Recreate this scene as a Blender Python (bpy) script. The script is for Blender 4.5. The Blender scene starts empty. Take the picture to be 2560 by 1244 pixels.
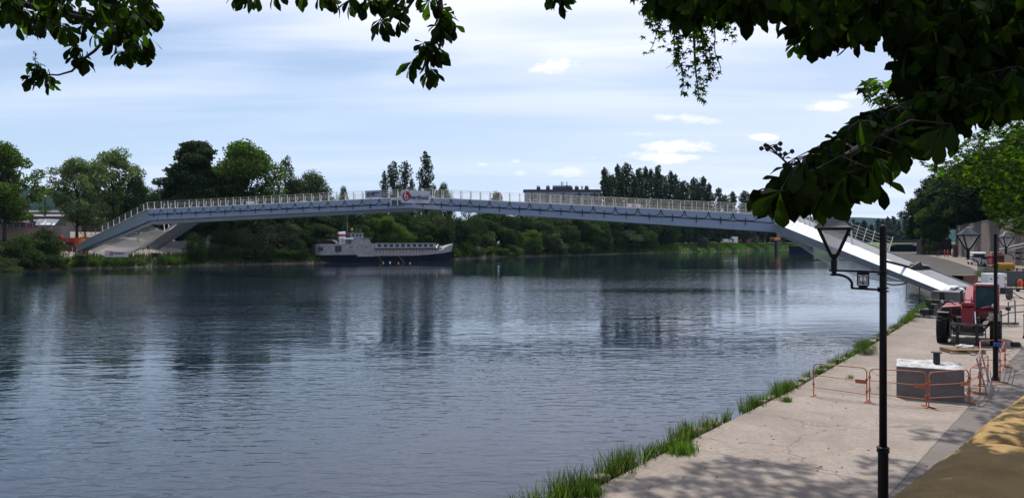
import bpy, math, random
import numpy as np
from mathutils import Vector, Matrix, Euler
C = bpy.context.scene.collection
S = bpy.context.scene
PI = math.pi
# ---------------------------------------------------------------- camera, sky, sun, exposure
cd = bpy.data.cameras.new('camera'); cam = bpy.data.objects.new('camera', cd); C.objects.link(cam)
cam.location = (0, 0, 4.0); cam.rotation_euler = (PI/2, 0, 0)
cd.sensor_width = 36; cd.lens = 36*1920/2560; cd.shift_y = -17/2560
cd.clip_start = 0.05; cd.clip_end = 20000
S.camera = cam
S.render.resolution_x, S.render.resolution_y = 1024, 497
SUN_EL, SUN_AZ = math.radians(61), math.radians(-4)      # azimuth clockwise from +Y
sl = bpy.data.lights.new('sun', 'SUN'); so = bpy.data.objects.new('sun', sl); C.objects.link(so)
sl.energy = 4.9; sl.angle = math.radians(0.55); sl.color = (1.0, 0.955, 0.89)
sd = Vector((math.sin(SUN_AZ)*math.cos(SUN_EL), math.cos(SUN_AZ)*math.cos(SUN_EL), math.sin(SUN_EL)))
so.rotation_euler = sd.to_track_quat('Z', 'Y').to_euler(); so.location = (0, 0, 60)
S.view_settings.view_transform = 'Standard'; S.view_settings.look = 'None'
S.view_settings.exposure = 0.0; S.view_settings.gamma = 1.0
S.cycles.max_bounces = 8; S.cycles.transparent_max_bounces = 24
S.cycles.caustics_reflective = False; S.cycles.caustics_refractive = False
try:
    S.cycles.use_denoising = True
except Exception: pass

W = bpy.data.worlds.new('World'); S.world = W; W.use_nodes = True
nt = W.node_tree; nt.nodes.clear()
def nn(t, typ, **kw):
    n = t.nodes.new(typ)
    for k, v in kw.items(): setattr(n, k, v)
    return n
def mth(t, op, a, b=None, clamp=False):
    n = t.nodes.new('ShaderNodeMath'); n.operation = op; n.use_clamp = clamp
    for i, v in enumerate((a, b)):
        if v is None: continue
        if isinstance(v, (int, float)): n.inputs[i].default_value = v
        else: t.links.new(v, n.inputs[i])
    return n.outputs[0]
def ramp(t, src, stops):
    n = t.nodes.new('ShaderNodeValToRGB'); e = n.color_ramp.elements
    while len(e) < len(stops): e.new(0.5)
    for i, (p, c) in enumerate(stops):
        e[i].position = p; e[i].color = (c, c, c, 1) if isinstance(c, (int, float)) else (*c, 1)
    t.links.new(src, n.inputs[0]); return n.outputs[0]
def mixc(t, f, a, b, mode='MIX'):
    n = t.nodes.new('ShaderNodeMix'); n.data_type = 'RGBA'; n.blend_type = mode
    if isinstance(f, (int, float)): n.inputs[0].default_value = f
    else: t.links.new(f, n.inputs[0])
    for i, v in ((6, a), (7, b)):
        if isinstance(v, tuple): n.inputs[i].default_value = (*v[:3], 1)
        else: t.links.new(v, n.inputs[i])
    return n.outputs[2]
sky = nn(nt, 'ShaderNodeTexSky', sky_type='NISHITA', sun_disc=False, sun_elevation=SUN_EL, sun_rotation=SUN_AZ, altitude=150, air_density=1.0, dust_density=0.6, ozone_density=2.0)
tc = nn(nt, 'ShaderNodeTexCoord'); sep = nn(nt, 'ShaderNodeSeparateXYZ'); nt.links.new(tc.outputs['Generated'], sep.inputs[0])
X_, Y_, Z_ = sep.outputs
# thin cirrus on a sheet overhead, and a handful of small cumulus low over the horizon (all in sky directions)
zz = mth(nt, 'MAXIMUM', Z_, 0.0)
inv = mth(nt, 'DIVIDE', 1.0, mth(nt, 'ADD', zz, 0.06))
cx = nn(nt, 'ShaderNodeCombineXYZ')
nt.links.new(mth(nt, 'MULTIPLY', X_, inv), cx.inputs[0]); nt.links.new(mth(nt, 'MULTIPLY', Y_, inv), cx.inputs[1])
def skynoise(sx, sy, rz, loc, sc, det, ro, dist):
    mp = nn(nt, 'ShaderNodeMapping'); mp.inputs['Scale'].default_value = (sx, sy, 1); mp.inputs['Rotation'].default_value = (0, 0, math.radians(rz)); mp.inputs['Location'].default_value = (*loc, 0)
    nt.links.new(cx.outputs[0], mp.inputs[0])
    n1 = nn(nt, 'ShaderNodeTexNoise'); n1.inputs['Scale'].default_value = sc; n1.inputs['Detail'].default_value = det; n1.inputs['Roughness'].default_value = ro; n1.inputs['Distortion'].default_value = dist
    nt.links.new(mp.outputs[0], n1.inputs[0]); return n1.outputs[0]
big = skynoise(0.30, 0.62, -10, (1.3, 2.2), 0.9, 3, 0.5, 0.4)
fin = skynoise(0.16, 0.75, -8, (3.1, 0.42), 1.9, 7, 0.55, 0.6)
cir = ramp(nt, mth(nt, 'ADD', mth(nt, 'MULTIPLY', big, 0.62), mth(nt, 'MULTIPLY', fin, 0.38)), [(0.42, 0.0), (0.60, 1.0)])
ysafe = mth(nt, 'MAXIMUM', Y_, 0.05); az = mth(nt, 'DIVIDE', X_, ysafe); el = mth(nt, 'DIVIDE', Z_, ysafe)
pv = nn(nt, 'ShaderNodeCombineXYZ'); nt.links.new(mth(nt, 'MULTIPLY', az, 1.0), pv.inputs[0]); nt.links.new(mth(nt, 'MULTIPLY', el, 2.2), pv.inputs[1])
n2 = nn(nt, 'ShaderNodeTexNoise'); n2.inputs['Scale'].default_value = 17; n2.inputs['Detail'].default_value = 7; n2.inputs['Roughness'].default_value = 0.62
nt.links.new(pv.outputs[0], n2.inputs[0])
nz = mth(nt, 'MULTIPLY', mth(nt, 'SUBTRACT', n2.outputs[0], 0.5), 6.0)
cum = None
for (px, py, wx, wy, k) in ((1730, 366, 125, 20, 1), (1640, 395, 150, 17, .8), (1725, 296, 100, 15, .7), (1908, 344, 40, 10, 1), (2050, 262, 75, 16, .8), (1375, 162, 70, 24, .9), (1405, 428, 75, 14, .5), (1300, 432, 22, 9, .5), (1205, 412, 16, 5, .5), (1615, 335, 45, 9, .5), (2140, 238, 60, 12, .6), (2170, 300, 60, 10, .6), (1290, 402, 14, 6, .4)):
    a_, e_, w1_, w2_ = (px-1280)/1920, (605-py)/1920, wx/1920, wy/1920
    dx = mth(nt, 'DIVIDE', mth(nt, 'SUBTRACT', az, a_), w1_); dy = mth(nt, 'DIVIDE', mth(nt, 'SUBTRACT', el, e_), w2_)
    d2 = mth(nt, 'ADD', mth(nt, 'MULTIPLY', dx, dx), mth(nt, 'MULTIPLY', dy, dy))
    v_ = mth(nt, 'MULTIPLY', mth(nt, 'MULTIPLY', mth(nt, 'ADD', mth(nt, 'SUBTRACT', 0.75, d2), nz), 1.1, clamp=True), k)
    cum = v_ if cum is None else mth(nt, 'MAXIMUM', cum, v_)
lat = mth(nt, 'ADD', mth(nt, 'MULTIPLY', az, 0.36), 0.02)      # veil thicker to the right, towards the sun
pr = ramp(nt, el, [(0.0, 0.55), (0.06, 0.50), (0.13, 0.22), (0.19, 0.5), (0.24, 1.0), (0.40, 0.75), (1.0, 0.5)])
veil = mth(nt, 'ADD', mth(nt, 'MULTIPLY', pr, mth(nt, 'ADD', mth(nt, 'MULTIPLY', cir, 1.0), -0.02)), mth(nt, 'ADD', lat, 0.12), clamp=True)
c = mixc(nt, ramp(nt, Z_, [(0.0, 0.8), (0.16, 0.35), (0.4, 0.0)]), mixc(nt, 1.0, sky.outputs[0], (1.0, 0.96, 0.92), 'MULTIPLY'), (4.7, 6.1, 8.9))
c = mixc(nt, veil, c, (8.1, 8.5, 10.2))
c = mixc(nt, mth(nt, 'MULTIPLY', cum, 0.8), c, (9.9, 9.7, 10.5))
bg = nn(nt, 'ShaderNodeBackground'); bg.inputs['Strength'].default_value = 0.122
nt.links.new(c, bg.inputs[0]); wo = nn(nt, 'ShaderNodeOutputWorld'); nt.links.new(bg.outputs[0], wo.inputs[0])

# ---------------------------------------------------------------- helpers
HOR, F, EYE = 605.0, 1920.0, 4.0
def P(px, py, D): return Vector(((px-1280)/F*D, D, EYE-(py-HOR)/F*D))
def G(px, py, z=0.0):
    D = (EYE-z)*F/(py-HOR); return Vector(((px-1280)/F*D, D, z))
def X(px, D): return (px-1280)/F*D

def mat(name, col, rough=0.75, var=0.15, scale=6.0, metal=0.0, col2=None, bump=0.0, bscale=40.0, transl=0.0, island=0.0, spec=0.5, coat=0.0, detail=6, tint=(1.5, 2.3, 0.5)):
    m = bpy.data.materials.new(name); m.use_nodes = True; t = m.node_tree; b = t.nodes['Principled BSDF']
    b.inputs['Roughness'].default_value = rough; b.inputs['Metallic'].default_value = metal
    b.inputs['Specular IOR Level'].default_value = spec; b.inputs['Coat Weight'].default_value = coat
    c2_ = col2 or tuple(max(0, x*(1-2*var)) for x in col)
    if island > 0:
        g = nn(t, 'ShaderNodeNewGeometry'); src = g.outputs['Random Per Island']
        cc = mixc(t, src, tuple(x*(1-island) for x in c2_), tuple(x*(1+island*0.6) for x in col))
    else:
        tcx = nn(t, 'ShaderNodeTexCoord'); n = nn(t, 'ShaderNodeTexNoise'); n.inputs['Scale'].default_value = scale; n.inputs['Detail'].default_value = detail; n.inputs['Roughness'].default_value = 0.65
        t.links.new(tcx.outputs['Object'], n.inputs[0])
        cc = mixc(t, ramp(t, n.outputs[0], [(0.3, 0.0), (0.7, 1.0)]), c2_, col)
    t.links.new(cc, b.inputs['Base Color'])
    if bump > 0:
        tcx = nn(t, 'ShaderNodeTexCoord'); n = nn(t, 'ShaderNodeTexNoise'); n.inputs['Scale'].default_value = bscale; n.inputs['Detail'].default_value = 5
        t.links.new(tcx.outputs['Object'], n.inputs[0]); bp = nn(t, 'ShaderNodeBump'); bp.inputs['Strength'].default_value = bump; bp.inputs['Distance'].default_value = 0.02
        t.links.new(n.outputs[0], bp.inputs['Height']); t.links.new(bp.outputs[0], b.inputs['Normal'])
    if transl > 0:
        tr = nn(t, 'ShaderNodeBsdfTranslucent'); mx = nn(t, 'ShaderNodeMixShader'); mx.inputs[0].default_value = transl
        t.links.new(mixc(t, 1.0, cc, tint, 'MULTIPLY'), tr.inputs[0])
        t.links.new(b.outputs[0], mx.inputs[1]); t.links.new(tr.outputs[0], mx.inputs[2])
        t.links.new(mx.outputs[0], t.nodes['Material Output'].inputs[0])
    return m

def newmesh(name, V, Fc, smooth=False):
    me = bpy.data.meshes.new(name); me.from_pydata([tuple(v) for v in V], [], Fc); me.update()
    if smooth: me.polygons.foreach_set('use_smooth', [True]*len(me.polygons))
    return me
def npmesh(name, V, Q):
    """V (n,3), Q (m,4) numpy -> mesh of quads"""
    me = bpy.data.meshes.new(name); m, k = Q.shape
    me.vertices.add(len(V)); me.vertices.foreach_set('co', V.astype(np.float32).ravel())
    me.loops.add(m*k); me.loops.foreach_set('vertex_index', Q.astype(np.int32).ravel())
    me.polygons.add(m); me.polygons.foreach_set('loop_start', np.arange(0, m*k, k, dtype=np.int32))
    me.update(calc_edges=True); me.validate(); return me
def tag(o, label=None, cat=None, group=None, kind=None):
    if label: o['label'] = label
    if cat: o['category'] = cat; kind = kind or 'thing'
    if group: o['group'] = group
    if kind: o['kind'] = kind
    return o
def link(name, me, m=None, parent=None):
    o = bpy.data.objects.new(name, me); C.objects.link(o)
    if m is not None and len(me.materials) == 0: me.materials.append(m)
    if parent is not None: o.parent = parent
    return o
def empty(name, loc, rz=0.0, label=None, cat=None, group=None, kind=None):
    o = bpy.data.objects.new(name, None); C.objects.link(o); o.location = loc; o.rotation_euler = (0, 0, rz)
    o.empty_display_size = 0.2
    return tag(o, label, cat, group, kind)
class MB:
    def __init__(s): s.V = []; s.F = []
    def add(s, V, F_):
        n = len(s.V); s.V += [Vector(v) for v in V]; s.F += [tuple(i+n for i in f) for f in F_]; return s
    def box(s, c, d, rot=None):
        c = Vector(c); x, y, z = d[0]/2, d[1]/2, d[2]/2
        V = [Vector((i*x, j*y, k*z)) for k in (-1, 1) for j in (-1, 1) for i in (-1, 1)]
        if rot is not None:
            R_ = Euler(rot).to_matrix() if not isinstance(rot, Matrix) else rot
            V = [R_ @ v for v in V]
        return s.add([c+v for v in V], [(0, 2, 3, 1), (4, 5, 7, 6), (0, 1, 5, 4), (2, 6, 7, 3), (0, 4, 6, 2), (1, 3, 7, 5)])
    def bar(s, a, b, w, h=None, up=(0, 0, 1)):
        a, b = Vector(a), Vector(b); h = h or w; d = (b-a).normalized(); u = Vector(up)
        if abs(d.dot(u)) > 0.98: u = Vector((1, 0, 0))
        r = d.cross(u).normalized()*(w/2); u = r.cross(d).normalized()*(h/2)
        V = [p+i*r+j*u for p in (a, b) for (i, j) in ((-1, -1), (1, -1), (1, 1), (-1, 1))]
        return s.add(V, [(0, 1, 2, 3), (7, 6, 5, 4), (0, 4, 5, 1), (1, 5, 6, 2), (2, 6, 7, 3), (3, 7, 4, 0)])
    def tube(s, pts, r, n=6, cap=True):
        pts = [Vector(p) for p in pts]; rs = r if isinstance(r, (list, tuple)) else [r]*len(pts)
        V = []; ref = Vector((0, 0, 1)); pu = None
        for i, p in enumerate(pts):
            d = (pts[min(i+1, len(pts)-1)]-pts[max(i-1, 0)]).normalized()
            if pu is None:
                u = ref if abs(d.dot(ref)) < 0.95 else Vector((1, 0, 0))
                a = d.cross(u).normalized()
            else: a = (pu - d*pu.dot(d)).normalized()
            pu = a; b = d.cross(a)
            V += [p+rs[i]*(math.cos(2*PI*k/n)*a+math.sin(2*PI*k/n)*b) for k in range(n)]
        Fc = [(i*n+k, i*n+(k+1) % n, (i+1)*n+(k+1) % n, (i+1)*n+k) for i in range(len(pts)-1) for k in range(n)]
        if cap: Fc += [tuple(range(n))[::-1], tuple(range((len(pts)-1)*n, len(pts)*n))]
        return s.add(V, Fc)
    def lathe(s, prof, n=16, c=(0, 0, 0), axis='Z', rot0=0.0):
        c = Vector(c); V = []
        for (r, z) in prof:
            for k in range(n):
                a = 2*PI*k/n+rot0; v = (r*math.cos(a), r*math.sin(a), z)
                if axis == 'X': v = (v[2], v[0], v[1])
                if axis == 'Y': v = (v[0], v[2], v[1])
                V.append(c+Vector(v))
        m = len(prof)
        Fc = [(i*n+k, i*n+(k+1) % n, (i+1)*n+(k+1) % n, (i+1)*n+k) for i in range(m-1) for k in range(n)]
        Fc += [tuple(range(n))[::-1], tuple(range((m-1)*n, m*n))]
        return s.add(V, Fc)
    def prism(s, poly, z0, z1, mtx=None):
        n = len(poly); V = [Vector((x, y, z0)) for x, y in poly]+[Vector((x, y, z1)) for x, y in poly]
        if mtx is not None: V = [mtx @ v for v in V]
        return s.add(V, [tuple(range(n))[::-1], tuple(range(n, 2*n))]+[(i, (i+1) % n, n+(i+1) % n, n+i) for i in range(n)])
    def loft(s, secs, closed=True, caps=True):
        n = len(secs[0]); V = [v for q in secs for v in q]; m = len(secs)
        r = range(n) if closed else range(n-1)
        Fc = [(i*n+k, i*n+(k+1) % n, (i+1)*n+(k+1) % n, (i+1)*n+k) for i in range(m-1) for k in r]
        if caps: Fc += [tuple(range(n))[::-1], tuple(range((m-1)*n, m*n))]
        return s.add(V, Fc)
    def quad(s, a, b, c, d): return s.add([a, b, c, d], [(0, 1, 2, 3)])
    def build(s, name, m, parent=None, smooth=False, bevel=0.0, world=False):
        off = Vector((0, 0, 0))
        if world and parent is not None:
            q = parent
            while q is not None: off += q.location; q = q.parent
        o = link(name, newmesh(name, [v-off for v in s.V], s.F, smooth), m, parent)
        if bevel > 0:
            b = o.modifiers.new('bevel', 'BEVEL'); b.width = bevel; b.segments = 2; b.limit_method = 'ANGLE'
        return o
def kids(o): return [c for c in C.objects if c.parent == o]
def copytree(o, parent=None, tree=None):
    c = o.copy(); C.objects.link(c); c.parent = parent
    for ch in o.children: copytree(ch, c)
    return c
ORD = ['first', 'second', 'third', 'fourth', 'fifth', 'sixth', 'seventh', 'eighth', 'ninth', 'tenth', 'eleventh', 'twelfth', 'thirteenth', 'fourteenth', 'fifteenth', 'sixteenth', 'seventeenth', 'eighteenth', 'nineteenth', 'twentieth', 'twenty first', 'twenty second', 'twenty third', 'twenty fourth', 'twenty fifth', 'twenty sixth', 'twenty seventh', 'twenty eighth', 'twenty ninth', 'thirtieth', 'thirty first', 'thirty second', 'thirty third', 'thirty fourth', 'thirty fifth', 'thirty sixth']
def text(name, body, size, m, parent, loc, rot, offset=0.0, extrude=0.004, align='LEFT', sx=1.0):
    cu = bpy.data.curves.new(name, 'FONT'); cu.body = body; cu.size = size; cu.extrude = extrude; cu.offset = offset
    cu.align_x = align; cu.align_y = 'CENTER'; cu.materials.append(m)
    tmp = bpy.data.objects.new('tmp', cu); C.objects.link(tmp); bpy.context.view_layer.update()
    me = bpy.data.meshes.new_from_object(tmp.evaluated_get(bpy.context.evaluated_depsgraph_get())); bpy.data.objects.remove(tmp)
    o = bpy.data.objects.new(name, me); C.objects.link(o); o.parent = parent; o.location = loc; o.rotation_euler = rot; o.scale = (sx, 1, 1)
    return o

# ---------------------------------------------------------------- materials
M = {}
M['steel_white'] = mat('white_painted_steel', (0.62, 0.65, 0.68), 0.45, 0.05, 0.6)
M['steel_blue'] = mat('pale_bluegrey_steel', (0.33, 0.385, 0.48), 0.5, 0.06, 0.25, bump=0.02, bscale=3)
M['post_white'] = mat('post_white', (0.72, 0.72, 0.68), 0.5, 0.05)
M['wire'] = mat('wire_galvanised', (0.42, 0.40, 0.34), 0.5, 0.1, metal=0.3)
M['walk'] = mat('walkway_grey', (0.13, 0.135, 0.145), 0.85, 0.12, 1.5)
M['black'] = mat('black_rubber', (0.012, 0.012, 0.014), 0.6, 0.1)
M['lampiron'] = mat('lamp_iron', (0.010, 0.008, 0.011), 0.5, 0.25, 30, bump=0.15, bscale=90, spec=0.25)
M['lamproof'] = mat('lamp_roof', (0.10, 0.105, 0.11), 0.5, 0.2, 9, col2=(0.07, 0.075, 0.07))
M['glass_milk'] = mat('milky_pane', (0.80, 0.80, 0.82), 0.35, 0.08, 9, col2=(0.66, 0.66, 0.66), transl=0.72, tint=(1, 1, 1))
pt_ = M['glass_milk'].node_tree; mo = pt_.nodes['Material Output']; so_ = mo.inputs[0].links[0].from_socket; mx_ = nn(pt_, 'ShaderNodeMixShader'); tr_n = nn(pt_, 'ShaderNodeBsdfTransparent')
mx_.inputs[0].default_value = 0.4; pt_.links.new(so_, mx_.inputs[1]); pt_.links.new(tr_n.outputs[0], mx_.inputs[2]); pt_.links.new(mx_.outputs[0], mo.inputs[0])
M['orange'] = mat('orange_paint', (0.55, 0.13, 0.045), 0.55, 0.2, 8, col2=(0.32, 0.12, 0.07))
M['galv'] = mat('galvanised', (0.36, 0.37, 0.39), 0.45, 0.2, 20, metal=0.5)
M['concrete_block'] = mat('cast_concrete', (0.19, 0.18, 0.17), 0.9, 0.16, 2.5, bump=0.5, bscale=14)
M['concrete_lt'] = mat('pale_concrete', (0.42, 0.40, 0.37), 0.9, 0.15, 3, bump=0.4, bscale=12)
M['red'] = mat('red_paint', (0.30, 0.016, 0.022), 0.42, 0.12, 2, coat=0.3)
M['red2'] = mat('bright_red_paint', (0.38, 0.03, 0.02), 0.5, 0.12, 2)
M['tyre'] = mat('tyre', (0.012, 0.011, 0.012), 0.85, 0.2, 12, bump=0.4)
M['darkmetal'] = mat('dark_metal', (0.035, 0.033, 0.03), 0.6, 0.3, 10, metal=0.2)
M['greymetal'] = mat('grey_metal', (0.16, 0.16, 0.165), 0.5, 0.25, 8, metal=0.4)
M['winglass'] = mat('window_glass', (0.045, 0.085, 0.09), 0.08, 0.3, 3)
M['wood'] = mat('pallet_wood', (0.33, 0.22, 0.12), 0.85, 0.25, 14)
M['rope'] = mat('white_hose', (0.75, 0.74, 0.72), 0.6, 0.05)
M['ochre'] = mat('ochre_stone', (0.42, 0.27, 0.095), 0.95, 0.14, 5.0, col2=(0.26, 0.16, 0.055), bump=0.6, bscale=70, detail=12)
M['rampart'] = mat('rampart_stone', (0.17, 0.12, 0.10), 0.92, 0.25, 1.1, col2=(0.09, 0.065, 0.055), bump=0.6, bscale=5)
M['rampart_dark'] = mat('dark_wall_stone', (0.11, 0.09, 0.075), 0.92, 0.25, 1.1)
M['milk_lens'] = mat('lens_glass', (0.6, 0.6, 0.6), 0.2)
M['bark'] = mat('bark', (0.035, 0.026, 0.021), 0.95, 0.3, 9, bump=0.8, bscale=12)
M['paintwhite'] = mat('white_paint', (0.72, 0.73, 0.74), 0.5, 0.06)
M['boatwhite'] = mat('weathered_white', (0.26, 0.28, 0.31), 0.6, 0.1, 1.2, col2=(0.17, 0.155, 0.15))
M['boatdark'] = mat('hull_dark', (0.010, 0.013, 0.026), 0.8, 0.3, 0.8, spec=0.08)
M['rust'] = mat('rusty_steel', (0.13, 0.06, 0.045), 0.85, 0.3, 3)
M['yellow'] = mat('yellow_paint', (0.55, 0.33, 0.04), 0.5, 0.15)
M['orange2'] = mat('site_orange', (0.60, 0.22, 0.03), 0.5, 0.15)
M['hivis'] = mat('hivis_orange', (0.75, 0.10, 0.02), 0.8, 0.1)
M['net'] = mat('net_cord', (0.62, 0.60, 0.56), 0.8, 0.1)
M['banner'] = mat('banner_white', (0.66, 0.67, 0.70), 0.75, 0.05, 1.5)
M['bannergrey'] = mat('banner_bluegrey', (0.36, 0.42, 0.52), 0.75, 0.05, 1.5)
M['ink'] = mat('ink_dark', (0.02, 0.022, 0.04), 0.7, 0.1)
M['logored'] = mat('logo_red', (0.50, 0.02, 0.04), 0.7, 0.1)
M['purple'] = mat('purple_paint', (0.12, 0.02, 0.10), 0.5, 0.1)
# ================================================================ SETTING
DU = Vector((0.62, 0.785, 0)).normalized(); DV = Vector((DU.y, -DU.x, 0)); O0 = Vector((1.53, 13.4, 0))
EDGE = [(-60, -64), (-25, -20), (1.15, 12.2), (2.0, 13.4), (7.9, 21.2), (14.1, 30), (24.3, 45), (32, 57), (42, 70), (53, 83), (60, 95), (67, 111), (74, 124), (98.7, 174), (122.8, 226), (190, 366), (230, 450)]
WZ = -1.2
# far bank waterline as (px, distance)
WL = [(-2200, 60), (-900, 95), (-300, 120), (0, 133), (190, 149), (450, 166), (780, 190), (1120, 226), (1250, 268), (1460, 312), (1620, 370), (1760, 410), (1900, 470), (2010, 525), (2120, 580), (2300, 640), (2800, 700)]
def wld(px): return float(np.interp(px, [a for a, b in WL], [b for a, b in WL]))
def bankz(px, d):
    if px < 700: zs = [(-30, -6), (-2, -2.2), (0, -1.25), (3, 0.4), (8, 2.0), (14, 2.7), (28, 4.4), (48, 6.6), (90, 7.2), (400, 8)]
    elif px < 1470: zs = [(-30, -6), (-2, -2.2), (0, -1.25), (3, 0.4), (10, 2.2), (30, 3.4), (90, 3.6), (400, 4)]
    else: zs = [(-30, -6), (-2, -2.2), (0, -1.25), (4, 0.2), (14, 1.8), (28, 3.5), (48, 3.75), (90, 3.8), (400, 3.9)]
    return float(np.interp(d, [a for a, b in zs], [b for a, b in zs]))
def bank(px, d):
    """a point on the far bank d metres behind the waterline, seen in direction px"""
    D = wld(px)+d
    return Vector((X(px, D), D, bz(px, d)))
def bz(px, d):
    w = 90.0; k = 0
    for q in (-1, -0.5, 0, 0.5, 1): k += bankz(px+q*w, d)
    return k/5
def ground_mat(name, base, base2, grass, thr=(0.45, 0.6), sc=0.15, bump=0.5):
    m = mat(name, base, 0.95, 0.1, 2.0, col2=base2, bump=bump, bscale=3); t = m.node_tree; b = t.nodes['Principled BSDF']
    src = b.inputs['Base Color'].links[0].from_socket
    tcx = nn(t, 'ShaderNodeTexCoord'); n = nn(t, 'ShaderNodeTexNoise'); n.inputs['Scale'].default_value = sc; n.inputs['Detail'].default_value = 8
    t.links.new(tcx.outputs['Object'], n.inputs[0])
    t.links.new(mixc(t, ramp(t, n.outputs[0], [(thr[0], 0.0), (thr[1], 1.0)]), src, grass), b.inputs['Base Color'])
    return m
gm_soil = ground_mat('soil_grass', (0.075, 0.06, 0.042), (0.04, 0.032, 0.024), (0.045, 0.06, 0.02))
gm_site = mat('site_earth', (0.23, 0.195, 0.165), 0.95, 0.2, 0.5, col2=(0.13, 0.11, 0.09), bump=0.6, bscale=3)
gm_grass = mat('mown_grass', (0.075, 0.13, 0.02), 0.95, 0.25, 0.35, col2=(0.05, 0.09, 0.018), bump=1.0, bscale=6)
gm_far = mat('far_fields', (0.035, 0.055, 0.022), 0.95, 0.3, 0.01, spec=0.0)
# far bank terrain (one sheet, rows fanning away behind the waterline)
pxs = [-2200, -1600, -1200, -900, -700, -500, -300, -150]+list(range(0, 2110, 35))+[2160, 2300, 2500, 2800]
ds = [-30, -8, -2, 0, 1.5, 3, 5.5, 8, 11, 14, 20, 28, 38, 48, 65, 90, 150, 260, 400]
V = []; Fq = []; mi = []
rng = random.Random(5)
for px in pxs:
    for d in ds:
        D = wld(px)+d+(rng.uniform(-.5, .5) if -3 < d < 30 else 0)
        V.append((X(px, D), D, bz(px, d)+(rng.uniform(-.15, .15) if 1 < d < 60 else 0)))
nd = len(ds)
for i in range(len(pxs)-1):
    for j in range(nd-1):
        Fq.append((i*nd+j, (i+1)*nd+j, (i+1)*nd+j+1, i*nd+j+1))
        a = pxs[i]
        mi.append(1 if (a >= 1450 and 3 <= ds[j] < 60) else (2 if (130 <= a < 455 and 5 <= ds[j] < 60) else 0))
me = newmesh('far_bank', V, Fq); me.materials.append(gm_soil); me.materials.append(gm_grass); me.materials.append(gm_site)
me.polygons.foreach_set('material_index', mi)
tag(link('far_bank', me), 'earth and grass far bank of the river behind the footbridge', None, None, 'structure')
# plain to the horizon
b = MB(); b.quad((-9000, -300, -3.2), (9000, -300, -3.2), (9000, 14000, -3.2), (-9000, 14000, -3.2)); tag(b.build('ground', gm_far), kind='structure')
b = MB(); b.loft([[Vector((X(q, 1300), 600 if q < 1900 else 700, 2.5 if q < 1900 else 2.4)), Vector((X(q, 9000), 9000, 4))] for q in (-2200, -400, 600, 1500, 2300, 2800, 4500)], closed=False, caps=False)
tag(b.build('far_plain', gm_far), kind='structure')

# water
wm = bpy.data.materials.new('river_water'); wm.use_nodes = True; t = wm.node_tree; pb = t.nodes['Principled BSDF']
pb.inputs['Base Color'].default_value = (0.010, 0.018, 0.030, 1); pb.inputs['Roughness'].default_value = 0.03; pb.inputs['IOR'].default_value = 1.38
tcw = nn(t, 'ShaderNodeTexCoord')
def wn(scale, sx, sy, rz, detail=2, rough=0.5, dist=0.0):
    mp = nn(t, 'ShaderNodeMapping'); mp.inputs['Scale'].default_value = (sx, sy, 1); mp.inputs['Rotation'].default_value = (0, 0, math.radians(rz))
    t.links.new(tcw.outputs['Object'], mp.inputs[0])
    n = nn(t, 'ShaderNodeTexNoise'); n.inputs['Scale'].default_value = scale; n.inputs['Detail'].default_value = detail; n.inputs['Roughness'].default_value = rough; n.inputs['Distortion'].default_value = dist
    t.links.new(mp.outputs[0], n.inputs[0]); return n.outputs[0]
w1 = wn(1.0, 1.15, 3.0, 8, 2.0, 0.5, 0.6)       # ripples of half a metre
w2 = wn(1.0, 0.30, 0.75, -20, 2.0, 0.5, 0.3)     # long low swell
w3 = wn(1.0, 1.7, 4.4, 18, 1.0, 0.4)             # fine wavelets
cal = wn(1.0, 0.012, 0.035, 6, 3.0, 0.55)        # calm and ruffled patches
dd = nn(t, 'ShaderNodeVectorMath', operation='LENGTH'); t.links.new(tcw.outputs['Object'], dd.inputs[0])
far = ramp(t, mth(t, 'DIVIDE', dd.outputs['Value'], 400), [(0.03, 0.30), (0.055, 0.55), (0.10, 0.95), (0.20, 0.68), (0.32, 0.5), (0.45, 0.2)])
ruf = ramp(t, cal, [(0.40, 0.16), (0.60, 1.0)])
h = mth(t, 'ADD', mth(t, 'MULTIPLY', w1, mth(t, 'MULTIPLY', ruf, 0.062)), mth(t, 'ADD', mth(t, 'MULTIPLY', w2, 0.042), mth(t, 'MULTIPLY', w3, mth(t, 'MULTIPLY', ruf, 0.010))))
bp = nn(t, 'ShaderNodeBump'); bp.inputs['Distance'].default_value = 1.0; bp.inputs['Strength'].default_value = 0.75
t.links.new(mth(t, 'MULTIPLY', h, far), bp.inputs['Height']); t.links.new(bp.outputs[0], pb.inputs['Normal'])
b = MB(); b.quad((-700, -300, WZ), (700, -300, WZ), (700, 690, WZ), (-700, 690, WZ)); tag(b.build('water', wm), kind='structure')

# quay pavement: concrete slabs with joints, then worn asphalt beyond the seam
qm = bpy.data.materials.new('quay_paving'); qm.use_nodes = True; t = qm.node_tree; pb = t.nodes['Principled BSDF']; pb.inputs['Roughness'].default_value = 0.9
geo = nn(t, 'ShaderNodeNewGeometry')
def dotp(v, off):
    n = nn(t, 'ShaderNodeVectorMath', operation='DOT_PRODUCT'); t.links.new(geo.outputs['Position'], n.inputs[0]); n.inputs[1].default_value = tuple(v); return mth(t, 'SUBTRACT', n.outputs['Value'], off)
def noise(sc, det=6, ro=0.6, dist=0.0):
    n = nn(t, 'ShaderNodeTexNoise'); n.inputs['Scale'].default_value = sc; n.inputs['Detail'].default_value = det; n.inputs['Roughness'].default_value = ro; n.inputs['Distortion'].default_value = dist
    t.links.new(geo.outputs['Position'], n.inputs[0]); return n.outputs[0]
u = dotp(DU, O0.dot(DU)); v = dotp(DV, O0.dot(DV))
wob = mth(t, 'MULTIPLY', mth(t, 'SUBTRACT', noise(1.7, 3), 0.5), 0.03)
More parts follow.
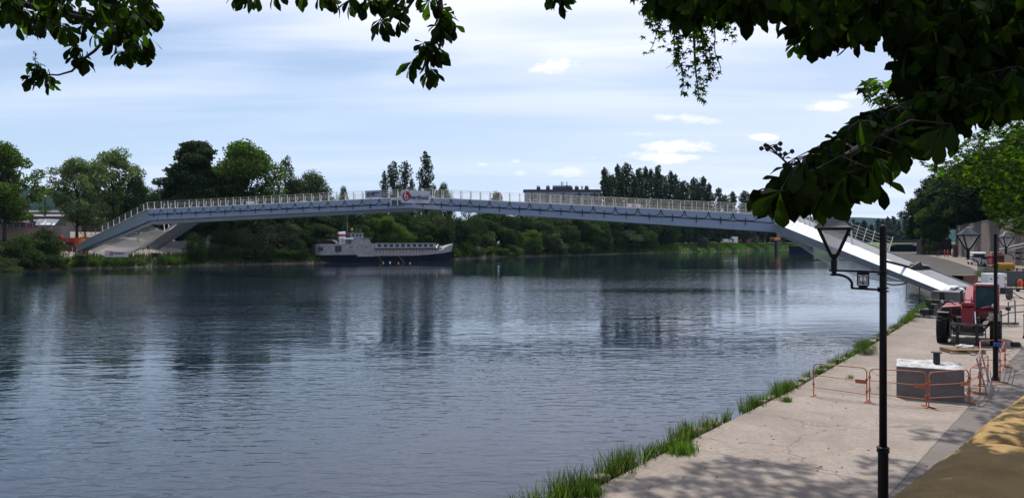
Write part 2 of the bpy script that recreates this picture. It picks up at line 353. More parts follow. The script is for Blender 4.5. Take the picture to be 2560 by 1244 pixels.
uj = mth(t, 'ABSOLUTE', mth(t, 'SUBTRACT', mth(t, 'FRACT', mth(t, 'DIVIDE', mth(t, 'ADD', mth(t, 'ADD', u, wob), 400.75), 3.75)), 0.5))
j1 = mth(t, 'LESS_THAN', uj, 0.0045)
j1 = mth(t, 'MULTIPLY', j1, mth(t, 'LESS_THAN', v, 4.25))
j2 = mth(t, 'LESS_THAN', mth(t, 'ABSOLUTE', mth(t, 'SUBTRACT', mth(t, 'ADD', v, wob), 4.25)), 0.014)
j3 = mth(t, 'LESS_THAN', mth(t, 'ABSOLUTE', mth(t, 'SUBTRACT', mth(t, 'ADD', v, wob), 0.55)), 0.02)
jj = mth(t, 'MAXIMUM', j1, mth(t, 'MAXIMUM', j2, mth(t, 'MULTIPLY', j3, 0.18)))
slab = mth(t, 'LESS_THAN', mth(t, 'ADD', v, wob), 4.25)
con = mixc(t, ramp(t, noise(0.55, 8, 0.7), [(0.3, 0.0), (0.72, 1.0)]), (0.215, 0.175, 0.145), (0.335, 0.285, 0.24))
con = mixc(t, ramp(t, noise(9, 8, 0.85), [(0.36, 0.75), (0.58, 0.0)]), con, (0.13, 0.105, 0.085))
stn = nn(t, 'ShaderNodeTexNoise'); stn.inputs['Scale'].default_value = 0.28; stn.inputs['Detail'].default_value = 9; stn.inputs['Distortion'].default_value = 1.6; t.links.new(geo.outputs['Position'], stn.inputs[0])
con = mixc(t, ramp(t, stn.outputs[0], [(0.52, 0.0), (0.60, 0.45), (0.70, 0.1)]), con, (0.15, 0.12, 0.095))
con = mixc(t, ramp(t, noise(2.3, 7, 0.75, 1.0), [(0.6, 0.0), (0.75, 0.5)]), con, (0.17, 0.145, 0.12))
vc = nn(t, 'ShaderNodeTexVoronoi', feature='DISTANCE_TO_EDGE'); vc.inputs['Scale'].default_value = 0.32
va = nn(t, 'ShaderNodeVectorMath', operation='ADD'); nv = nn(t, 'ShaderNodeTexNoise'); nv.inputs['Scale'].default_value = 1.3; nv.inputs['Detail'].default_value = 6; t.links.new(geo.outputs['Position'], nv.inputs[0])
t.links.new(geo.outputs['Position'], va.inputs[0]); t.links.new(nv.outputs['Color'], va.inputs[1]); t.links.new(va.outputs[0], vc.inputs[0])
crk = mth(t, 'MULTIPLY', mth(t, 'LESS_THAN', vc.outputs[0], 0.006), mth(t, 'GREATER_THAN', noise(0.21, 2), 0.5))
con = mixc(t, mth(t, 'MULTIPLY', crk, 0.6), con, (0.09, 0.07, 0.06))
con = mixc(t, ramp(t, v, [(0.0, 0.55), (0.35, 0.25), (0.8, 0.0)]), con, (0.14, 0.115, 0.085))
asp = mixc(t, ramp(t, noise(0.8, 8, 0.7), [(0.3, 0.0), (0.7, 1.0)]), (0.105, 0.088, 0.077), (0.16, 0.135, 0.118))
asp = mixc(t, ramp(t, noise(22, 5, 0.8), [(0.4, 0.4), (0.6, 0.0)]), asp, (0.10, 0.085, 0.075))
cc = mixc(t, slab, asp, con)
spots = nn(t, 'ShaderNodeTexVoronoi'); spots.inputs['Scale'].default_value = 1.6; t.links.new(geo.outputs['Position'], spots.inputs[0])
cc = mixc(t, mth(t, 'MULTIPLY', mth(t, 'LESS_THAN', spots.outputs[0], 0.045), 0.7), cc, (0.07, 0.06, 0.05))
cc = mixc(t, mth(t, 'MULTIPLY', jj, 0.75), cc, (0.075, 0.06, 0.05))
t.links.new(cc, pb.inputs['Base Color'])
bp = nn(t, 'ShaderNodeBump'); bp.inputs['Strength'].default_value = 0.45; bp.inputs['Distance'].default_value = 0.015
t.links.new(mth(t, 'SUBTRACT', noise(28, 6, 0.7), mth(t, 'MULTIPLY', jj, 1.5)), bp.inputs['Height']); t.links.new(bp.outputs[0], pb.inputs['Normal'])
EV = [Vector((x, y, 0)) for x, y in EDGE]
def enorm(i):
    a = EV[max(i-1, 0)]; c_ = EV[min(i+1, len(EV)-1)]; d = (c_-a).normalized(); return Vector((-d.y, d.x, 0))   # to the river
b = MB()
for i in range(len(EV)-1):
    a, c_ = EV[i], EV[i+1]
    na, nc = enorm(i), enorm(i+1)
    b.quad(a, a-na*(110), c_-nc*110 if i < len(EV)-2 else c_-nc*300, c_)
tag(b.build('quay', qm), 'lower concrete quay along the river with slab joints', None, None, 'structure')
# quay wall then stone embankment slope
emb = mat('embankment_stone', (0.075, 0.063, 0.054), 0.95, 0.25, 0.35, col2=(0.034, 0.029, 0.024), bump=0.8, bscale=6)
t = emb.node_tree; pb = t.nodes['Principled BSDF']; src = pb.inputs['Base Color'].links[0].from_socket
tcx = nn(t, 'ShaderNodeTexCoord'); br = nn(t, 'ShaderNodeTexBrick'); br.inputs['Scale'].default_value = 0.9; br.inputs['Mortar Size'].default_value = 0.03; br.inputs['Color1'].default_value = (1, 1, 1, 1); br.inputs['Color2'].default_value = (0.7, 0.7, 0.7, 1); br.inputs['Mortar'].default_value = (0.6, 0.6, 0.6, 1)
mp = nn(t, 'ShaderNodeMapping'); mp.inputs['Rotation'].default_value = (0, 0, math.radians(-58)); t.links.new(tcx.outputs['Object'], mp.inputs[0]); t.links.new(mp.outputs[0], br.inputs[0])
t.links.new(mixc(t, 1.0, src, br.outputs[0], 'MULTIPLY'), pb.inputs['Base Color'])
b = MB(); offs = [0.0, 0.0, 0.05, 0.05, 0.05, 0.06, 0.1, 0.1, 1.8, 7.0, 8.5, 9.0, 9, 9, 10, 12, 12]
secs = []
for i, p in enumerate(EV):
    n = enorm(i); o = offs[i]
    secs.append([p+Vector((0, 0, -0.004)), p+n*(o+0.05)+Vector((0, 0, -0.05 if o > 0.5 else -0.1)), p+n*(o*1.35+0.12)+Vector((0, 0, -3.0))])
b.loft(secs, closed=False, caps=False); tag(b.build('embankment', emb), 'sloping stone embankment of the quay going down to the water', None, None, 'structure')
# kerb stones along the near edge
kb = MB(); rk = random.Random(3)
for i in range(2, 7):
    a, c_ = EV[i], EV[i+1]; L_ = (c_-a).length; d = (c_-a)/L_; n = Vector((-d.y, d.x, 0)); s = 0.0
    while s < L_-0.2:
        w = rk.uniform(0.45, 0.9)
        if rk.random() > 0.42:
            p = a+d*(s+w/2)+n*rk.uniform(0.16, 0.22)
            kb.box(p+Vector((0, 0, rk.uniform(-0.13, -0.06))), ((w-0.05)*rk.uniform(.5, 1), 0.26+rk.uniform(-.08, .06), 0.26), (rk.uniform(-.12, .12), rk.uniform(-.12, .12), math.atan2(d.y, d.x)+rk.uniform(-.04, .04)))
        s += w
tag(kb.build('kerb', mat('kerb_stone', (0.27, 0.23, 0.155), 0.95, 0.35, 4, bump=0.8, bscale=9), bevel=0.03), 'broken line of pale kerb stones along the quay edge', None, None, 'structure')

# wooded hills
def ridge(name, prof, D0, D1, m, label):
    secs = []
    for (px, py) in prof:
        pt = P(px, py, D0); secs.append([Vector((X(px, D0-(D1-D0)*0.9), D0-(D1-D0)*0.9, 0)), Vector((X(px, D0-(D1-D0)*0.3), D0-(D1-D0)*0.3, pt.z*0.6)), pt, Vector((X(px, D1), D1, pt.z*0.9)), Vector((X(px, D1*1.3), D1*1.3, 0))])
    b = MB(); b.loft(secs, closed=False, caps=False); tag(b.build(name, m, smooth=True), label, None, None, 'structure')
hm = mat('hill_forest', (0.020, 0.040, 0.022), 0.95, 0.3, 0.035, col2=(0.008, 0.020, 0.014), spec=0.0)
rr = random.Random(9)
ridge('hills', [(q, y+rr.uniform(-1, 1)) for q, y in [(1500, 590), (1700, 575), (1850, 560), (1950, 549), (2000, 545), (2050, 543), (2100, 541), (2150, 544), (2200, 545), (2250, 547), (2300, 548), (2400, 552), (2600, 560), (2900, 580)]], 5200, 6000, hm, 'long blue hills on the horizon beyond the bridge ramp')
ridge('hill', [(q, y+rr.uniform(-1.5, 1.5)) for q, y in [(-500, 500), (-200, 484), (0, 478), (40, 474), (80, 473), (110, 472), (150, 475), (200, 478), (240, 486), (300, 490), (380, 500), (460, 520), (600, 560), (800, 590)]], 1500, 1800, hm, 'wooded green hill behind the far bank at the left')
# ================================================================ FOOTBRIDGE
BR = empty('footbridge', (-14.5, 112, 0), 0, 'long white steel footbridge rising over the river with splayed ramps at both ends', 'bridge')
RT, RB_ = P(1940, 537, 94), P(1940, 580, 94)
MT, MB_ = P(1035, 492, 112), P(1035, 520, 112)
LT, LB = P(368, 523, 130), P(372, 551, 130)
dR = (RT-LT); dR.z = 0; dR.normalize(); NB = Vector((dR.y, -dR.x, 0))       # toward the camera
if NB.y > 0: NB = -NB
WD = 3.6
def gsec(Tp, Bp, drop, inset=1.1):
    off = -NB
    return [Tp, Bp, Bp+off*inset+Vector((0, 0, -drop)), Bp+off*(WD-inset)+Vector((0, 0, -drop)), Bp+off*WD, Tp+off*WD, Tp+off*(WD-0.25), Tp+off*(WD-0.25)+Vector((0, 0, -0.25)), Tp+off*0.25+Vector((0, 0, -0.25)), Tp+off*0.25]
b = MB(); b.loft([gsec(LT.lerp(MT, k/6), LB.lerp(MB_, k/6), 0.02+0*k/6, 0.3) for k in range(7)]); b.build('girder', M['steel_blue'], BR, world=True)
b = MB(); b.loft([gsec(MT.lerp(RT, k/6), MB_.lerp(RB_, k/6), 0.06-0.04*k/6, 0.35) for k in range(7)]); b.build('girder', M['steel_blue'], BR, world=True)
b = MB(); b.loft([[p+NB*0.03 for p in (T_, T_+Vector((0, 0, -0.09)))]+[T_-NB*0.28+Vector((0, 0, 0.03)), T_-NB*0.28+Vector((0, 0, 0.06)), T_+NB*0.03+Vector((0, 0, 0.05))] for T_ in (LT, MT, RT)]); b.build('edge_strip', M['post_white'], BR, world=True)
b = MB(); b.loft([[T_-NB*0.26+Vector((0, 0, -0.22)), T_-NB*(WD-0.26)+Vector((0, 0, -0.22)), T_-NB*(WD-0.26)+Vector((0, 0, -0.2)), T_-NB*0.26+Vector((0, 0, -0.2))] for T_ in (LT, MT, RT)]); b.build('deck', M['walk'], BR, world=True)
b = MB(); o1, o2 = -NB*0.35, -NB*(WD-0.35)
b.loft([[LB.lerp(MB_, k/6)+o1+Vector((0, 0, -.03)), LB.lerp(MB_, k/6)+o1-NB*.5+Vector((0, 0, -.62+.3*k/6)), LB.lerp(MB_, k/6)+o2+NB*.5+Vector((0, 0, -.62+.3*k/6)), LB.lerp(MB_, k/6)+o2+Vector((0, 0, -.03))] for k in range(7)]); b.build('soffit', mat('soffit_bounce_light', (0.72, 0.71, 0.66), 0.5, 0.05, 0.5), BR, world=True)  # pale soffit colour stands in for light bounced up off the water
# seam lines of welded sections
for (a, c_, a2, c2) in ((LT, MT, LB, MB_), (MT, RT, MB_, RB_)):
    for k in (0.18, 0.36, 0.54, 0.72, 0.9):
        b = MB(); b.bar(a.lerp(c_, k)+NB*0.004, a2.lerp(c2, k)+NB*0.004, 0.03, 0.012); b.build('weld_seam', M['ink'], BR, world=True)
b = MB(); b.bar(LB+NB*0.006+Vector((0, 0, .06)), MB_+NB*0.006+Vector((0, 0, .03)), 0.07, 0.02)
b.build('weld_seam', M['ink'], BR, world=True)
# recessed joint box at the crown
b = MB(); J0 = P(979, 498, 112.8)+NB*0.05; J1 = P(1006, 499, 112.3)+NB*0.05
for Jp in (J0, J0.lerp(J1, .6)): b.bar(Jp+NB*.12+Vector((0, 0, -0.02)), Jp+NB*.12+Vector((0, 0, -0.85)), 0.12, 0.12)
b.bar(J0+NB*.12, J0.lerp(J1, 1)+NB*.12, 0.1, 0.16); b.build('joint_frame', M['post_white'], BR, world=True)
b = MB(); b.bar(J0+Vector((0, 0, -.42)), J1+Vector((0, 0, -.42)), 0.06, 0.62); b.build('joint_recess', M['walk'], BR, world=True)
# railing posts: one mesh, 1.2 m tall, flared at the foot and leaning out
pb_ = MB(); pb_.loft([[Vector((x*w, y, z)) for x, y in ((-1, -d0), (1, -d0), (1, d1), (-1, d1))] for (w, d0, d1, z) in ((0.055, 0.10, 0.30, -0.12), (0.05, 0.06, 0.14, 0.1), (0.04, 0.06, 0.05, 0.45), (0.035, 0.10, 0.0, 1.25))])
post_me = newmesh('railing_post', pb_.V, pb_.F); post_me.materials.append(M['post_white'])
def posts(a, b_, step, n, parent, skip=()):
    d = (b_-a); L_ = d.length; cnt = int(L_/step); out = []
    rz = math.atan2(n.y, n.x)+PI/2
    for i in range(cnt+1):
        if i in skip: continue
        p = a+d*(i*step/L_); o = bpy.data.objects.new('railing_post', post_me); C.objects.link(o); o.parent = parent
        o.location = p-parent.location; o.rotation_euler = (random.Random(i*7+cnt).uniform(-.03, .03), 0, rz); out.append(p)
    return out
def wires(mb, a, b_, n, hs, r=0.014, lean=0.08, seg=1):
    for h_ in hs:
        mb.tube([a.lerp(b_, k/seg)+n*(lean*h_)+Vector((0, 0, h_)) for k in range(seg+1)], r if h_ < 1.15 else r*1.7, 4)
HS = (0.1, 0.24, 0.38, 0.52, 0.66, 0.8, 0.94, 1.08, 1.22)
posts(LT-NB*0.08, MT-NB*0.08, 1.5, NB, BR, skip=(5,)); pR = posts(MT-NB*0.08, RT-NB*0.08, 1.5, NB, BR)
b = MB(); wires(b, LT, MT, NB, HS, 0.010, seg=8); wires(b, MT, RT, NB, HS, 0.012, seg=8); b.build('railing_wires', M['wire'], BR, world=True)
b = MB(); fl, fm, fr = [q-NB*(WD-0.05) for q in (LT, MT, RT)]
wires(b, fl, fm, -NB, HS[1::2], 0.010, seg=6); wires(b, fm, fr, -NB, HS[1::2], 0.010, seg=6)
for (a, c_) in ((fl, fm), (fm, fr)):
    cnt = int((c_-a).length/1.5)
    for i in range(cnt+1):
        p = a.lerp(c_, i/cnt); b.bar(p, p-NB*0.12+Vector((0, 0, 1.22)), 0.07, 0.09, up=NB)
tag(b.build('far_side_railing', M['post_white'], BR, world=True), 'white railing posts and wires on the far edge of the deck', kind='stuff')

# ---- right ramp towards the camera (white fascia, grey underside, grey walkway)
def leg(name, W1a, W2a, W3a, W1b, W2b, W3b, width, side, mats, n=10, lip=True):
    L1 = [W1a.lerp(W1b, k/n) for k in range(n+1)]; L2 = [W2a.lerp(W2b, k/n) for k in range(n+1)]; L3 = [W3a.lerp(W3b, k/n) for k in range(n+1)]
    sd_ = side.normalized()
    b = MB(); b.loft([[p, q] for p, q in zip(L1, L2)], closed=False, caps=False); b.loft([[p, p+sd_*0.12, p+sd_*0.12+Vector((0, 0, -.2))] for p in L1], closed=False, caps=False)
    b.loft([[p+sd_*width, p+sd_*(width+0.5)+Vector((0, 0, -0.6)), r+sd_*width] for p, r in zip(L1, L3)], closed=False, caps=False); b.build('side_panel', mats[0], BR, world=True)
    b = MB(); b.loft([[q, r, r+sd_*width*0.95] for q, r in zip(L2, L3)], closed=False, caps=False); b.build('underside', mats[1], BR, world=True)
    b = MB(); b.loft([[p+sd_*0.12+Vector((0, 0, -.1)), p+sd_*width+Vector((0, 0, -.1))] for p in L1], closed=False, caps=False); b.build('walkway', mats[2], BR, world=True)
    return L1
W1a, W2a, W3a = P(1955, 537, 93.6), P(1937, 558, 93.6), P(1941, 581, 93.6)
W1b, W2b, W3b = P(2367, 713, 51), P(2356, 727, 51), P(2370, 745, 51)
side = Vector((1, -0.09, 0))
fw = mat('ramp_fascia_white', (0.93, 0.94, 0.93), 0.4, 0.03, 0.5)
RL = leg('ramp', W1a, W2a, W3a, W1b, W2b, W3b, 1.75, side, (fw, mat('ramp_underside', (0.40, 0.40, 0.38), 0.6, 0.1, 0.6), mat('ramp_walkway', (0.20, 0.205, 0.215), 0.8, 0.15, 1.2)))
nL = Vector((-1, 0.09, 0)).normalized()
posts(RL[0]+side*0.06, RL[6]+side*0.06, 1.9, nL, BR)
b = MB(); wires(b, W1a+side*1.8, W1a.lerp(W1b, 0.66)+side*1.8, side.normalized(), HS[1::2], 0.007, 0.3, seg=6)
cnt = 14
for i in range(cnt+1):
    p = W1a.lerp(W1b, 0.66*i/cnt)+side*1.8; b.bar(p, p+side*0.35+Vector((0, 0, 1.25)), 0.035, 0.045, up=(1, 0, 0))
b.build('ramp_railing', M['post_white'], BR, world=True)
for i in range(1, 14):          # small stiffener marks on the fascia below each post
    p1 = W1a.lerp(W1b, i/22); p2 = W2a.lerp(W2b, (i+0.35)/22); b = MB(); b.bar(p1.lerp(p2, 0.08)+nL*0.02+Vector((0, 0, .02)), p1.lerp(p2, 0.6)+nL*0.02+Vector((0, 0, .02)), 0.06, 0.03); b.build('stiffener', M['galv'], BR, world=True)
# foot of the ramp: end plates and hinge
b = MB(); fa, fb_, fc = W1b, W2b, W3b; sd_ = side.normalized(); fd = (W1b-W1a).normalized()
b.loft([[fa, fb_, fc, fc+sd_*0.55, fa+sd_*0.55], [q+fd*0.55+Vector((0, 0, 0.05)) for q in (fa+Vector((0.05, 0, -.05)), fb_, fc, fc+sd_*0.5, fa+sd_*0.5)]])
b.add([fa+fd*.5, fa+fd*.5+sd_*.75+Vector((0, 0, -.05)), fc+fd*.7+sd_*.35+Vector((0, 0, -.25)), fa+fd*.75+sd_*.1, fa+fd*.75+sd_*.8+Vector((0, 0, -.1)), fc+fd*.95+sd_*.4+Vector((0, 0, -.3))], [(0, 1, 2), (5, 4, 3), (0, 3, 4, 1), (1, 4, 5, 2), (2, 5, 3, 0)])
b.build('ramp_foot', M['paintwhite'], BR, world=True)
b = MB(); hc = P(2388, 728, 50.5); b.lathe([(0.0, -0.28), (0.27, -0.28), (0.27, 0.28), (0.12, 0.28), (0.12, 0.36), (0.0, 0.36)], 18, hc, 'Y'); b.box(P(2372, 757, 51.5), (2.6, 1.2, 0.5)); b.build('hinge', M['darkmetal'], BR, world=True)
# clamp lashed over the ramp
b = MB(); q = P(2295, 668, 57.5)
b.bar(q+Vector((-2.1, .6, .45)), q+Vector((-.2, 0, -.1)), .28, .18); b.bar(q+Vector((-.5, 0, .1)), q+Vector((1.0, .4, -.1)), .34, .26); b.bar(q+Vector((-.6, -.1, -.15)), q+Vector((.1, -.1, .25)), .5, .4); b.bar(q+Vector((.3, 0, .1)), q+Vector((-.1, -.1, -.75)), .2, .2)
b.build('lashing_clamp', M['darkmetal'], BR, world=True)
b = MB(); b.box(q+Vector((.35, .15, .2)), (1.2, .8, .06), (0.1, .12, .2)); b.build('clamp_plate', M['galv'], BR, world=True)

# ---- left legs
A1, A3 = P(369, 523, 130), P(373, 551.5, 130); A1b, A3b = P(189, 614, 152), P(195, 627, 152)
legm = (mat('leg_panel', (0.33, 0.36, 0.35), 0.5, 0.08, 0.4), M['steel_blue'], M['walk'])
sidA = Vector((0.72, 0.69, 0)); nA = (A1b-A1); nA.z = 0; nA.normalize(); nAc = Vector((nA.y, -nA.x, 0)); nAc = nAc if nAc.y < 0 else -nAc
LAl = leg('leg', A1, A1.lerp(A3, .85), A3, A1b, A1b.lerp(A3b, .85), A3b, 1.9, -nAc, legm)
posts(A1.lerp(A1b, 0.05)-nAc*.05, A1.lerp(A1b, 0.62)-nAc*.05, 2.6, nAc, BR)
b = MB(); wires(b, A1, A1.lerp(A1b, 0.62), nAc, HS, 0.009, seg=4); b.build('ramp_railing', M['wire'], BR, world=True)
b = MB(); b.bar(A1+Vector((0, 0, .02))+nAc*.03, A1b+Vector((0, 0, .02))+nAc*.03, 0.2, 0.1); b.build('edge_strip', M['post_white'], BR, world=True)
B1, B3 = P(443, 550, 134.5), P(486, 555, 135.5); B1b, B3b = P(366, 613, 150), P(386, 622, 150)
sB = Vector((0.9, 0.44, 0)).normalized()
b = MB(); n = 8
b.loft([[B1.lerp(B1b, k/n), B3.lerp(B3b, k/n), B3.lerp(B3b, k/n)+Vector((.2, 1.6, -.1)), B1.lerp(B1b, k/n)+Vector((.2, 1.8, 0))] for k in range(n+1)]); b.build('leg', mat('leg_light', (0.55, 0.55, 0.52), 0.5, 0.08, 0.5), BR, world=True)
posts(B1.lerp(B1b, .12), B1.lerp(B1b, .5), 2.8, Vector((-.8, -.6, 0)), BR)
b = MB()
for q in (P(194, 634, 152), P(381, 628, 150)):
    b = MB(); b.box(q+Vector((.4, 1.0, -.75)), (1.3, 1.4, .8)); b.build('footing', M['darkmetal'], BR, world=True)

# ---- power cable looped along the fascia and its straps
cb = MB(); sw = MB(); bk = MB()
def cable_run(T0, T1, B0, B1_, ph):
    L_ = (T1-T0).length; d = 0.0; per = 3.0
    def pt(s, h_): return T0.lerp(T1, s/L_)+Vector((0, 0, -h_))+NB*0.06
    cb.tube([pt(s, 0.98+0.03*math.sin(s*1.3)) for s in np.linspace(0.3, L_-0.3, 60)], 0.045, 4)
    k = 0
    while d < L_-per:
        pts = []
        for q in np.linspace(0, 1, 15):
            dist = min(q, 1-q)*per; h_ = 0.88-0.85*math.exp(-dist/0.17)
            pts.append(pt(d+q*per, h_))
        s1 = MB(); s1.tube(pts, 0.04, 4); s1.build('cable_swag', M['ink'], CB, world=True)
        m_ = pt(d+per/2, 0.55); bar = MB(); bar.bar(m_+NB*.03, m_+NB*.03+Vector((0, 0, -0.92)), 0.09, 0.05, up=NB); bk.V and None
        o = bar.build('cable_strap', M['ink'], CB, world=True)
        d += per
CB = empty('power_cable', MT, 0, 'black power cable looped in swags along the pale bridge girder', 'cable')
cable_run(LT, MT, LB, MB_, 0); cable_run(MT, RT, MB_, RB_, 0)
q0 = P(1790, 542, 98)+NB*.08; sw = MB(); sw.tube([q0+Vector((0.28*math.cos(a), 0, 0.3*math.sin(a))) for a in np.linspace(0, 6.3, 14)], 0.04, 4); sw.build('cable_loop', M['ink'], CB, world=True); sw = MB()
sw.tube([P(1810, 541, 97)+NB*.09, P(1850, 552, 96)+NB*.09, P(1868, 556, 95.6)+NB*.09, P(1874, 566, 95.5)+NB*.09, P(1881, 577, 95.3)+NB*.09], 0.045, 4); sw.build('cable_end', M['ink'], CB, world=True); sw = MB()
sw.tube([P(450, 533, 128)+NB*.09, P(420, 538, 128.7)+NB*.09, P(398, 541, 129.3)+NB*.09, P(393, 550, 129.4)+NB*.09], 0.045, 4)
cb.build('cable', M['ink'], CB, world=True); sw.build('cable_end', M['ink'], CB, world=True)

# ---- safety nets
def net(name, rowA, rowB, sag, nu, nv, r, label, group=None):
    b = MB()
    def pt(u, v):
        i = u*(len(rowA)-1); k = min(int(i), len(rowA)-2); f = i-k
        a = rowA[k].lerp(rowA[k+1], f); c_ = rowB[k].lerp(rowB[k+1], f)
        s = sag*4*v*(1-v); return a.lerp(c_, v)+Vector((0, 0, -s))
    for i in range(nu+1): b.tube([pt(i/nu, k/8) for k in range(9)], r, 3, cap=False)
    for j in range(nv+1): b.tube([pt(k/14, j/nv) for k in range(15)], r*(2.6 if j in (0, nv) else 1), 3, cap=False)
    o = empty(name, pt(0.5, 0.5), 0, label, 'net', group); b.build('mesh_net', M['net'], o, world=True); return o
ul = [W3a.lerp(W3b, k) for k in (0, .12, .25, .38, .5, .6, .7)]
ll = [P(1947, 588, 92.5), P(1990, 608, 88), P(2045, 645, 83), P(2092, 670, 77), P(2140, 689, 71), P(2190, 700, 66), P(2262, 704, 60.5)]
NR = net('safety_net', ul, ll, 0.1, 90, 26, 0.010, 'white debris net sagging below the bright ramp over the water')
b = MB(); b.tube([P(2205, 706, 65), P(2232, 712, 62.5), P(2258, 710, 61), P(2272, 703, 59.5)], 0.06, 5); b.build('rim_rope', M['ink'], NR, world=True)
b = MB(); b.bar(P(2267, 707, 60), P(2265, 755, 60), 0.12, 0.03); b.build('hanging_strap', mat('strap', (.5, .46, .3), .8), NR, world=True)
b = MB(); b.tube([P(2298, 716, 57), P(2300, 735, 57), P(2299, 752, 56.8), P(2289, 768, 56.8)], 0.035, 5); o = b.build('hanging_hose', M['black'], empty('hose', P(2298, 716, 57), 0, 'thin black hose hanging from the ramp down to the water', 'hose'), world=True)
ra = [P(372, 553, 131), P(330, 575, 136.5), P(290, 594, 141.5), P(250, 612, 146.5), P(222, 624, 150)]
rb = [P(446, 556, 134), P(425, 572, 138), P(402, 590, 143), P(385, 603, 147), P(368, 614, 150)]
net('safety_net', ra, rb, 1.6, 60, 46, 0.028, 'large white debris net slung between the two left legs of the footbridge')

# ---- banners
def cloth(nx, nz, w, h, amp, seed, m):
    r_ = random.Random(seed); a1, a2 = r_.uniform(0, 6), r_.uniform(0, 6)
    V = []; Fq = []
    for s_ in (0, 1):
        for j in range(nz+1):
            for i in range(nx+1):
                x, z = i/nx, j/nz
                V.append((w*x, s_*0.02+amp*math.sin(x*11+a1+z*3)*(1-z)+amp*0.6*math.sin(z*7+a2), -h*(1-z)+h+0.02*math.sin(x*20)*0))
    n_ = (nx+1)*(nz+1); W_ = nx+1
    for j in range(nz):
        for i in range(nx):
            a = j*W_+i; Fq += [(a, a+1, a+W_+1, a+W_), (n_+a+W_, n_+a+W_+1, n_+a+1, n_+a)]
    return newmesh('banner_cloth', V, Fq, True)
aR = math.atan2(dR.y, dR.x)
def circ(mb, c_, r, y, n=28, sx=1.0, th=0.01):
    mb.prism([(c_[0]+sx*r*math.cos(2*PI*k/n), c_[1]+r*math.sin(2*PI*k/n)) for k in range(n)], y, y+th, Matrix(((1, 0, 0, 0), (0, 0, -1, 0), (0, 1, 0, 0), (0, 0, 0, 1))))
def logo_b(parent, c_, r, mirror=False, dark=True):
    s = -1 if mirror else 1
    b = MB(); circ(b, c_, r, 0.045, sx=0.9); b.build('logo_disc', M['logored'], parent)
    b = MB(); b.box((c_[0]-s*r*0.3, -0.06, c_[1]+r*0.38), (r*0.26, 0.012, r*1.15), (0, 0.12*s, 0)); circ(b, (c_[0]+s*r*0.02, c_[1]-r*0.28), r*0.45, 0.056, sx=0.9); b.build('logo_letter', M['banner'], parent)
    b = MB(); circ(b, (c_[0]+s*r*0.04, c_[1]-r*0.28), r*0.24, 0.07, sx=0.9); b.build('logo_eye', M['ink'] if dark else M['logored'], parent)
bp0 = P(1007, 506, 111.4)+NB*0.55; sl_ = (RT-MT).normalized()
b1 = empty('banner', bp0, aR, 'large white berthold banner with red round logo on the bridge railing', 'banner')
b1.rotation_euler = (0, math.asin(-sl_.z)*0.9, aR)
link('cloth', cloth(24, 8, 4.6, 1.75, 0.03, 1, None), M['banner'], b1).location = (0, 0, -0.0)
logo_b(b1, (0.86, 0.95), 0.72)
text('lettering', 'berthold', 0.88, M['ink'], b1, (1.5, -0.07, 0.80), (PI/2, 0, 0), 0.012, sx=.95)
text('small_lettering', 'CONSTRUCTEUR', 0.2, M['galv'], b1, (1.9, -0.055, 0.27), (PI/2, 0, 0), 0.0)
bp1 = P(917, 496, 114.4)+NB*0.42
b2 = empty('banner', bp1, aR, 'blue-grey banner with small round logo left of the crown of the footbridge', 'banner'); sl2 = (MT-LT).normalized(); b2.rotation_euler = (0, -math.asin(sl2.z)*0.9, aR)
link('cloth', cloth(12, 6, 2.75, 1.1, 0.015, 2, None), M['bannergrey'], b2)
b = MB(); circ(b, (0.6, 0.55), 0.3, 0.03, sx=.9); b.build('logo_disc', M['ink'], b2)
b = MB(); circ(b, (0.66, 0.62), 0.13, 0.045); circ(b, (0.5, 0.45), 0.08, 0.045); b.build('logo_mark', M['logored'], b2)
b = MB(); circ(b, (0.52, 0.66), 0.06, 0.046); circ(b, (0.68, 0.42), 0.07, 0.046); b.build('logo_mark', M['banner'], b2)
text('lettering', 'DEMATHIEU', 0.26, M['ink'], b2, (1.0, -0.05, 0.74), (PI/2, 0, 0), 0.008); text('lettering', 'BARD', 0.26, M['ink'], b2, (1.0, -0.05, 0.5), (PI/2, 0, 0), 0.008)
text('small_lettering', 'CONSTRUCTION', 0.13, M['logored'], b2, (1.0, -0.05, 0.28), (PI/2, 0, 0))
bp2 = P(1569, 520, 101.5)+NB*0.18
b3 = empty('banner', bp2, aR, 'small white banner with a reversed red logo low on the railing of the right span', 'banner'); b3.rotation_euler = (0, math.asin(-sl_.z)*0.9, aR)
link('cloth', cloth(8, 4, 1.75, 0.62, 0.01, 3, None), M['banner'], b3); logo_b(b3, (0.88, 0.32), 0.27, True, False)
for i, (px, py, w) in enumerate(((590, 508, 0), (727, 507, 1.3),)):
    q = P(px, py, 120)-NB*3.3; o = MB(); o.box((0, 0, 0.25), (1.6, 0.05, 0.5)); e = empty('banner', q, aR, ['plain white panel low on the left deck railing', 'plain white panel on the deck railing between the birch and the willow'][i], 'banner'); o.build('cloth', M['banner'], e)
q = P(262, 642, 147); b4 = empty('banner', q, 0.1, 'crumpled white berthold banner on the bank under the left net', 'banner')
link('cloth', cloth(14, 6, 4.3, 1.25, 0.06, 4, None), M['banner'], b4); logo_b(b4, (1.2, 0.6), 0.42); text('lettering', 'berthold', 0.5, M['ink'], b4, (1.8, -0.1, 0.75), (PI/2, 0, 0), 0.01)
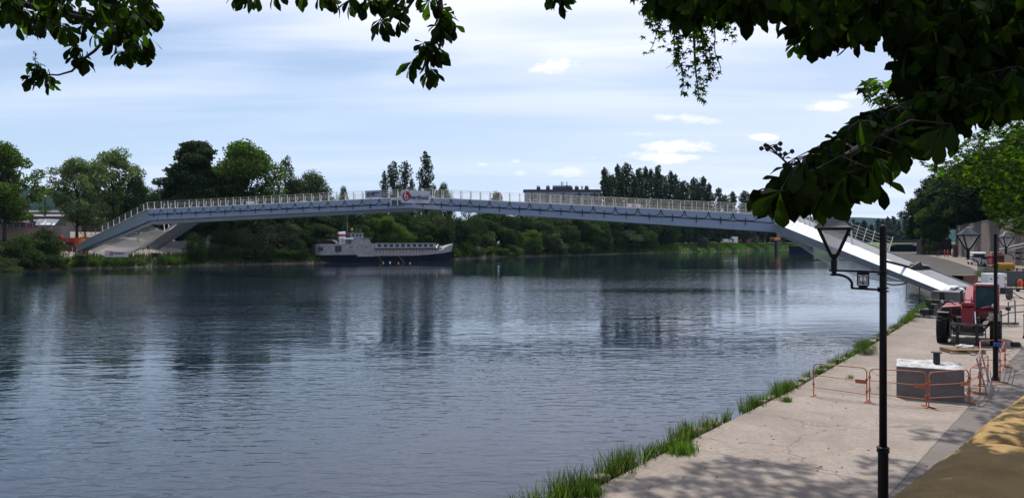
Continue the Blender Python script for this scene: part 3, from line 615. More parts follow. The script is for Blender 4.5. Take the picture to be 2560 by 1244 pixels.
# people at the foot of the second leg are built with the site things
# ================================================================ FOLIAGE
def leafmat(name, col, var, tr=0.3, k=.68):
    return mat(name, tuple(x*k for x in col), 0.8, 0.2, transl=tr, island=var, spec=0.12, tint=(1.3, 1.7, 0.5))
LM = {
 'dark': leafmat('leaf_dark', (0.050, 0.080, 0.028), 0.55, 0.22),
 'mid': leafmat('leaf_mid', (0.070, 0.120, 0.028), 0.55, 0.28),
 'bright': leafmat('leaf_bright', (0.095, 0.150, 0.026), 0.5, 0.32, .85),
 'grey': leafmat('leaf_greygreen', (0.095, 0.120, 0.062), 0.5, 0.25, .85),
 'poplar': leafmat('leaf_poplar', (0.060, 0.088, 0.040), 0.6, 0.2, .85),
 'airy': leafmat('leaf_plane', (0.150, 0.190, 0.085), 0.5, 0.32, .95),
}
def quads_at(Pt, size, rs, aspect=0.62, upbias=0.0):
    n = len(Pt); a = rs.normal(size=(n, 3)); a[:, 2] += upbias; a /= np.linalg.norm(a, axis=1)[:, None]+1e-9
    r = rs.normal(size=(n, 3)); u = np.cross(a, r); u /= np.linalg.norm(u, axis=1)[:, None]+1e-9; v = np.cross(a, u)
    s = size*rs.uniform(0.6, 1.4, n)[:, None]
    u = u*s*0.5; v = v*s*0.5*aspect
    V = np.stack([Pt-u*1.0, Pt+v-u*0.1, Pt+u, Pt-v-u*0.1], 1).reshape(-1, 3)
    return V, np.arange(4*n).reshape(n, 4)
def clumps(cent, rad, n_per, rs, squash=0.8):
    out = []
    for c_, r in zip(cent, rad):
        n = max(8, int(n_per*(r**2))); d = rs.normal(size=(n, 3)); d /= np.linalg.norm(d, axis=1)[:, None]
        q = rs.uniform(0.25, 1.0, n)**0.45
        p = d*(q*r*rs.uniform(0.8, 1.25, n))[:, None]; p[:, 2] *= squash; out.append(p+np.array(c_))
    return np.concatenate(out)
PROTO = {}
def proto(kind, seed, h, w, leaf, dens, lm):
    """trunk mesh and crown mesh of a tree h metres tall with a crown w metres wide, foot at the origin"""
    rs = np.random.RandomState(seed); rn = random.Random(seed); tb = MB()
    if kind == 'broad' or kind == 'airy':
        z0 = h*(0.16 if kind == 'broad' else 0.2); cen = []; rad = []
        nc = 44 if kind == 'broad' else 54
        for i in range(nc):
            a = rs.uniform(0, 2*PI); t_ = (i+rs.uniform(0, 1))/nc; z = z0+(h-z0)*(0.06+0.86*t_)
            prof = math.sin(PI*min(1, max(0.0, (t_*0.86+0.10)))**0.85)**0.6
            rr_ = w/2*prof*(rs.uniform(0.25, 0.84) if kind == 'broad' else rs.uniform(0.2, 0.95))
            cen.append((rr_*math.cos(a), rr_*math.sin(a), z)); rad.append(w*(rs.uniform(0.12, 0.2) if kind == 'broad' else rs.uniform(0.075, 0.135)))
        Pt = clumps(cen, rad, dens, rs, 0.75)
    elif kind == 'poplar':
        cen = []; rad = []; nc = 95
        for i in range(nc):
            t_ = (i+rs.uniform(0, 1))/nc; z = h*(0.08+0.9*t_); prof = min(1.0, (1.03-t_)*4.5)**0.6*min(1.0, 0.6+t_*1.6)
            a = rs.uniform(0, 2*PI); rr_ = w/2*prof*rs.uniform(0.15, 0.75); cen.append((rr_*math.cos(a), rr_*math.sin(a), z)); rad.append(w*rs.uniform(0.11, 0.17)*(0.55+0.5*prof))
        Pt = clumps(cen, rad, dens, rs, 1.7)
    elif kind == 'bush':
        cen = []; rad = []
        for i in range(30):
            a = rs.uniform(0, 2*PI); q = rs.uniform(0, 1)**0.5; z = h*rs.uniform(0.08, 0.86)*(1-0.45*q*q)
            cen.append((w/2*q*0.8*math.cos(a), w/2*q*0.8*math.sin(a), z)); rad.append(min(w, h)*rs.uniform(0.13, 0.23))
        Pt = clumps(cen, rad, dens, rs, 0.8)
    elif kind == 'willow':
        cen = []; rad = []
        for i in range(36):
            a = rs.uniform(0, 2*PI); q = rs.uniform(0, 1)**0.5; z = h*(0.35+0.6*rs.uniform(0, 1)*(1-0.6*q*q))
            cen.append((w/2*q*0.85*math.cos(a), w/2*q*0.85*math.sin(a), z)); rad.append(w*rs.uniform(0.08, 0.15))
        Pt = clumps(cen, rad, dens, rs, 1.0); k = rs.randint(0, len(Pt), len(Pt)//2); Q_ = Pt[k].copy(); Q_[:, 2] -= rs.uniform(0, 0.28*h, len(k)); Q_[:, 2] = np.maximum(Q_[:, 2], 0.05*h); Pt = np.concatenate([Pt, Q_])
    elif kind == 'birch':
        cen = []; rad = []
        for i in range(26):
            t_ = (i+.5)/26; a = rs.uniform(0, 2*PI); q = rs.uniform(0.1, .9)*math.sin(PI*(0.15+.8*t_))
            cen.append((w/2*q*math.cos(a), w/2*q*math.sin(a), h*(0.2+0.78*t_))); rad.append(w*rs.uniform(0.08, 0.15))
        Pt = clumps(cen, rad, dens, rs, 1.6)
    elif kind == 'layered':
        cen = []; rad = []
        for i in range(84):
            t_ = i/84; a = i*2.4+rs.uniform(-.5, .5); z = h*(0.2+0.77*t_); env = (1-t_)**0.55*0.88+0.10; q = rs.uniform(0.2, 1.0)*env
            cen.append((w/2*q*math.cos(a), w/2*q*math.sin(a), z)); rad.append(w*rs.uniform(0.08, 0.14))
        Pt = clumps(cen, rad, dens, rs, 0.42)
    Pt = Pt[Pt[:, 2] > 0.02*h]
    V, Q = quads_at(Pt, leaf, rs)
    cm = npmesh('crown', V, Q); cm.materials.append(LM[lm])
    th = h*(0.72 if kind != 'poplar' else 0.9); r0 = max(0.12, h*0.017)*(1.0 if kind != 'bush' else 0.5)
    bend = rs.uniform(-0.03, 0.03, 2)*h
    tp = [Vector((bend[0]*(k/6)**2, bend[1]*(k/6)**2, -0.6+(th+0.6)*k/6)) for k in range(7)]
    tb.tube(tp, [r0*(1.25-0.19*k) for k in range(7)], 7)
    idx = rn.sample(range(len(cen)), min(len(cen), 14 if kind not in ('poplar',) else 8))
    for i in idx:
        c_ = Vector(cen[i]); s_ = max(0.08, min(0.8, (c_.z/th)*0.62)); o_ = tp[0].lerp(tp[6], s_); m_ = o_.lerp(c_, 0.5)+Vector((0, 0, -0.04*h if kind != 'poplar' else 0))
        tb.tube([o_, m_, c_], [r0*0.5, r0*0.32, r0*0.1], 5)
    tm = newmesh('trunk', tb.V, tb.F, True); tm.materials.append(M['bark'])
    return tm, cm, h, w
def get(kind, lm, var=0, leaf=0.42, dens=100):
    key = (kind, lm, var, leaf, dens)
    if key not in PROTO:
        H = {'broad': (18, 14), 'airy': (18, 15), 'poplar': (30, 6), 'bush': (6, 7), 'willow': (14, 13), 'birch': (17, 6), 'layered': (18, 14)}[kind]
        PROTO[key] = proto(kind, 11+var*17+len(PROTO), H[0], H[1], leaf, dens, lm)
    return PROTO[key]
TR = random.Random(77)
def tree(kind, lm, foot, h, w, label, cat='tree', group=None, name=None, var=None, leaf=0.42, dens=100):
    w *= {'poplar': 1.3, 'broad': 1.3, 'airy': 1.45, 'layered': 1.4, 'birch': 1.35, 'willow': 1.2}.get(kind, 1.0)
    tm, cm, H, W_ = get(kind, lm, TR.randint(0, 2) if var is None else var, leaf, dens)
    nm = name or {'poplar': 'poplar_tree', 'bush': 'shrub', 'willow': 'willow_tree', 'birch': 'birch_tree', 'airy': 'plane_tree'}.get(kind, 'broadleaf_tree')
    o = empty(nm, foot, TR.uniform(0, 6.28), label, cat, group); o.scale = (w/W_, w/W_, h/H)
    for n_, me in (('trunk', tm), ('crown', cm)):
        c_ = bpy.data.objects.new(n_, me); C.objects.link(c_); c_.parent = o
    return o
def at_bank(px, ytop, wpx, d, kind, lm, label, **kw):
    f = bank(px, d); D = f.y; zt = EYE-(ytop-HOR)/F*D; h = max(1.2, zt-f.z+0.3); w = wpx/F*D
    return tree(kind, lm, f-Vector((0, 0, .3)), h*1.03, w, label, **kw)
# individual trees above the bridge line, left to right
at_bank(-75, 360, 150, 30, 'broad', 'mid', 'large tree cut off by the left edge of the photo behind the pale green one')
at_bank(12, 362, 145, 24, 'airy', 'bright', 'tall pale green tree at the left edge of the photo', dens=150)
at_bank(192, 400, 120, 26, 'airy', 'airy', 'airy grey-green plane tree left of its twin on the left bank', dens=115)
at_bank(282, 378, 135, 30, 'airy', 'airy', 'taller airy plane tree right of its twin on the left bank', var=1, dens=115)
at_bank(345, 446, 80, 24, 'broad', 'mid', 'dense dark tree just behind the top of the left ramp')
at_bank(485, 358, 155, 20, 'layered', 'dark', 'dark layered tree with horizontal boughs left of the rounded bright one', dens=190)
at_bank(428, 460, 70, 26, 'broad', 'dark', 'low dark tree beside the pale gabled house')
at_bank(622, 366, 165, 16, 'broad', 'bright', 'big rounded bright green tree rising behind the left span', dens=170)
at_bank(560, 420, 90, 26, 'broad', 'dark', 'dark tree filling the gap behind the rounded bright tree')
at_bank(717, 400, 52, 34, 'birch', 'grey', 'slender birch with thin drooping twigs behind the left span', dens=150)
at_bank(782, 438, 100, 26, 'broad', 'grey', 'grey-green rounded willow-like tree right of the slender birch')
at_bank(742, 452, 70, 30, 'broad', 'dark', 'dark low tree between the birch and the grey-green tree')
at_bank(857, 474, 32, 40, 'broad', 'mid', 'small lone tree poking above the railing left of the blue-grey banner')
for i, (px, yt, w_) in enumerate([(962, 432, 26), (984, 408, 40), (1014, 408, 38), (1030, 452, 24), (1065, 385, 40), (1048, 470, 22), (1085, 466, 26)]):
    at_bank(px, yt, w_, 45+(i % 3)*4, 'poplar', 'poplar', ['short poplar at the left side of the clump left of the red logo banner', 'broad left poplar of the twin clump behind the bridge crown', 'broad right poplar of the twin clump behind the bridge crown', 'short poplar at the right side of the clump behind the bridge crown', 'tallest single poplar spire right of the bridge crown', 'stunted poplar at the left foot of the single tall spire', 'stunted poplar at the right foot of the single tall spire'][i], group='poplars behind the bridge crown', dens=60, leaf=0.6)
at_bank(1110, 466, 42, 48, 'broad', 'mid', 'round tree just right of the single tall poplar')
at_bank(1242, 482, 40, 60, 'broad', 'grey', 'pale round tree showing above the railing left of the grey building')
at_bank(1445, 505, 60, 40, 'broad', 'dark', 'low tree in front of the grey building')
pl = [(1513, 424, 32), (1530, 440, 26), (1546, 416, 30), (1567, 411, 32), (1585, 440, 24), (1597, 424, 26), (1612, 422, 30), (1630, 426, 26), (1645, 417, 24), (1656, 440, 24), (1674, 431, 26), (1690, 440, 26), (1708, 455, 28), (1722, 460, 24), (1736, 448, 30), (1756, 446, 34), (1771, 462, 26), (1796, 473, 28), (1813, 490, 18), (1829, 481, 24), (1862, 479, 26), (1880, 484, 24), (1905, 492, 22), (1935, 500, 24), (1960, 496, 20)]
for i, (px, yt, w_) in enumerate(pl):
    at_bank(px, yt, w_*1.12, 30+(i % 4)*7, 'poplar', 'poplar', '%s poplar from the left in the long dark row behind the right span' % ORD[i], group='row of poplars behind the right span', dens=55, leaf=0.75)
# wooded bank under the bridge: back row of trees
br_ = [(p, TR.uniform(488, 515) if p < 840 else TR.uniform(506, 524)) for p in range(500, 900, 52)]+[(p, TR.uniform(514, 535)) for p in range(905, 1660, 44)]
for i, (px, yt) in enumerate(br_):
    k = TR.choice(['broad', 'broad', 'willow']); lm = TR.choice(['dark', 'mid', 'mid', 'grey'] if px > 900 else ['dark', 'dark', 'grey', 'dark'])
    at_bank(px, yt, TR.uniform(70, 95), TR.uniform(13, 20), k, lm, '%s tree from the left in the tall wood seen under the bridge' % ORD[i], group='wood on the far bank under the bridge')
# middle row
mr = list(range(560, 1660, 50))
for i, px in enumerate(mr):
    yt = TR.uniform(540, 572)+(8 if px > 1400 else 0); lm = TR.choice(['mid', 'bright', 'grey', 'dark', 'mid'] if px > 900 else ['dark', 'grey', 'dark'])
    at_bank(px+TR.uniform(-12, 12), yt, TR.uniform(58, 85), TR.uniform(6, 9), TR.choice(['bush', 'willow', 'broad']), lm, '%s small tree from the left in the middle layer of the far bank wood' % ORD[i], group='small trees on the far bank', cat='tree', name='small_tree')
# shrubs at the water's edge
fr = [(465, 640), (492, 572), (530, 600), (560, 608)]+[(p, TR.uniform(588, 615)) for p in range(600, 780, 30)]+[(p, TR.uniform(590, 618)) for p in range(1128, 1480, 30)]
for i, (px, yt) in enumerate(fr):
    lm = TR.choice(['mid', 'mid', 'bright', 'grey', 'dark'] if px > 1000 else ['dark', 'mid', 'dark'])
    at_bank(px, yt, TR.uniform(46, 66), TR.uniform(1.5, 3.5), 'bush', lm, '%s waterside shrub from the left along the far bank under the bridge' % ORD[i], cat='shrub', group='waterside shrubs on the far bank', leaf=0.36)
fr = [(1500, 590), (1535, 584), (1570, 580), (1600, 575), (1622, 590)]
for i, (px, yt) in enumerate(fr):
    at_bank(px, yt, 56, 7+i, 'bush', ['dark', 'mid', 'dark', 'mid', 'grey'][i], '%s bush from the left above the reeds' % ORD[i], cat='shrub', group='bushes above the reeds', leaf=0.5)
at_bank(1758, 582, 30, 12, 'bush', 'grey', 'lone pale bush on the bright grassy bank', cat='shrub', leaf=0.5)
# left foreground shrubs of the far bank
ls = [(-40, 590, 90, 3, 'mid'), (18, 590, 80, 4, 'dark'), (62, 572, 86, 5, 'mid'), (108, 556, 76, 6, 'dark'), (140, 590, 62, 4, 'mid'), (22, 642, 62, 0.5, 'grey'), (75, 622, 84, 1, 'dark'), (120, 628, 70, 1, 'dark'), (165, 638, 46, 1, 'bright'), (-60, 640, 80, 1, 'dark')]
nmL = ['dark shrub just beyond the left edge of the photo', 'broad dark shrub near the left edge of the photo', 'leafy green shrub in front of the brown shed roof', 'tallest dark shrub left of the small red telehandler', 'green shrub just left of the small red telehandler', 'pale willow scrub at the waterline near the left edge', 'dark shrub overhanging the water between pale willow scrub and the tallest shrub', 'dark shrub at the waterline below the tallest shrub', 'bright yellow-green bush at the waterline left of the ramp foot', 'dark waterside shrub cut by the left edge']
for (px, yt, w_, d, lm), nm in zip(ls, nmL): at_bank(px, yt, w_, d, 'bush', lm, nm, cat='shrub', leaf=0.34, group='shrubs on the left bank')
lw = [(205, 650, 34), (232, 640, 34), (262, 646, 40), (292, 640, 40), (322, 644, 40), (350, 646, 34), (408, 636, 36), (436, 640, 40), (455, 646, 34)]
for i, (px, yt, w_) in enumerate(lw):
    at_bank(px, yt-3, w_, 1.2, 'bush', 'bright' if i % 2 else 'mid', '%s low bush from the left on the rough bank below the left legs' % ORD[i], cat='shrub', leaf=0.3, group='low bushes below the left legs')
# slim young tree on the site
at_bank(213, 555, 26, 22, 'birch', 'mid', 'thin young tree standing on the earth site behind the ramp', name='young_tree', leaf=0.3)
# trees beyond the grassy bank
for i, px in enumerate(range(1650, 2080, 34)):
    at_bank(px, TR.uniform(520, 548)+(px-1650)*0.03, TR.uniform(44, 60), 62+TR.uniform(0, 14), 'broad', 'dark', '%s tree from the left in the dark wood behind the grassy bank' % ORD[i], group='dark wood behind the grassy bank', leaf=0.8, dens=45)
# dense dark underwood closing the wood behind
for i, px in enumerate(range(470, 1680, 34)):
    at_bank(px, 532 if px < 900 else 540, 62, 24+(i % 3)*2, 'bush', 'dark', '%s thicket from the left deep in the far bank wood' % ORD[i], cat='shrub', group='thickets deep in the far bank wood', name='thicket', leaf=0.6, dens=140)
for i, px in enumerate(range(1650, 2100, 30)):
    at_bank(px, 562, 52, 84, 'bush', 'dark', '%s thicket from the left behind the far construction yard' % ORD[i], cat='shrub', group='thickets behind the far yard', name='thicket', leaf=0.9, dens=90)
# reeds
def blades(name, pts, hmin, hmax, w, m, seed, label, lean=0.35, kind='stuff'):
    rs = np.random.RandomState(seed); n = len(pts); Pt = np.array(pts)
    a = rs.uniform(0, 2*PI, n); h_ = rs.uniform(hmin, hmax, n); dx = np.cos(a); dy = np.sin(a); q = rs.uniform(-PI, PI, n)
    le = rs.uniform(0.05, lean, n)*h_; W_ = np.stack([np.cos(q), np.sin(q), 0*q], 1)*w/2
    tip = Pt+np.stack([dx*le, dy*le, h_], 1); mid = Pt+np.stack([dx*le*0.3, dy*le*0.3, h_*0.6], 1)
    V = np.stack([Pt-W_, Pt+W_, mid+W_*.75, mid-W_*.75, tip+W_*.08, tip-W_*.08], 1).reshape(-1, 3)
    k = np.arange(n)*6; Q = np.concatenate([np.stack([k, k+1, k+2, k+3], 1), np.stack([k+3, k+2, k+4, k+5], 1)])
    return tag(link(name, npmesh(name, V, Q), m), label, None, None, kind)
gl = leafmat('grass_blade', (0.10, 0.17, 0.03), 0.45, 0.35)
gl2 = leafmat('reed_blade', (0.075, 0.12, 0.035), 0.45, 0.3)
rs = np.random.RandomState(4)
pts = [tuple(bank(rs.uniform(1470, 1600), rs.uniform(0.3, 9))) for _ in range(5000)]
blades('reeds', pts, 1.2, 3.0, 0.14, gl2, 1, 'green reeds at the waterline left of the grassy bank')
pts = [tuple(bank(rs.uniform(1600, 2020), rs.uniform(0.2, 25))) for _ in range(16000)]
blades('bank_grass', pts, 0.3, 0.85, 0.3, leafmat('bank_grass_blade', (0.10, 0.19, 0.028), 0.3, 0.35), 2, 'long bright grass on the sloping far bank at the right')
pts = [tuple(bank(rs.uniform(180, 1500), rs.uniform(0.2, 5))) for _ in range(9000)]
blades('waterside_weeds', pts, 0.5, 1.4, 0.14, gl2, 3, 'rough weeds along the foot of the far bank')
# stones at the far waterline
sb = MB(); r_ = random.Random(8)
for i in range(160):
    px = r_.uniform(200, 620); p = bank(px, r_.uniform(-0.1, 0.9)); s = r_.uniform(.08, .26); sb.lathe([(0, -s*.5), (s*.8, -s*.3), (s, 0), (s*.6, s*.4), (0, s*.5)], 6, p, rot0=r_.uniform(0, 3))
tag(sb.build('riprap', M['rampart']), 'small pale stones scattered at the far waterline', kind='stuff')
# distant poplars right
for i, (px, yt, w_) in enumerate([(2046, 556, 18), (2060, 560, 16), (2132, 548, 12), (2145, 554, 12), (2160, 550, 14), (2178, 560, 12), (2196, 546, 11), (2205, 548, 12), (2220, 542, 13), (2234, 540, 13), (2246, 552, 12), (2262, 545, 12), (2274, 546, 12), (2284, 547, 10), (2296, 556, 12), (2312, 560, 14), (2110, 562, 16), (2122, 566, 14)]):
    D = 760+(i % 5)*22; f = Vector((X(px, D), D, 2.4)); h = EYE-(yt-HOR)/F*D-2.4
    tree('poplar', 'poplar', f, h, w_*1.3/F*D, '%s of the far-off poplars in front of the blue hills' % ORD[i].capitalize(), group='far-off poplars before the hills', leaf=1.4, dens=18)
for i, px in enumerate(range(2040, 2360, 26)):
    D = 700+(i % 3)*15; f = Vector((X(px, D), D, 2.3)); h = (HOR-TR.uniform(572, 584))/F*D+1.7
    tree('broad', 'dark', f, h, TR.uniform(30, 40)/F*D, '%s of the far-off bushy trees under the blue hills' % ORD[i].capitalize(), group='far-off bushy trees', leaf=1.4, dens=16)
# dense trees on the rampart at right
rt = [(2306, 478, 80, 262, 'mid', 'broad'), (2345, 440, 110, 248, 'dark', 'broad'), (2395, 425, 130, 235, 'mid', 'broad'), (2440, 400, 150, 212, 'dark', 'broad'), (2500, 360, 180, 182, 'dark', 'broad'), (2570, 330, 220, 158, 'dark', 'broad'), (2650, 300, 260, 130, 'mid', 'broad'), (2322, 512, 60, 240, 'bright', 'broad')]
for i, (px, yt, w_, D, lm, k) in enumerate(rt):
    base = 2.5 if px < 2390 else 7.0; f = Vector((X(px, D), D, base)); h = EYE-(yt-HOR)/F*D-base
    tree(k, lm, f+Vector((4, 6, 0)), h, w_/F*D*1.15, '%s tree of the leafy row over the rampart wall, %s' % (ORD[i], 'counting from the far end'), group='trees over the rampart wall', leaf=0.5, dens=150)
# ================================================================ BUILDINGS AND FAR SITE
def winrow(parent, x0, x1, n, z, w, h, y, m, name='window', frame=None):
    base = None
    for i in range(n):
        x = x0+(x1-x0)*(i+0.5)/n
        if base is None:
            b = MB(); b.box((0, 0, 0), (w, 0.12, h)); o = b.build(name, m, parent); base = o
        else:
            o = base.copy(); C.objects.link(o); o.parent = parent
        o.location = (x, y, z)
# modern residence with roof blocks
bD = 430; q = P(1408, 520, bD); BZ = 3.0
rb = empty('apartment_building', (q.x, bD, BZ), 0.0, 'grey apartment block with flat roof, dark roof turrets and thin chimneys', 'building')
sc_ = bD/F
bw = 192*sc_; ztop = EYE+(HOR-480)*sc_-BZ
cg = mat('building_render', (0.27, 0.28, 0.32), 0.85, 0.08, 0.1); cg2 = mat('building_dark', (0.06, 0.055, 0.075), 0.85, 0.15, 0.3)
b = MB(); b.box((0, 7, ztop/2), (bw, 14, ztop)); b.build('wall', cg, rb)
b = MB(); b.box((0, 7, ztop+1.0), (bw+1.5, 15, 0.9)); b.build('roof_slab', cg2, rb)
b = MB(); b.box((0, 7, ztop+0.3), (bw-1.0, 13, 0.6)); b.build('attic', M['winglass'], rb)
for px, w_, h_ in ((1347, 9, 7), (1371, 9, 8), (1408, 50, 8), (1444, 9, 7), (1469, 9, 7)):
    x = X(px, bD)-q.x; b = MB(); b.box((x, 6, ztop+1.45+h_*sc_/2), (w_*sc_, 5, h_*sc_)); r_ = random.Random(px)
    for k in range(int(w_/4)): b.box((x+(k-w_/8+.5)*4*sc_, 6, ztop+1.45+h_*sc_+0.4), (2.2*sc_, 4, 0.9))
    b.build('roof_turret', cg2, rb)
for px in (1405, 1409, 1419, 1456, 1459):
    x = X(px, bD)-q.x; b = MB(); b.tube([(x, 6, ztop+2.0), (x, 6, ztop+(6.3 if px < 1430 else 3.8))], 0.22, 8); b.build('chimney', cg2, rb)
for r_ in range(7):
    winrow(rb, -bw/2+1, bw/2-1, 13, ztop-2.2-r_*3.4, 1.5, 1.9, -0.03, M['winglass'])
for k in range(5): b = MB(); b.box((-bw/2+4+k*(bw-8)/4, -0.4, ztop/2), (1.1, 0.8, ztop-1)); b.build('stair_shaft', cg2, rb)

def house(name, foot, w, d, h, roofh, label, wall, roof, rz=0, nwin=3, rows=2, hip=False, over=0.5):
    o = empty(name, foot, rz, label, 'building')
    b = MB(); b.box((0, 0, h/2), (w, d, h)); 
    if not hip: b.add([(-w/2, -d/2, h), (-w/2, d/2, h), (-w/2, 0, h+roofh), (w/2, -d/2, h), (w/2, d/2, h), (w/2, 0, h+roofh)], [(0, 1, 2), (5, 4, 3)])
    b.build('wall', wall, o)
    b = MB(); ov = over; e = h-0.05; iw = w/2-(d/2 if hip else 0)
    top = [(-max(iw, .1) if hip else -w/2-ov, 0, h+roofh), (max(iw, .1) if hip else w/2+ov, 0, h+roofh)]
    lo = [(-w/2-ov, -d/2-ov, e), (w/2+ov, -d/2-ov, e), (w/2+ov, d/2+ov, e), (-w/2-ov, d/2+ov, e)]
    lo2 = [(x, y, z-0.2) for x, y, z in lo]
    b.add(lo+top+lo2, [(0, 1, 5, 4), (2, 3, 4, 5), (1, 2, 5), (3, 0, 4), (9, 8, 7, 6), (0, 6, 7, 1), (1, 7, 8, 2), (2, 8, 9, 3), (3, 9, 6, 0)])
    b.build('roof', roof, o)
    for r_ in range(rows): winrow(o, -w/2+0.6, w/2-0.6, nwin, h*(r_+0.6)/rows, 0.9, 1.2, -d/2-0.02, M['winglass'])
    return o
wl_w = mat('pale_render', (0.52, 0.50, 0.50), 0.85, 0.06, 0.4); rf_d = mat('dark_roof', (0.09, 0.075, 0.085), 0.8, 0.2, 1.0)
f = bank(404, 62); k = f.y/F
house('gabled_house', f+Vector((2.0, 0, 0)), 24*k, 9, (HOR-480)*k+EYE-f.z, 1.5, 'pale house with dark overhanging roof half hidden left of the layered tree', wl_w, rf_d, 0.15, 2, 4, hip=True, over=1.2)
f = bank(389, 90); k = f.y/F
house('flat_annex', f, 14*k, 6, (HOR-492)*k+EYE-f.z, 0.3, 'small beige block left of the pale gabled house', mat('beige', (0.36, 0.34, 0.31), 0.85), rf_d, 0, 2, 3, over=0.2)
# long sheds and walls left
f = bank(130, 95); k = f.y/F
house('long_warehouse', f, 200*k, 14, (HOR-532)*k+EYE-f.z, 0.8, 'long low pale blue-grey warehouse behind the left bank', mat('warehouse', (0.33, 0.37, 0.44), 0.8, 0.06), rf_d, 0, 9, 1, over=.3)
f = bank(285, 70); k = f.y/F
house('red_brick_outbuilding', f, 120*k, 9, (HOR-548)*k+EYE-f.z, 1.0, 'low red-brown building behind the earth site', mat('brick_red', (0.14, 0.065, 0.05), 0.9, 0.2, 2), rf_d, 0, 6, 1, over=.4)
f = bank(130, 58); k = f.y/F
house('grey_shed', f, 110*k, 7, (HOR-541)*k+EYE-f.z, 0.5, 'low grey-brown shed with flat roof behind the brown retaining wall', mat('greybrown', (0.20, 0.17, 0.15), 0.9, 0.2, 1), mat('roof_grey', (.22, .2, .19), .9), 0, 4, 1, over=.3)
f = bank(35, 26); k = f.y/F
b = MB(); b.box((0, 0, 1.6), (230*k, 0.5, 3.4)); b.box((0, -0.02, 3.35), (230*k, 0.7, 0.16))
o = empty('retaining_wall', Vector((X(10, f.y), f.y, f.z-0.4)), 0.06, 'long brown retaining wall behind the shrubs on the left bank', 'wall'); b.build('wall', mat('brown_wall', (0.25, 0.17, 0.13), 0.92, 0.15, 0.6, bump=.5, bscale=4), o)
b = MB(); bb = []
for i in range(16):
    x = -115*k+i*230*k/15; p_ = MB(); p_.bar((x, 0, 3.4), (x, 0, 4.3), 0.09); p_.build('fence_post', M['galv'], o)
b.bar((-115*k, 0, 4.3), (115*k, 0, 4.3), .07); b.bar((-115*k, 0, 3.9), (115*k, 0, 3.9), .05); b.build('fence_rail', M['galv'], o)
f = bank(140, 22); k = f.y/F
o = empty('concrete_block_hut', Vector((X(137, f.y), f.y, f.z+.35)), 0.05, 'grey concrete hut under a bright white tarpaulin roof sheet', 'hut')
b = MB(); b.box((0, 0, 1.7), (54*k, 3.5, 3.4)); b.build('wall', M['concrete_block'], o, bevel=.03)
tp_ = empty('tarpaulin', Vector((X(118, f.y-1), f.y-1.2, f.z+4.0)), 0.05, 'bright white tarpaulin sheet lying sloped over the grey hut roof', 'tarpaulin')
b = MB(); b.loft([[Vector((-23*k, -.8, 0.0)), Vector((-23*k-.6, 1.6, 1.35)), Vector((-23*k-.6, 1.7, 1.3)), Vector((-23*k, -.7, -.06))], [Vector((0, -.9, 0.03)), Vector((-.3, 1.6, 1.4)), Vector((-.3, 1.7, 1.33)), Vector((0, -.8, -.03))], [Vector((23*k, -.8, 0)), Vector((21*k, 1.6, 1.3)), Vector((21*k, 1.7, 1.25)), Vector((23*k, -.7, -.06))]]); b.build('sheet', M['paintwhite'], tp_)
# buses / coaches behind the wall
def coach(px, d, L, label, col):
    f = bank(px, d); o = empty('coach', f, 0.03, label, 'bus')
    b = MB(); b.box((0, 0, 1.75), (L, 2.5, 2.4)); b.build('body', col, o, bevel=.2)
    b = MB(); b.box((0, 0, 3.05), (L-.4, 2.3, .35)); b.build('roof', M['paintwhite'], o, bevel=.1)
    b = MB(); b.box((0, -1.24, 2.2), (L-1, .06, .9)); b.build('window_band', M['winglass'], o)
    for x in (-L*.33, L*.3): b = MB(); b.lathe([(0, -.15), (.5, -.15), (.5, .15), (0, .15)], 14, (x, -1.15, .5), 'Y'); b.build('wheel', M['tyre'], o)
coach(2, 38, 12, 'purple coach with white roof at the left edge of the photo', M['purple']); coach(46, 42, 9, 'purple and white coach just right of the one at the left edge', M['purple'])
# generic site vehicle builder
def vehicle(name, loc, rz, L, W_, H, body, label, cat, kind='van', stripe=None):
    o = empty(name, loc, rz, label, cat)
    if kind == 'van':
        prof = [(-L/2, .35), (-L/2, H*.92), (-L/2+.25, H), (L/2-L*.27, H), (L/2-L*.12, H*.62), (L/2, H*.5), (L/2, .35)]
    elif kind == 'pickup': prof = [(-L/2, .4), (-L/2, H*.55), (-L*.05, H*.55), (-L*.02, H), (L*.22, H), (L*.3, H*.6), (L/2, H*.52), (L/2, .4)]
    else: prof = [(-L/2, .3), (-L/2, H), (L/2, H), (L/2, .3)]
    b = MB(); b.loft([[Vector((x, y, z)) for x, z in prof] for y in (-W_/2, W_/2)]); b.build('body', body, o, bevel=0.07)
    for s in (-1, 1):
        b = MB(); b.box((L*.12 if kind == 'van' else L*.1, s*(W_/2+.005), H*.74), (L*.2, .03, H*.26)); b.build('side_window', M['winglass'], o)
    b = MB(); b.box((-L/2-.01, 0, H*.72), (.03, W_*.8, H*.26)); b.build('rear_window', M['winglass'], o)
    if kind == 'van':
        b = MB(); b.box((L/2-L*.19, 0, H*.8), (.05, W_*.85, H*.36), (0, -.85, 0)); b.build('windscreen', M['winglass'], o)
    for x in (-L*.3, L*.32):
        for s in (-1, 1):
            b = MB(); b.lathe([(0, -.11), (.34, -.11), (.36, -.08), (.36, .08), (.34, .11), (0, .11)], 18, (x, s*(W_/2-.08), .36), 'Y'); w = b.build('wheel', M['tyre'], o)
            b = MB(); b.lathe([(0, 0), (.2, 0), (.2, .02), (0, .02)], 12, (x, s*(W_/2+.03)-(0 if s < 0 else .02), .36), 'Y'); b.build('rim', M['galv'], w)
    for s in (-1, 1):
        b = MB(); b.box((-L/2-.01, s*W_*.44, H*.45), (.04, .12, .4)); b.build('tail_light', M['red2'], o)
        b = MB(); b.box((L/2+.01, s*W_*.36, H*.4), (.04, .3, .16)); b.build('headlight', M['milk_lens'], o)
    return o
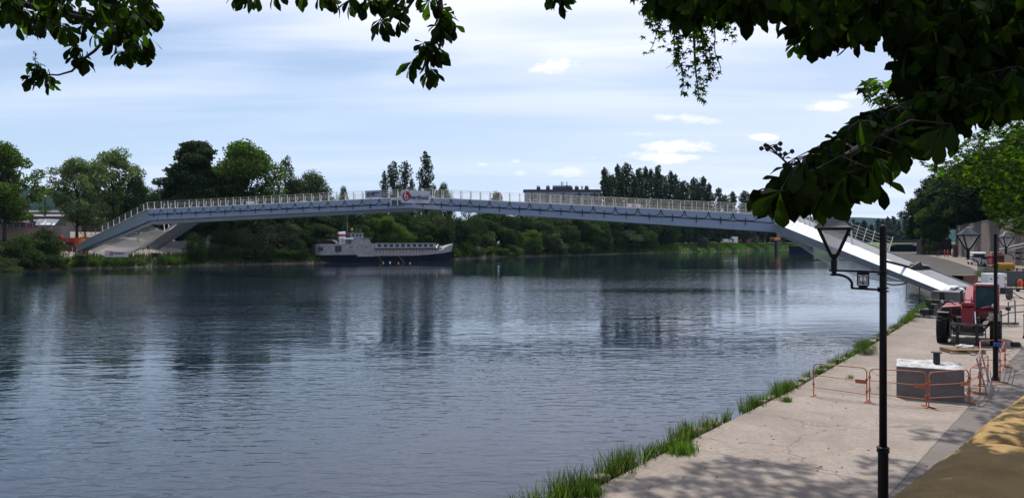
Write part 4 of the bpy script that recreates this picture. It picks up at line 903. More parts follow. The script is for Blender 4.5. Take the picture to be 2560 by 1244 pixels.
def skip(loc, rz, L, m, label):
    o = empty('skip', loc, rz, label, 'skip'); b = MB(); W_, H = 1.9, 1.5; t_ = .07
    b.loft([[Vector((x, -W_/2, z)), Vector((x, W_/2, z))][::1]+[] for x, z in ()]) if False else None
    b.box((0, -W_/2, H/2+.1), (L, t_, H)); b.box((0, W_/2, H/2+.1), (L, t_, H)); b.box((-L/2, 0, H/2+.1), (t_, W_-t_, H)); b.box((L/2, 0, H/2+.1), (t_, W_-t_, H)); b.box((0, 0, .15), (L-t_, W_-t_, t_))
    for k in range(4): b.box((-L/2+L*(k+.5)/4, -W_/2-.05, H/2+.1), (.08, .06, H-.1))
    b.build('bin', m, o); b = MB(); b.box((0, -W_/2-.02, H+.12), (L+.1, .1, .1)); b.box((0, W_/2+.02, H+.12), (L+.1, .1, .1)); b.build('rim', m, o); return o
def mini_telehandler(loc, rz, label, s=1.0):
    o = empty('small_telehandler', loc, rz, label, 'telehandler'); o.scale = (s, s, s)
    b = MB(); b.box((0, 0, .9), (3.6, 1.3, .7)); b.box((-1.2, .2, 1.3), (1.2, 1.0, .6)); b.build('chassis', M['red2'], o, bevel=.08)
    b = MB(); b.loft([[Vector((x, y, z)) for x, z in ((-.9, 1.2), (.5, 1.2), (.7, 1.9), (.3, 2.5), (-.8, 2.5))] for y in (-.95, 0)]); c_ = b.build('cab', M['red2'], o, bevel=.05)
    b = MB(); b.box((-.15, -.96, 1.95), (1.1, .04, .75)); b.build('cab_window', M['winglass'], c_)
    b = MB(); b.bar((-1.6, .4, 2.0), (2.2, .4, 1.2), .35, .35); b.build('boom', M['red2'], o)
    b = MB(); b.box((2.3, .2, .7), (.15, 1.4, .6)); b.box((2.8, -.1, .42), (1.1, .12, .08)); b.box((2.8, .5, .42), (1.1, .12, .08)); b.build('fork_carriage', M['darkmetal'], o)
    for x in (-1.3, 1.4):
        for y in (-.85, .85):
            b = MB(); b.lathe([(0, -.2), (.5, -.2), (.58, -.14), (.58, .14), (.5, .2), (0, .2)], 18, (x, y, .58), 'Y'); w = b.build('wheel', M['tyre'], o)
            b = MB(); b.lathe([(0, 0), (.26, 0), (.26, .03), (0, .03)], 12, (x, y+(-.22 if y < 0 else .2), .58), 'Y'); b.build('rim', M['paintwhite'], w)
    return o
def sitepos(px, py, D): return P(px, py, D)
def on_bank(px, d, lift=0.0): p = bank(px, d); p.z += lift; return p
mini_telehandler(on_bank(155, 19, .05), -0.12, 'small bright red telehandler on the earth site left of the ramp foot', .82)
skip(on_bank(185, 18, .02), .05, 1.5, M['red2'], 'red steel bin left of the orange one behind the ramp')
skip(on_bank(201, 18.5, .02), .05, 1.7, M['orange2'], 'orange steel bin between two red ones behind the ramp')
skip(on_bank(217, 19, .15), .05, 2.0, M['red2'], 'red steel bin right of the orange one behind the ramp')
b = MB(); o = empty('excavated_pit', on_bank(175, 9.0, -1.0), .1, 'dark rusty sheet piles edging the dug pit left of the ramp foot', 'sheet piling')
for i in range(16): b.box((-3.4+i*.45, .12*(i % 2), 1.0), (.4, .1, 2.3))
b.build('piles', M['rust'], o)
b = MB(); b.box((0, 0, .35), (2.6, 1.0, .5)); b.box((.4, .1, .8), (1.3, .8, .4)); b.build('stack', M['rust'], empty('steel_stack', on_bank(157, 11.5, 0), .1, 'rusty stack of steel in front of the small red telehandler', 'material stack'))
# mound, low concrete wall and floor behind nets
b = MB(); b.box((0, 0, .7), (12, .35, 1.7)); b.build('panel', M['concrete_block'], empty('low_concrete_wall', on_bank(440, 14, 0), -.35, 'low grey concrete wall right of the second left leg', 'wall'))
b = MB(); b.box((0, 0, .6), (15, .3, 1.3)); b.build('panel', mat('pale_slab', (.30, .31, .34), .9), empty('low_concrete_wall', on_bank(360, 33, 0), -.2, 'pale low wall across the site behind the left net', 'wall'))
b = MB(); b.box((0, 0, 1.2), (5.6, 2.4, 2.4)); b.build('shell', mat('cabin_grey', (.36, .38, .42), .7), cab_ := empty('site_cabin', on_bank(398, 28, 0), -.1, 'grey site cabin seen through the left net', 'cabin'), bevel=.04)
b = MB(); b.box((0, -1.22, 1.5), (3.6, .05, .7)); b.build('window', M['winglass'], cab_)
b = MB(); b.lathe([(3.4, 0), (2.8, 1.6), (1.4, 2.8), (.3, 3.3), (0, 3.3)], 11, (0, 0, 0)); b.build('cover', mat('dull_cover', (.2, .2, .23), .9), empty('covered_heap', on_bank(523, 12, 0), 0, 'grey domed heap in the shade under the left span', 'heap'))
# lamps and signs on the site
for i, (px, d) in enumerate(((239, 30), (70, 52), (113, 56))):
    h = 4.5 if i == 0 else 9; o = empty('site_pole', on_bank(px, d), 0, ['short pole with pale head behind the ramp railing', 'tall dark pole left of the airy plane trees', 'tall dark pole below the airy plane trees'][i], 'pole')
    b = MB(); b.tube([(0, 0, 0), (0, 0, h)], .09 if i == 0 else .16, 6); b.build('pole', M['galv'] if i == 0 else M['darkmetal'], o); b = MB(); b.lathe([(0, -.3), (.35, -.1), (.35, .2), (0, .35)], 8, (0, 0, h)); b.build('head', M['galv'], o)

# ---- far construction yard beyond the grassy bank
def yd(px, d): return bank(px, d)
vehicle('white_van', yd(1818, 38), 0.05, 5.4, 2.1, 2.3, M['paintwhite'], 'white van in the far yard left of the tall white cabin', 'van')
o = empty('site_cabin', yd(1835, 39), 0.1, 'tall white site cabin with dark door between white van and orange machine', 'cabin'); b = MB(); b.box((0, 0, 1.9), (4.0, 2.6, 3.8)); b.build('shell', M['paintwhite'], o, bevel=.05); b = MB(); b.box((-1.2, -1.32, 1.4), (.9, .06, 2.4)); b.build('door', M['ink'], o)
def excavator(loc, rz, m, label, s=1.0, boom=True):
    o = empty('excavator', loc, rz, label, 'excavator'); o.scale = (s, s, s)
    for y in (-1, 1):
        b = MB(); b.prism([(-1.9, 0), (1.9, 0), (2.2, .35), (1.9, .8), (-1.9, .8), (-2.2, .35)], -.25, .25, Matrix(((1, 0, 0, 0), (0, 0, -1, y), (0, 1, 0, 0), (0, 0, 0, 1)))); b.build('track', M['darkmetal'], o)
    b = MB(); b.box((-.6, 0, 1.35), (2.8, 2.4, .9)); b.build('body', m, o, bevel=.1)
    b = MB(); b.box((.6, -.7, 2.1), (1.3, 1.0, 1.6)); c_ = b.build('cab', m, o, bevel=.08)
    b = MB(); b.box((.7, -1.22, 2.3), (.9, .04, .9)); b.build('cab_window', M['winglass'], c_)
    if boom:
        b = MB(); b.bar((1.0, .3, 1.4), (2.6, .3, 4.2), .45, .5); b.bar((2.6, .3, 4.2), (4.2, .3, 2.2), .35, .4); b.build('boom', m, o)
        b = MB(); b.lathe([(0, -.5), (.6, -.5), (.6, .5), (0, .5)], 8, (4.2, .3, 1.6), 'Y'); b.build('bucket', M['darkmetal'], o)
excavator(yd(1851, 38), 0.2, M['orange2'], 'orange machine right of the tall white cabin', .9, False)
excavator(yd(1872, 38), 0.2, M['red2'], 'red machine right of the orange one in the far yard', 0.95)
excavator(yd(1898, 39), 2.9, M['rust'], 'rusty brown machine in the far yard under the bridge end', .9)
excavator(yd(1940, 36), 0.5, M['orange2'], 'yellow-orange excavator with raised arm behind the dark mooring pile', 1.9)
for i, px in enumerate((1865, 1870, 1891, 1896, 1912)):
    o = empty('pier_column', yd(px, 56), 0, '%s of the slim pale columns behind the far yard' % ORD[i], 'column', 'pale columns behind the far yard'); b = MB(); b.tube([(0, 0, 0), (0, 0, 7)], [.45, .35], 8); b.build('shaft', M['galv'], o); b = MB(); b.box((0, 0, 7.1), (1.6, 1.2, .4)); b.build('cap', M['galv'], o)
o = empty('log_pile', yd(1800, 36), .1, 'low pile of pale timber left of the white van', 'timber pile'); b = MB()
for i in range(7): b.tube([(-6+i*.3, i*.3, .3+.18*(i % 3)), (5-i*.5, i*.3, .35+.18*(i % 3))], .22, 7)
b.build('logs', M['wood'], o)
# mooring pile and jetties
o = empty('mooring_pile', P(1941, 626, 454), 0, 'thick dark mooring pile standing in the water before the grassy bank', 'mooring pile'); b = MB(); b.tube([(0, 0, -3), (0, 0, 5.2)], 1.0, 10); b.build('pile', M['darkmetal'], o); b = MB(); b.tube([(0, 0, 5.2), (0, 0, 5.5)], 1.15, 10); b.build('cap', M['darkmetal'], o)
o = empty('pontoon', P(2003, 627, 440), 0, 'black pontoon moored at the far end of the grassy bank', 'pontoon'); b = MB(); b.box((0, 0, 1.2), (12, 6, 3.2)); b.build('hull', M['boatdark'], o, bevel=.2); b = MB(); b.box((-7, 0, 3.9), (26, .5, .5)); b.build('gangway', M['darkmetal'], o)
o = empty('lock_bridge', P(2280, 612, 330), 0, 'low dark bridge with a pale parapet closing the river at the far right', 'bridge'); k = 330/F
b = MB(); b.box((0, 0, 1.6), (130*k, 5, 1.5)); b.build('beam', M['darkmetal'], o); b = MB(); b.box((10*k, -8, 0.2), (62*k, 2, 1.0)); b.build('parapet', M['concrete_lt'], o); b = MB(); b.box((0*k, -4, -1.8), (110*k, 8, 3.2)); b.build('abutment', M['boatdark'], o)

# ---- barge
Sx = P(783, 656, 195); Bx = P(1127, 648, 219); bl = (Bx-Sx); bl.z = 0; BLn = bl.length; ba = math.atan2(bl.y, bl.x)
bg = empty('barge', Vector((Sx.x, Sx.y, WZ)), ba, 'old white and navy river barge with red-striped funnel moored under the trees', 'boat')
def hullsec(x, hw, z0, z1, rake=0.0):
    return [Vector((x, -hw*.55, z0-.3)), Vector((x, -hw*.97, z0+.3)), Vector((x+rake, -hw, z1)), Vector((x+rake, hw, z1)), Vector((x, hw*.97, z0+.3)), Vector((x, hw*.55, z0-.3))]
L_ = BLn; Hh = 2.9
stn = [(0.0, 1.2, 0), (0.8, 2.1, 0), (3, 2.6, 0), (10, 2.75, 0), (28, 2.75, 0), (34, 2.5, .1), (37.5, 1.7, .35), (L_-1.2, .75, .6), (L_-.5, .12, .9)]
b = MB(); b.loft([hullsec(x, w, -.9, 1.9 if x < 12 else (1.55 if x < 30 else 1.6+(x-30)*.09), r) for x, w, r in stn]); b.build('hull', M['boatdark'], bg)
b = MB(); b.loft([[Vector((x, -w-.02, 1.95)), Vector((x, -w-.03, 4.75)), Vector((x, w+.03, 4.75)), Vector((x, w+.02, 1.95))] for x, w in ((0.1, 1.4), (0.9, 2.15), (3, 2.62), (10, 2.78), (14.8, 2.78), (15.7, 2.7))]); b.build('aft_bulwark', M['boatwhite'], bg)
b = MB(); b.box((13.2, -2.81, 1.75), (5.0, .04, .6)); b.build('white_patch', M['boatwhite'], bg)
b = MB(); b.loft([[Vector((x+r*.5, -w-.03, z0)), Vector((x+r, -w-.04, z1)), Vector((x+r, w+.04, z1)), Vector((x+r*.5, w+.03, z0))] for x, w, r, z0, z1 in ((15.6, 2.76, 0, 1.56, 2.35), (28, 2.78, 0, 1.58, 2.3), (33, 2.62, .05, 1.85, 2.5), (36.3, 2.1, .25, 2.1, 2.9), (38.3, 1.5, .5, 2.3, 4.1), (L_-1.3, .85, .8, 2.5, 4.5), (L_-.5, .15, 1.2, 2.6, 4.8))]); b.build('bow_bulwark', M['boatwhite'], bg)
b = MB(); b.box((25.8, 0, 2.75), (19.6, 4.3, .95)); b.build('coaming', M['boatwhite'], bg)
for k in range(20): b = MB(); b.box((16.5+k*1.0, -2.2, 2.75), (.09, .12, 1.0)); b.build('coaming_rib', M['rust'], bg)
b = MB(); b.box((26.2, 0, 3.33), (21, 4.6, .22)); b.build('coaming_rim', M['rust'], bg)
b = MB(); b.box((26.2, 0, 3.53), (20.6, 4.0, .2)); b.build('hold_rim', M['darkmetal'], bg)
b = MB(); b.box((25.6, 0, 4.25), (18.6, 3.6, 1.25)); hs = b.build('hatch_house', mat('boat_grey', (.30, .32, .37), .6, .1, 1), bg)
for k in range(10): b = MB(); b.box((17.6+k*1.75, -1.82, 4.3), (1.05, .05, .75)); b.build('window', M['winglass'], hs)
b = MB(); b.box((25.8, 0, 4.93), (19.6, 3.9, .08)); b.build('roof', M['boatwhite'], bg)
b = MB(); r_ = random.Random(6)
for k in range(16): x = r_.uniform(33, 37); b.bar((x, r_.uniform(-1.6, 1), 3.5), (x+r_.uniform(-1, 1.6), r_.uniform(-1.4, 1), 4.5+r_.uniform(-.4, .4)), .12)
b.build('scrap_frame', M['galv'], bg)
# aft house, wheelhouse, funnel
b = MB(); b.loft([[Vector((x, y, z)) for x, z in ((9.5, 4.76), (15.2, 4.76), (14.6, 6.0), (14.0, 6.15), (9.5, 6.15))] for y in (-1.9, 1.9)]); b.build('deckhouse', M['boatwhite'], bg)
b = MB(); b.box((13.8, 0, 6.25), (3.2, 4.2, .12)); b.build('bridge_wing', M['boatwhite'], bg)
b = MB(); b.loft([[Vector((x, y, z)) for x, z in ((9.6, 6.17), (13.4, 6.17), (13.0, 7.5), (9.6, 7.6))] for y in (-1.4, 1.4)]); wh = b.build('wheelhouse', M['boatwhite'], bg)
for x, w in ((10.3, .55), (11.35, .5), (12.3, .5)): b = MB(); b.box((x, -1.42, 7.0), (w, .04, .65)); b.build('window', M['winglass'], wh)
b = MB(); b.box((11.4, 0, 7.63), (4.0, 3.1, .1)); b.build('wheelhouse_roof', M['boatwhite'], bg)
b = MB(); b.loft([[Vector((x, y, z)) for x, y in ((6.6, -.7), (8.5, -.7), (8.7, 0), (8.5, .7), (6.6, .7), (6.4, 0))] for z in (4.76, 7.2)]); b.add([(6.6, -.7, 7.2), (8.5, -.7, 7.2), (8.5, .7, 7.2), (6.6, .7, 7.2), (6.7, -.6, 7.7), (8.5, -.6, 8.0), (8.5, .6, 8.0), (6.7, .6, 7.7)], [(0, 1, 5, 4), (1, 2, 6, 5), (2, 3, 7, 6), (3, 0, 4, 7), (4, 5, 6, 7)]); fu = b.build('funnel', M['paintwhite'], bg)
b = MB(); b.loft([[Vector((x, y, z)) for x, y in ((6.55, -.75), (8.55, -.75), (8.76, 0), (8.55, .75), (6.55, .75), (6.34, 0))] for z in (6.65, 7.25)]); b.build('red_band', M['red'], fu)
b = MB(); b.tube([(9.2, 0, 6), (9.2, 0, 12.5)], [.18, .1], 6); b.build('mast', M['greymetal'], bg)
b = MB(); b.tube([(10.6, 0, 7.9), (10.6, 0, 8.4)], .05, 5); b.lathe([(0, -.05), (.35, 0), (.35, .05), (0, .1)], 10, (10.6, 0, 8.6), 'Y'); b.build('radar', M['yellow'], bg)
for x in (11.8, 13.0): b = MB(); b.tube([(x, 0, 7.9), (x, 0, 9.0)], .04, 4); b.build('antenna', M['galv'], bg)
for x in (2.1, 3.2, 8.8, 9.2, 10.7, 12.3, 13.4): b = MB(); b.lathe([(0, 0), (.14, 0), (.14, .04), (0, .04)], 10, (x, -2.86 if x > 3 else -2.6, 3.9), 'Y'); b.build('porthole', M['ink'], bg)
for x, w in ((5.6, 1.6), (1.0, 1.3)): b = MB(); b.box((x, -2.8 if x > 2 else -2.35, 3.5), (w, .14, 1.6 if x > 2 else 1.0)); b.build('opening', M['ink'], bg)
b = MB()
for k in range(10): b.bar((.6+k*.9, -2.3, 4.75), (.6+k*.9, -2.3, 5.9), .06)
b.bar((.4, -2.3, 5.9), (9, -2.3, 5.9), .07); b.bar((.4, -2.3, 5.35), (9, -2.3, 5.35), .05); b.build('stern_rail', M['rust'], bg)
b = MB(); b.box((2.4, .2, 5.3), (3.4, 2.8, 1.0)); b.build('cabin_box', M['rust'], bg)
tpb = empty('deck_awning', bg.matrix_world.to_translation() if False else (Vector((Sx.x, Sx.y, WZ))+Vector((math.cos(ba)*4.6, math.sin(ba)*4.6, 5.6))), ba, 'crumpled white awning over the stern deck of the barge', 'awning')
b = MB(); b.loft([[Vector((x, y, z)) for x, z in ((-1.6, .3), (0, .35), (1.0, 0), (1.2, -.7), (1.0, -.72), (.1, -.1), (-1.4, .15))] for y in (-1.6, 1.2)]); b.build('cloth', M['paintwhite'], tpb)
dn = empty('dinghy', Vector((Sx.x, Sx.y, WZ))+Vector((math.cos(ba)*8.8, math.sin(ba)*8.8, 6.0))+Vector((.9, -1.7, 0)), ba, 'small upturned white dinghy lying on the barge beside the funnel', 'boat'); b = MB(); b.loft([[Vector((x, -w, 0)), Vector((x, -w*.8, .3)), Vector((x, w*.8, .3)), Vector((x, w, 0))] for x, w in ((-1.6, .3), (-1.2, .6), (0, .7), (1.0, .55), (1.6, .1))]); b.build('hull', M['paintwhite'], dn)
for i, (px, py, m_) in enumerate(((958, 657, 'yellow'), (975, 656, 'paintwhite'), (1025, 658, 'yellow'), (996, 658, 'orange2'))):
    o = empty('mooring_buoy', G(px, py, WZ), 0, ['yellow float left of the white one in front of the barge', 'white float in front of the barge', 'rightmost yellow float in front of the barge', 'orange float between the white and the rightmost yellow one'][i], 'float', 'floats in front of the barge'); b = MB(); b.lathe([(0, -.2), (.18, -.08), (.2, .06), (.12, .2), (0, .24)], 10, (0, 0, 0)); b.build('float', M[m_], o); b = MB(); b.tube([(0, 0, .35), (0, 0, .7)], .04, 4); b.build('ring', M['darkmetal'], o)
for i, (x0, px, py) in enumerate(((16.5, 958, 656), (22.5, 1012, 657))):
    a = Vector((Sx.x, Sx.y, WZ))+Vector((math.cos(ba)*x0, math.sin(ba)*x0, 2.2))+Vector((1.4, -2.2, 0)); c_ = G(px, py, WZ); b = MB(); b.tube([a, a.lerp(c_, .5)+Vector((0, 0, -.2)), c_], .035, 4); o = empty('mooring_rope', a, 0, ['left', 'right'][i]+' rope slanting from the barge down to the floats', 'rope'); b.build('rope', M['rust'], o, world=True)
# ================================================================ THINGS ON THE QUAY
def lamp(loc, ang, label, lrot, yaw=0.0):
    o = empty('street_lamp', loc, ang, label, 'lamp', 'old lanterns along the quay')
    # local x = direction of the arm towards the river
    b = MB(); b.lathe([(.0, -.1), (.11, -.1), (.11, .05), (.09, .09), (.072, .16), (.072, .90), (.078, .91), (.09, .925), (.09, .94), (.078, .955), (.09, .97), (.09, .985), (.07, 1.0), (.0, 1.0)], 24); b.build('pole_base', M['lampiron'], o, smooth=False)
    b = MB(); b.lathe([(0, .98), (.054, .98), (.05, 2.6), (.047, 4.2), (.052, 4.215), (.05, 4.24), (0, 4.265)], 24); b.build('pole', M['lampiron'], o, smooth=True)
    for z in (3.57, 3.53, 3.33, 3.28): b = MB(); b.lathe([(0, z-.01), (.075, z-.01), (.08, z), (.075, z+.01), (0, z+.01)], 20); b.build('collar', M['lampiron'], o)
    A = .69
    b = MB(); b.bar((.02, 0, 3.56), (A+.07, 0, 3.57), .025, .03); b.build('arm', M['lampiron'], o)
    b = MB(); b.tube([(.03, 0, 3.3), (.43, 0, 3.31)], .018, 8); b.tube([(.43, 0, 3.3), (.435, 0, 3.36)]+[(.43+(A-.43-.04)*(1-math.cos(a)), 0, 3.36+.145*math.sin(a)) for a in np.linspace(0.1, PI/2, 9)]+[(A+.05, 0, 3.505)], .02, 8); b.build('arm_brace', M['lampiron'], o)
    for s in (.0,): b = MB(); b.lathe([(0, 3.49), (.05, 3.49), (.055, 3.51), (.03, 3.53), (.045, 3.56), (.045, 3.70), (.05, 3.71), (.035, 3.74), (.06, 3.78), (.062, 3.80), (.04, 3.82), (0, 3.82)], 16, (A, 0, 0)); b.build('lantern_stem', M['lampiron'], o)
    # lantern: square, tapering to the stem, low pyramid roof with rounded cap
    L = empty('lantern', (A, 0, 0), lrot); L.parent = o; s0, s1, z0, z1 = .05, .215, 3.79, 4.21
    R_ = [(s0, z0), (s1, z1)]
    def cor(s, k): return ((s if k in (0, 3) else -s), (s if k < 2 else -s))
    b = MB()
    for k in range(4): b.bar((*cor(s0, k), z0), (*cor(s1, k), z1), .035)
    for k in range(4): b.bar((*cor(s1, k), z1-.005), (*cor(s1, (k+1) % 4), z1-.005), .03)
    b.build('lantern_frame', M['lampiron'], o); fr_ = bpy.data.objects[-1] if False else None
    return o, L
def lamp2(loc, ang, label, lrot):
    o, L = lamp(loc, ang, label, lrot)
    # gather the lantern pieces under the thing itself: rotate them in mesh space instead of nesting
    for c_ in list(o.children):
        if c_.name.startswith('lantern_frame'): bpy.data.objects.remove(c_)
    A = .69; Rz = Matrix.Rotation(lrot, 4, 'Z'); s0, s1, z0, z1 = .045, .22, 3.80, 4.21
    def cor(s, k): v = Rz @ Vector(((s if k in (0, 3) else -s), (s if k < 2 else -s), 0)); return v+Vector((A, 0, 0))
    def up(v, z): return Vector((v.x, v.y, z))
    b = MB()
    for k in range(4):
        b.bar(up(cor(s0, k), z0), up(cor(s1, k), z1), .034); b.bar(up(cor(s1, k), z1-.01), up(cor(s1, (k+1) % 4), z1-.01), .03, .03)
    fr_ = b.build('lantern_frame', M['lampiron'], o)
    for k in range(4):
        b = MB(); a_, c_ = cor(s0*.8, k), cor(s0*.8, (k+1) % 4); d_, e_ = cor(s1*.965, k), cor(s1*.965, (k+1) % 4); cc = Vector((A, 0, 4.0))
        q = [up(a_, z0+.01), up(c_, z0+.01), up(e_, z1-.02), up(d_, z1-.02)]; q2 = [p.lerp(cc, .03) for p in q]
        b.quad(*q); b.build('pane', M['glass_milk'], o)
    s2 = s1+.045; b = MB()
    b.loft([[up(cor(s, k), z) for k in range(4)] for s, z in ((s2, z1+.0), (s2+.004, z1+.016), (s2-.03, z1+.03), (.085, z1+.19), (.07, z1+.2))]); rf = b.build('lantern_roof', M['lamproof'], o)
    b = MB(); b.lathe([(.0, z1+.185), (.083, z1+.185), (.078, z1+.205), (.055, z1+.232), (.0, z1+.242)], 18, (A, 0, 0)); b.build('roof_cap', mat('cap', (.22, .22, .15), .6), rf, smooth=True)
    b = MB()
    for k in range(4): b.bar(up(cor(s2, k), z1+.02), up(cor(.08, k), z1+.2), .014)
    b.build('roof_rib', M['lamproof'], rf)
    bpy.data.objects.remove(L)
    # crest plate: shield with three towers, cut out over sky
    sh = [(-.085, 0), (.085, 0), (.085, -.185), (.05, -.225), (0, -.25), (-.05, -.225), (-.085, -.185)]
    Mx = Matrix(((1, 0, 0, .275), (0, 0, -1, 0), (0, 1, 0, 3.545), (0, 0, 0, 1)))
    b = MB(); b.box((.275-.079, 0, 3.45), (.012, .022, .19)); b.box((.275+.079, 0, 3.45), (.012, .022, .19)); b.box((.275, 0, 3.53), (.17, .02, .035)); b.prism([(-.085, -.185), (.085, -.185), (.05, -.225), (0, -.25), (-.05, -.225)], -.011, .011, Mx); b.build('shield_frame', M['lampiron'], o)
    b = MB()
    for cx_, zt, w_ in ((-.055, -.06, .034), (0, -.035, .042), (.055, -.06, .034)):
        b.prism([(cx_-w_/2, -.125), (cx_-w_/2, zt), (cx_+w_/2, zt), (cx_+w_/2, -.125)], -.006, .006, Mx)
    b.prism([(-.077, -.18), (-.077, -.125), (.077, -.125), (.077, -.18)], -.006, .006, Mx)
    em = b.build('castle_emblem', M['milk_lens'], o)
    b = MB()
    for cx_, zt, w_ in ((-.055, -.06, .04), (0, -.035, .048), (.055, -.06, .04)):
        for q_ in (-.5, 0, .5): b.prism([(cx_+q_*w_-.006, zt-.002), (cx_+q_*w_-.006, zt+.012), (cx_+q_*w_+.006, zt+.012), (cx_+q_*w_+.006, zt-.002)], -.008, .008, Mx)
        b.prism([(cx_-w_/2, zt-.006), (cx_-w_/2, zt), (cx_+w_/2, zt), (cx_+w_/2, zt-.006)], -.009, .009, Mx)
        b.prism([(cx_-.004, zt-.045), (cx_-.004, zt-.02), (cx_+.004, zt-.02), (cx_+.004, zt-.045)], -.009, .009, Mx)
    for zz_ in (-.127, -.14, -.153, -.166): b.prism([(-.077, zz_), (-.077, zz_+.003), (.077, zz_+.003), (.077, zz_)], -.008, .008, Mx)
    b.prism([(-.012, -.18), (-.012, -.15), (0, -.138), (.012, -.15), (.012, -.18)], -.009, .009, Mx)
    b.build('castle_lines', M['lampiron'], em)
    return o
AN = math.atan2(.62, -.79)
lamp2(Vector((5.46, 11.3, 0)), AN, 'nearest black lamp post with white lantern and castle shield, standing before the water', math.radians(15.4))
lamp2(Vector((13.98, 22.2, 0)), AN, 'second black lamp post, standing inside the orange barriers', math.radians(30))
lamp2(Vector((21.4, 32.0, 0)), AN, 'third lamp post, its pole just past the right edge of the photo', math.radians(34))
def far_lamp(px, D, label, z=4.45, s=1.0):
    p = P(px, 597, D); o = empty('street_lamp', Vector((p.x, p.y, 0)), 0, label, 'lamp', 'small far lanterns over the dark wall'); zt = p.z
    b = MB(); b.tube([(0, 0, 0), (0, 0, zt-.3)], .08, 6); b.build('pole', M['lampiron'], o)
    b = MB(); b.lathe([(0, zt-.35), (.06, zt-.35), (.34, zt+.1), (0, zt+.1)], 4, (0, 0, 0)); b.build('pane', M['glass_milk'], o); b = MB(); b.lathe([(0, zt+.1), (.42, zt+.1), (.1, zt+.42), (0, zt+.42)], 4, (0, 0, 0)); b.build('lantern_roof', M['lamproof'], o)
for i, (px, D) in enumerate(((2303, 262), (2332, 260), (2365, 258))): far_lamp(px, D, '%s of the small far lanterns above the dark wall' % ['leftmost', 'middle', 'rightmost'][i])

# ---- crowd barriers
def barrier(a, b_, label, foot=True):
    a, b_ = Vector(a), Vector(b_); L_ = (b_-a).length; rz = math.atan2(b_.y-a.y, b_.x-a.x); o = empty('crowd_barrier', a, rz, label, 'barrier', 'orange barriers round the concrete block')
    H = .84; r = .0135; R = .12
    fr_ = [(0, 0, .02), (0, 0, H-R)]+[(R*(1-math.cos(t_)), 0, H-R+R*math.sin(t_)) for t_ in np.linspace(.3, PI/2, 5)]+[(L_-R+R*math.sin(t_), 0, H-R+R*math.cos(t_)) for t_ in np.linspace(0, 1.3, 5)]+[(L_, 0, H-R), (L_, 0, .02)]
    b = MB(); b.tube(fr_, r, 8); b.build('frame', M['orange'], o)
    for z in (.52, .2): b = MB(); b.tube([(0, 0, z+.02), (L_, 0, z-.02)], r*.8, 8); b.build('rail', M['orange'], o)
    b = MB(); b.box((L_-.14, 0, .49), (.26, .012, .10)); b.build('name_plate', M['orange'], o)
    for x in (.0, L_): b = MB(); b.bar((x, -.2, .015), (x, .2, .015), .04, .02); b.build('foot', M['orange'], o)
    for x, z in ((0, .62), (0, .3), (L_, .55), (L_, .25)): b = MB(); b.lathe([(0, -.03), (.03, -.03), (.03, .03), (0, .03)], 8, (x, 0, z)); b.build('hook', M['orange'], o)
    return o
bl_ = [((2034, 988), (2167, 1003), 'orange barrier nearest the water, left of the lamp post'), ((2174, 1004), (2316, 1016), 'orange barrier crossing behind the nearest lamp post, left front of the block'), ((2322, 1017), (2421, 1007), 'orange barrier right front of the concrete block'), ((2425, 1006), (2449, 985), 'short foreshortened orange barrier turning back right of the block'), ((2451, 982), (2470, 962), 'orange barrier leaning between block and second lamp post'), ((2450, 916), (2512, 914), 'rearmost orange barrier behind the second lamp post'), ((2452, 965), (2450, 920), 'orange barrier running back along the left of the second lamp post'), ((2500, 955), (2513, 917), 'orange barrier at the far right of the enclosure')]
for (a, c_, l) in bl_: barrier(G(*a), G(*c_), l)
o = empty('steel_barrier', G(2470, 990), math.atan2(.8, .55), 'grey steel barrier leaning against the second lamp post', 'barrier'); b = MB(); b.tube([(0, 0, .02), (0, .25, .95), (1.5, .25, 1.0), (1.5, 0, .02)], .02, 8); b.build('frame', M['galv'], o); b = MB(); b.tube([(0, .12, .5), (1.5, .12, .5)], .014, 6); b.tube([(0, .03, .12), (1.5, .03, .12)], .014, 6); b.build('rail', M['galv'], o)
o = empty('tie_rag', Vector((13.9, 22.0, 1.05)), 0, 'blue rag tied round the second lamp post', 'rag'); b = MB(); b.lathe([(0, -.05), (.085, -.05), (.1, 0), (.085, .06), (0, .06)], 10, (.08, .12, 0)); b.bar((0, -.02, 0), (.18, -.05, -.16), .05, .02); b.build('cloth', mat('blue_cloth', (.03, .08, .3), .8), o)

# ---- concrete block with steel stub
g0, g1 = G(2241, 992), G(2411, 1006); u_ = (g1-g0); bw_ = u_.length; rz = math.atan2(u_.y, u_.x)
o = empty('concrete_block', g0, rz, 'big grey cast concrete block with rough white top and black steel stub behind orange barriers', 'concrete block')
b = MB(); r_ = random.Random(2); nx, ny = 16, 12
b.loft([[Vector((0, 0, z)), Vector((bw_, 0, z)), Vector((bw_, 1.35, z)), Vector((0, 1.45, z))] for z in (0, .4, .8)]); b.build('block', M['concrete_block'], o)
V = []; Fq = []
for j in range(ny+1):
    for i in range(nx+1): V.append((bw_*i/nx, (1.45-.1*i/nx)*j/ny, .802+(r_.uniform(0, .05) if 0 < i < nx and 0 < j < ny else 0)))
for j in range(ny):
    for i in range(nx): a = j*(nx+1)+i; Fq.append((a, a+1, a+nx+2, a+nx+1))
link('rough_top', newmesh('rough_top', V, Fq), mat('laitance', (.55, .55, .54), .85, .2, 4, col2=(.25, .25, .25), bump=1, bscale=12), o)
b = MB(); b.lathe([(0, .8), (.085, .8), (.08, 1.12), (.13, 1.125), (.13, 1.15), (0, 1.16)], 18, (.93, .62, 0)); b.build('steel_stub', M['darkmetal'], o)

# ---- telehandler facing the camera
TG = G(2425, 845); o = th = empty('telehandler', Vector((X(2424, 31.0), 31.0, 0)), math.atan2(-.84, -.545), 'red telehandler with forks down on the quay, cab at its right side in the photo', 'telehandler')
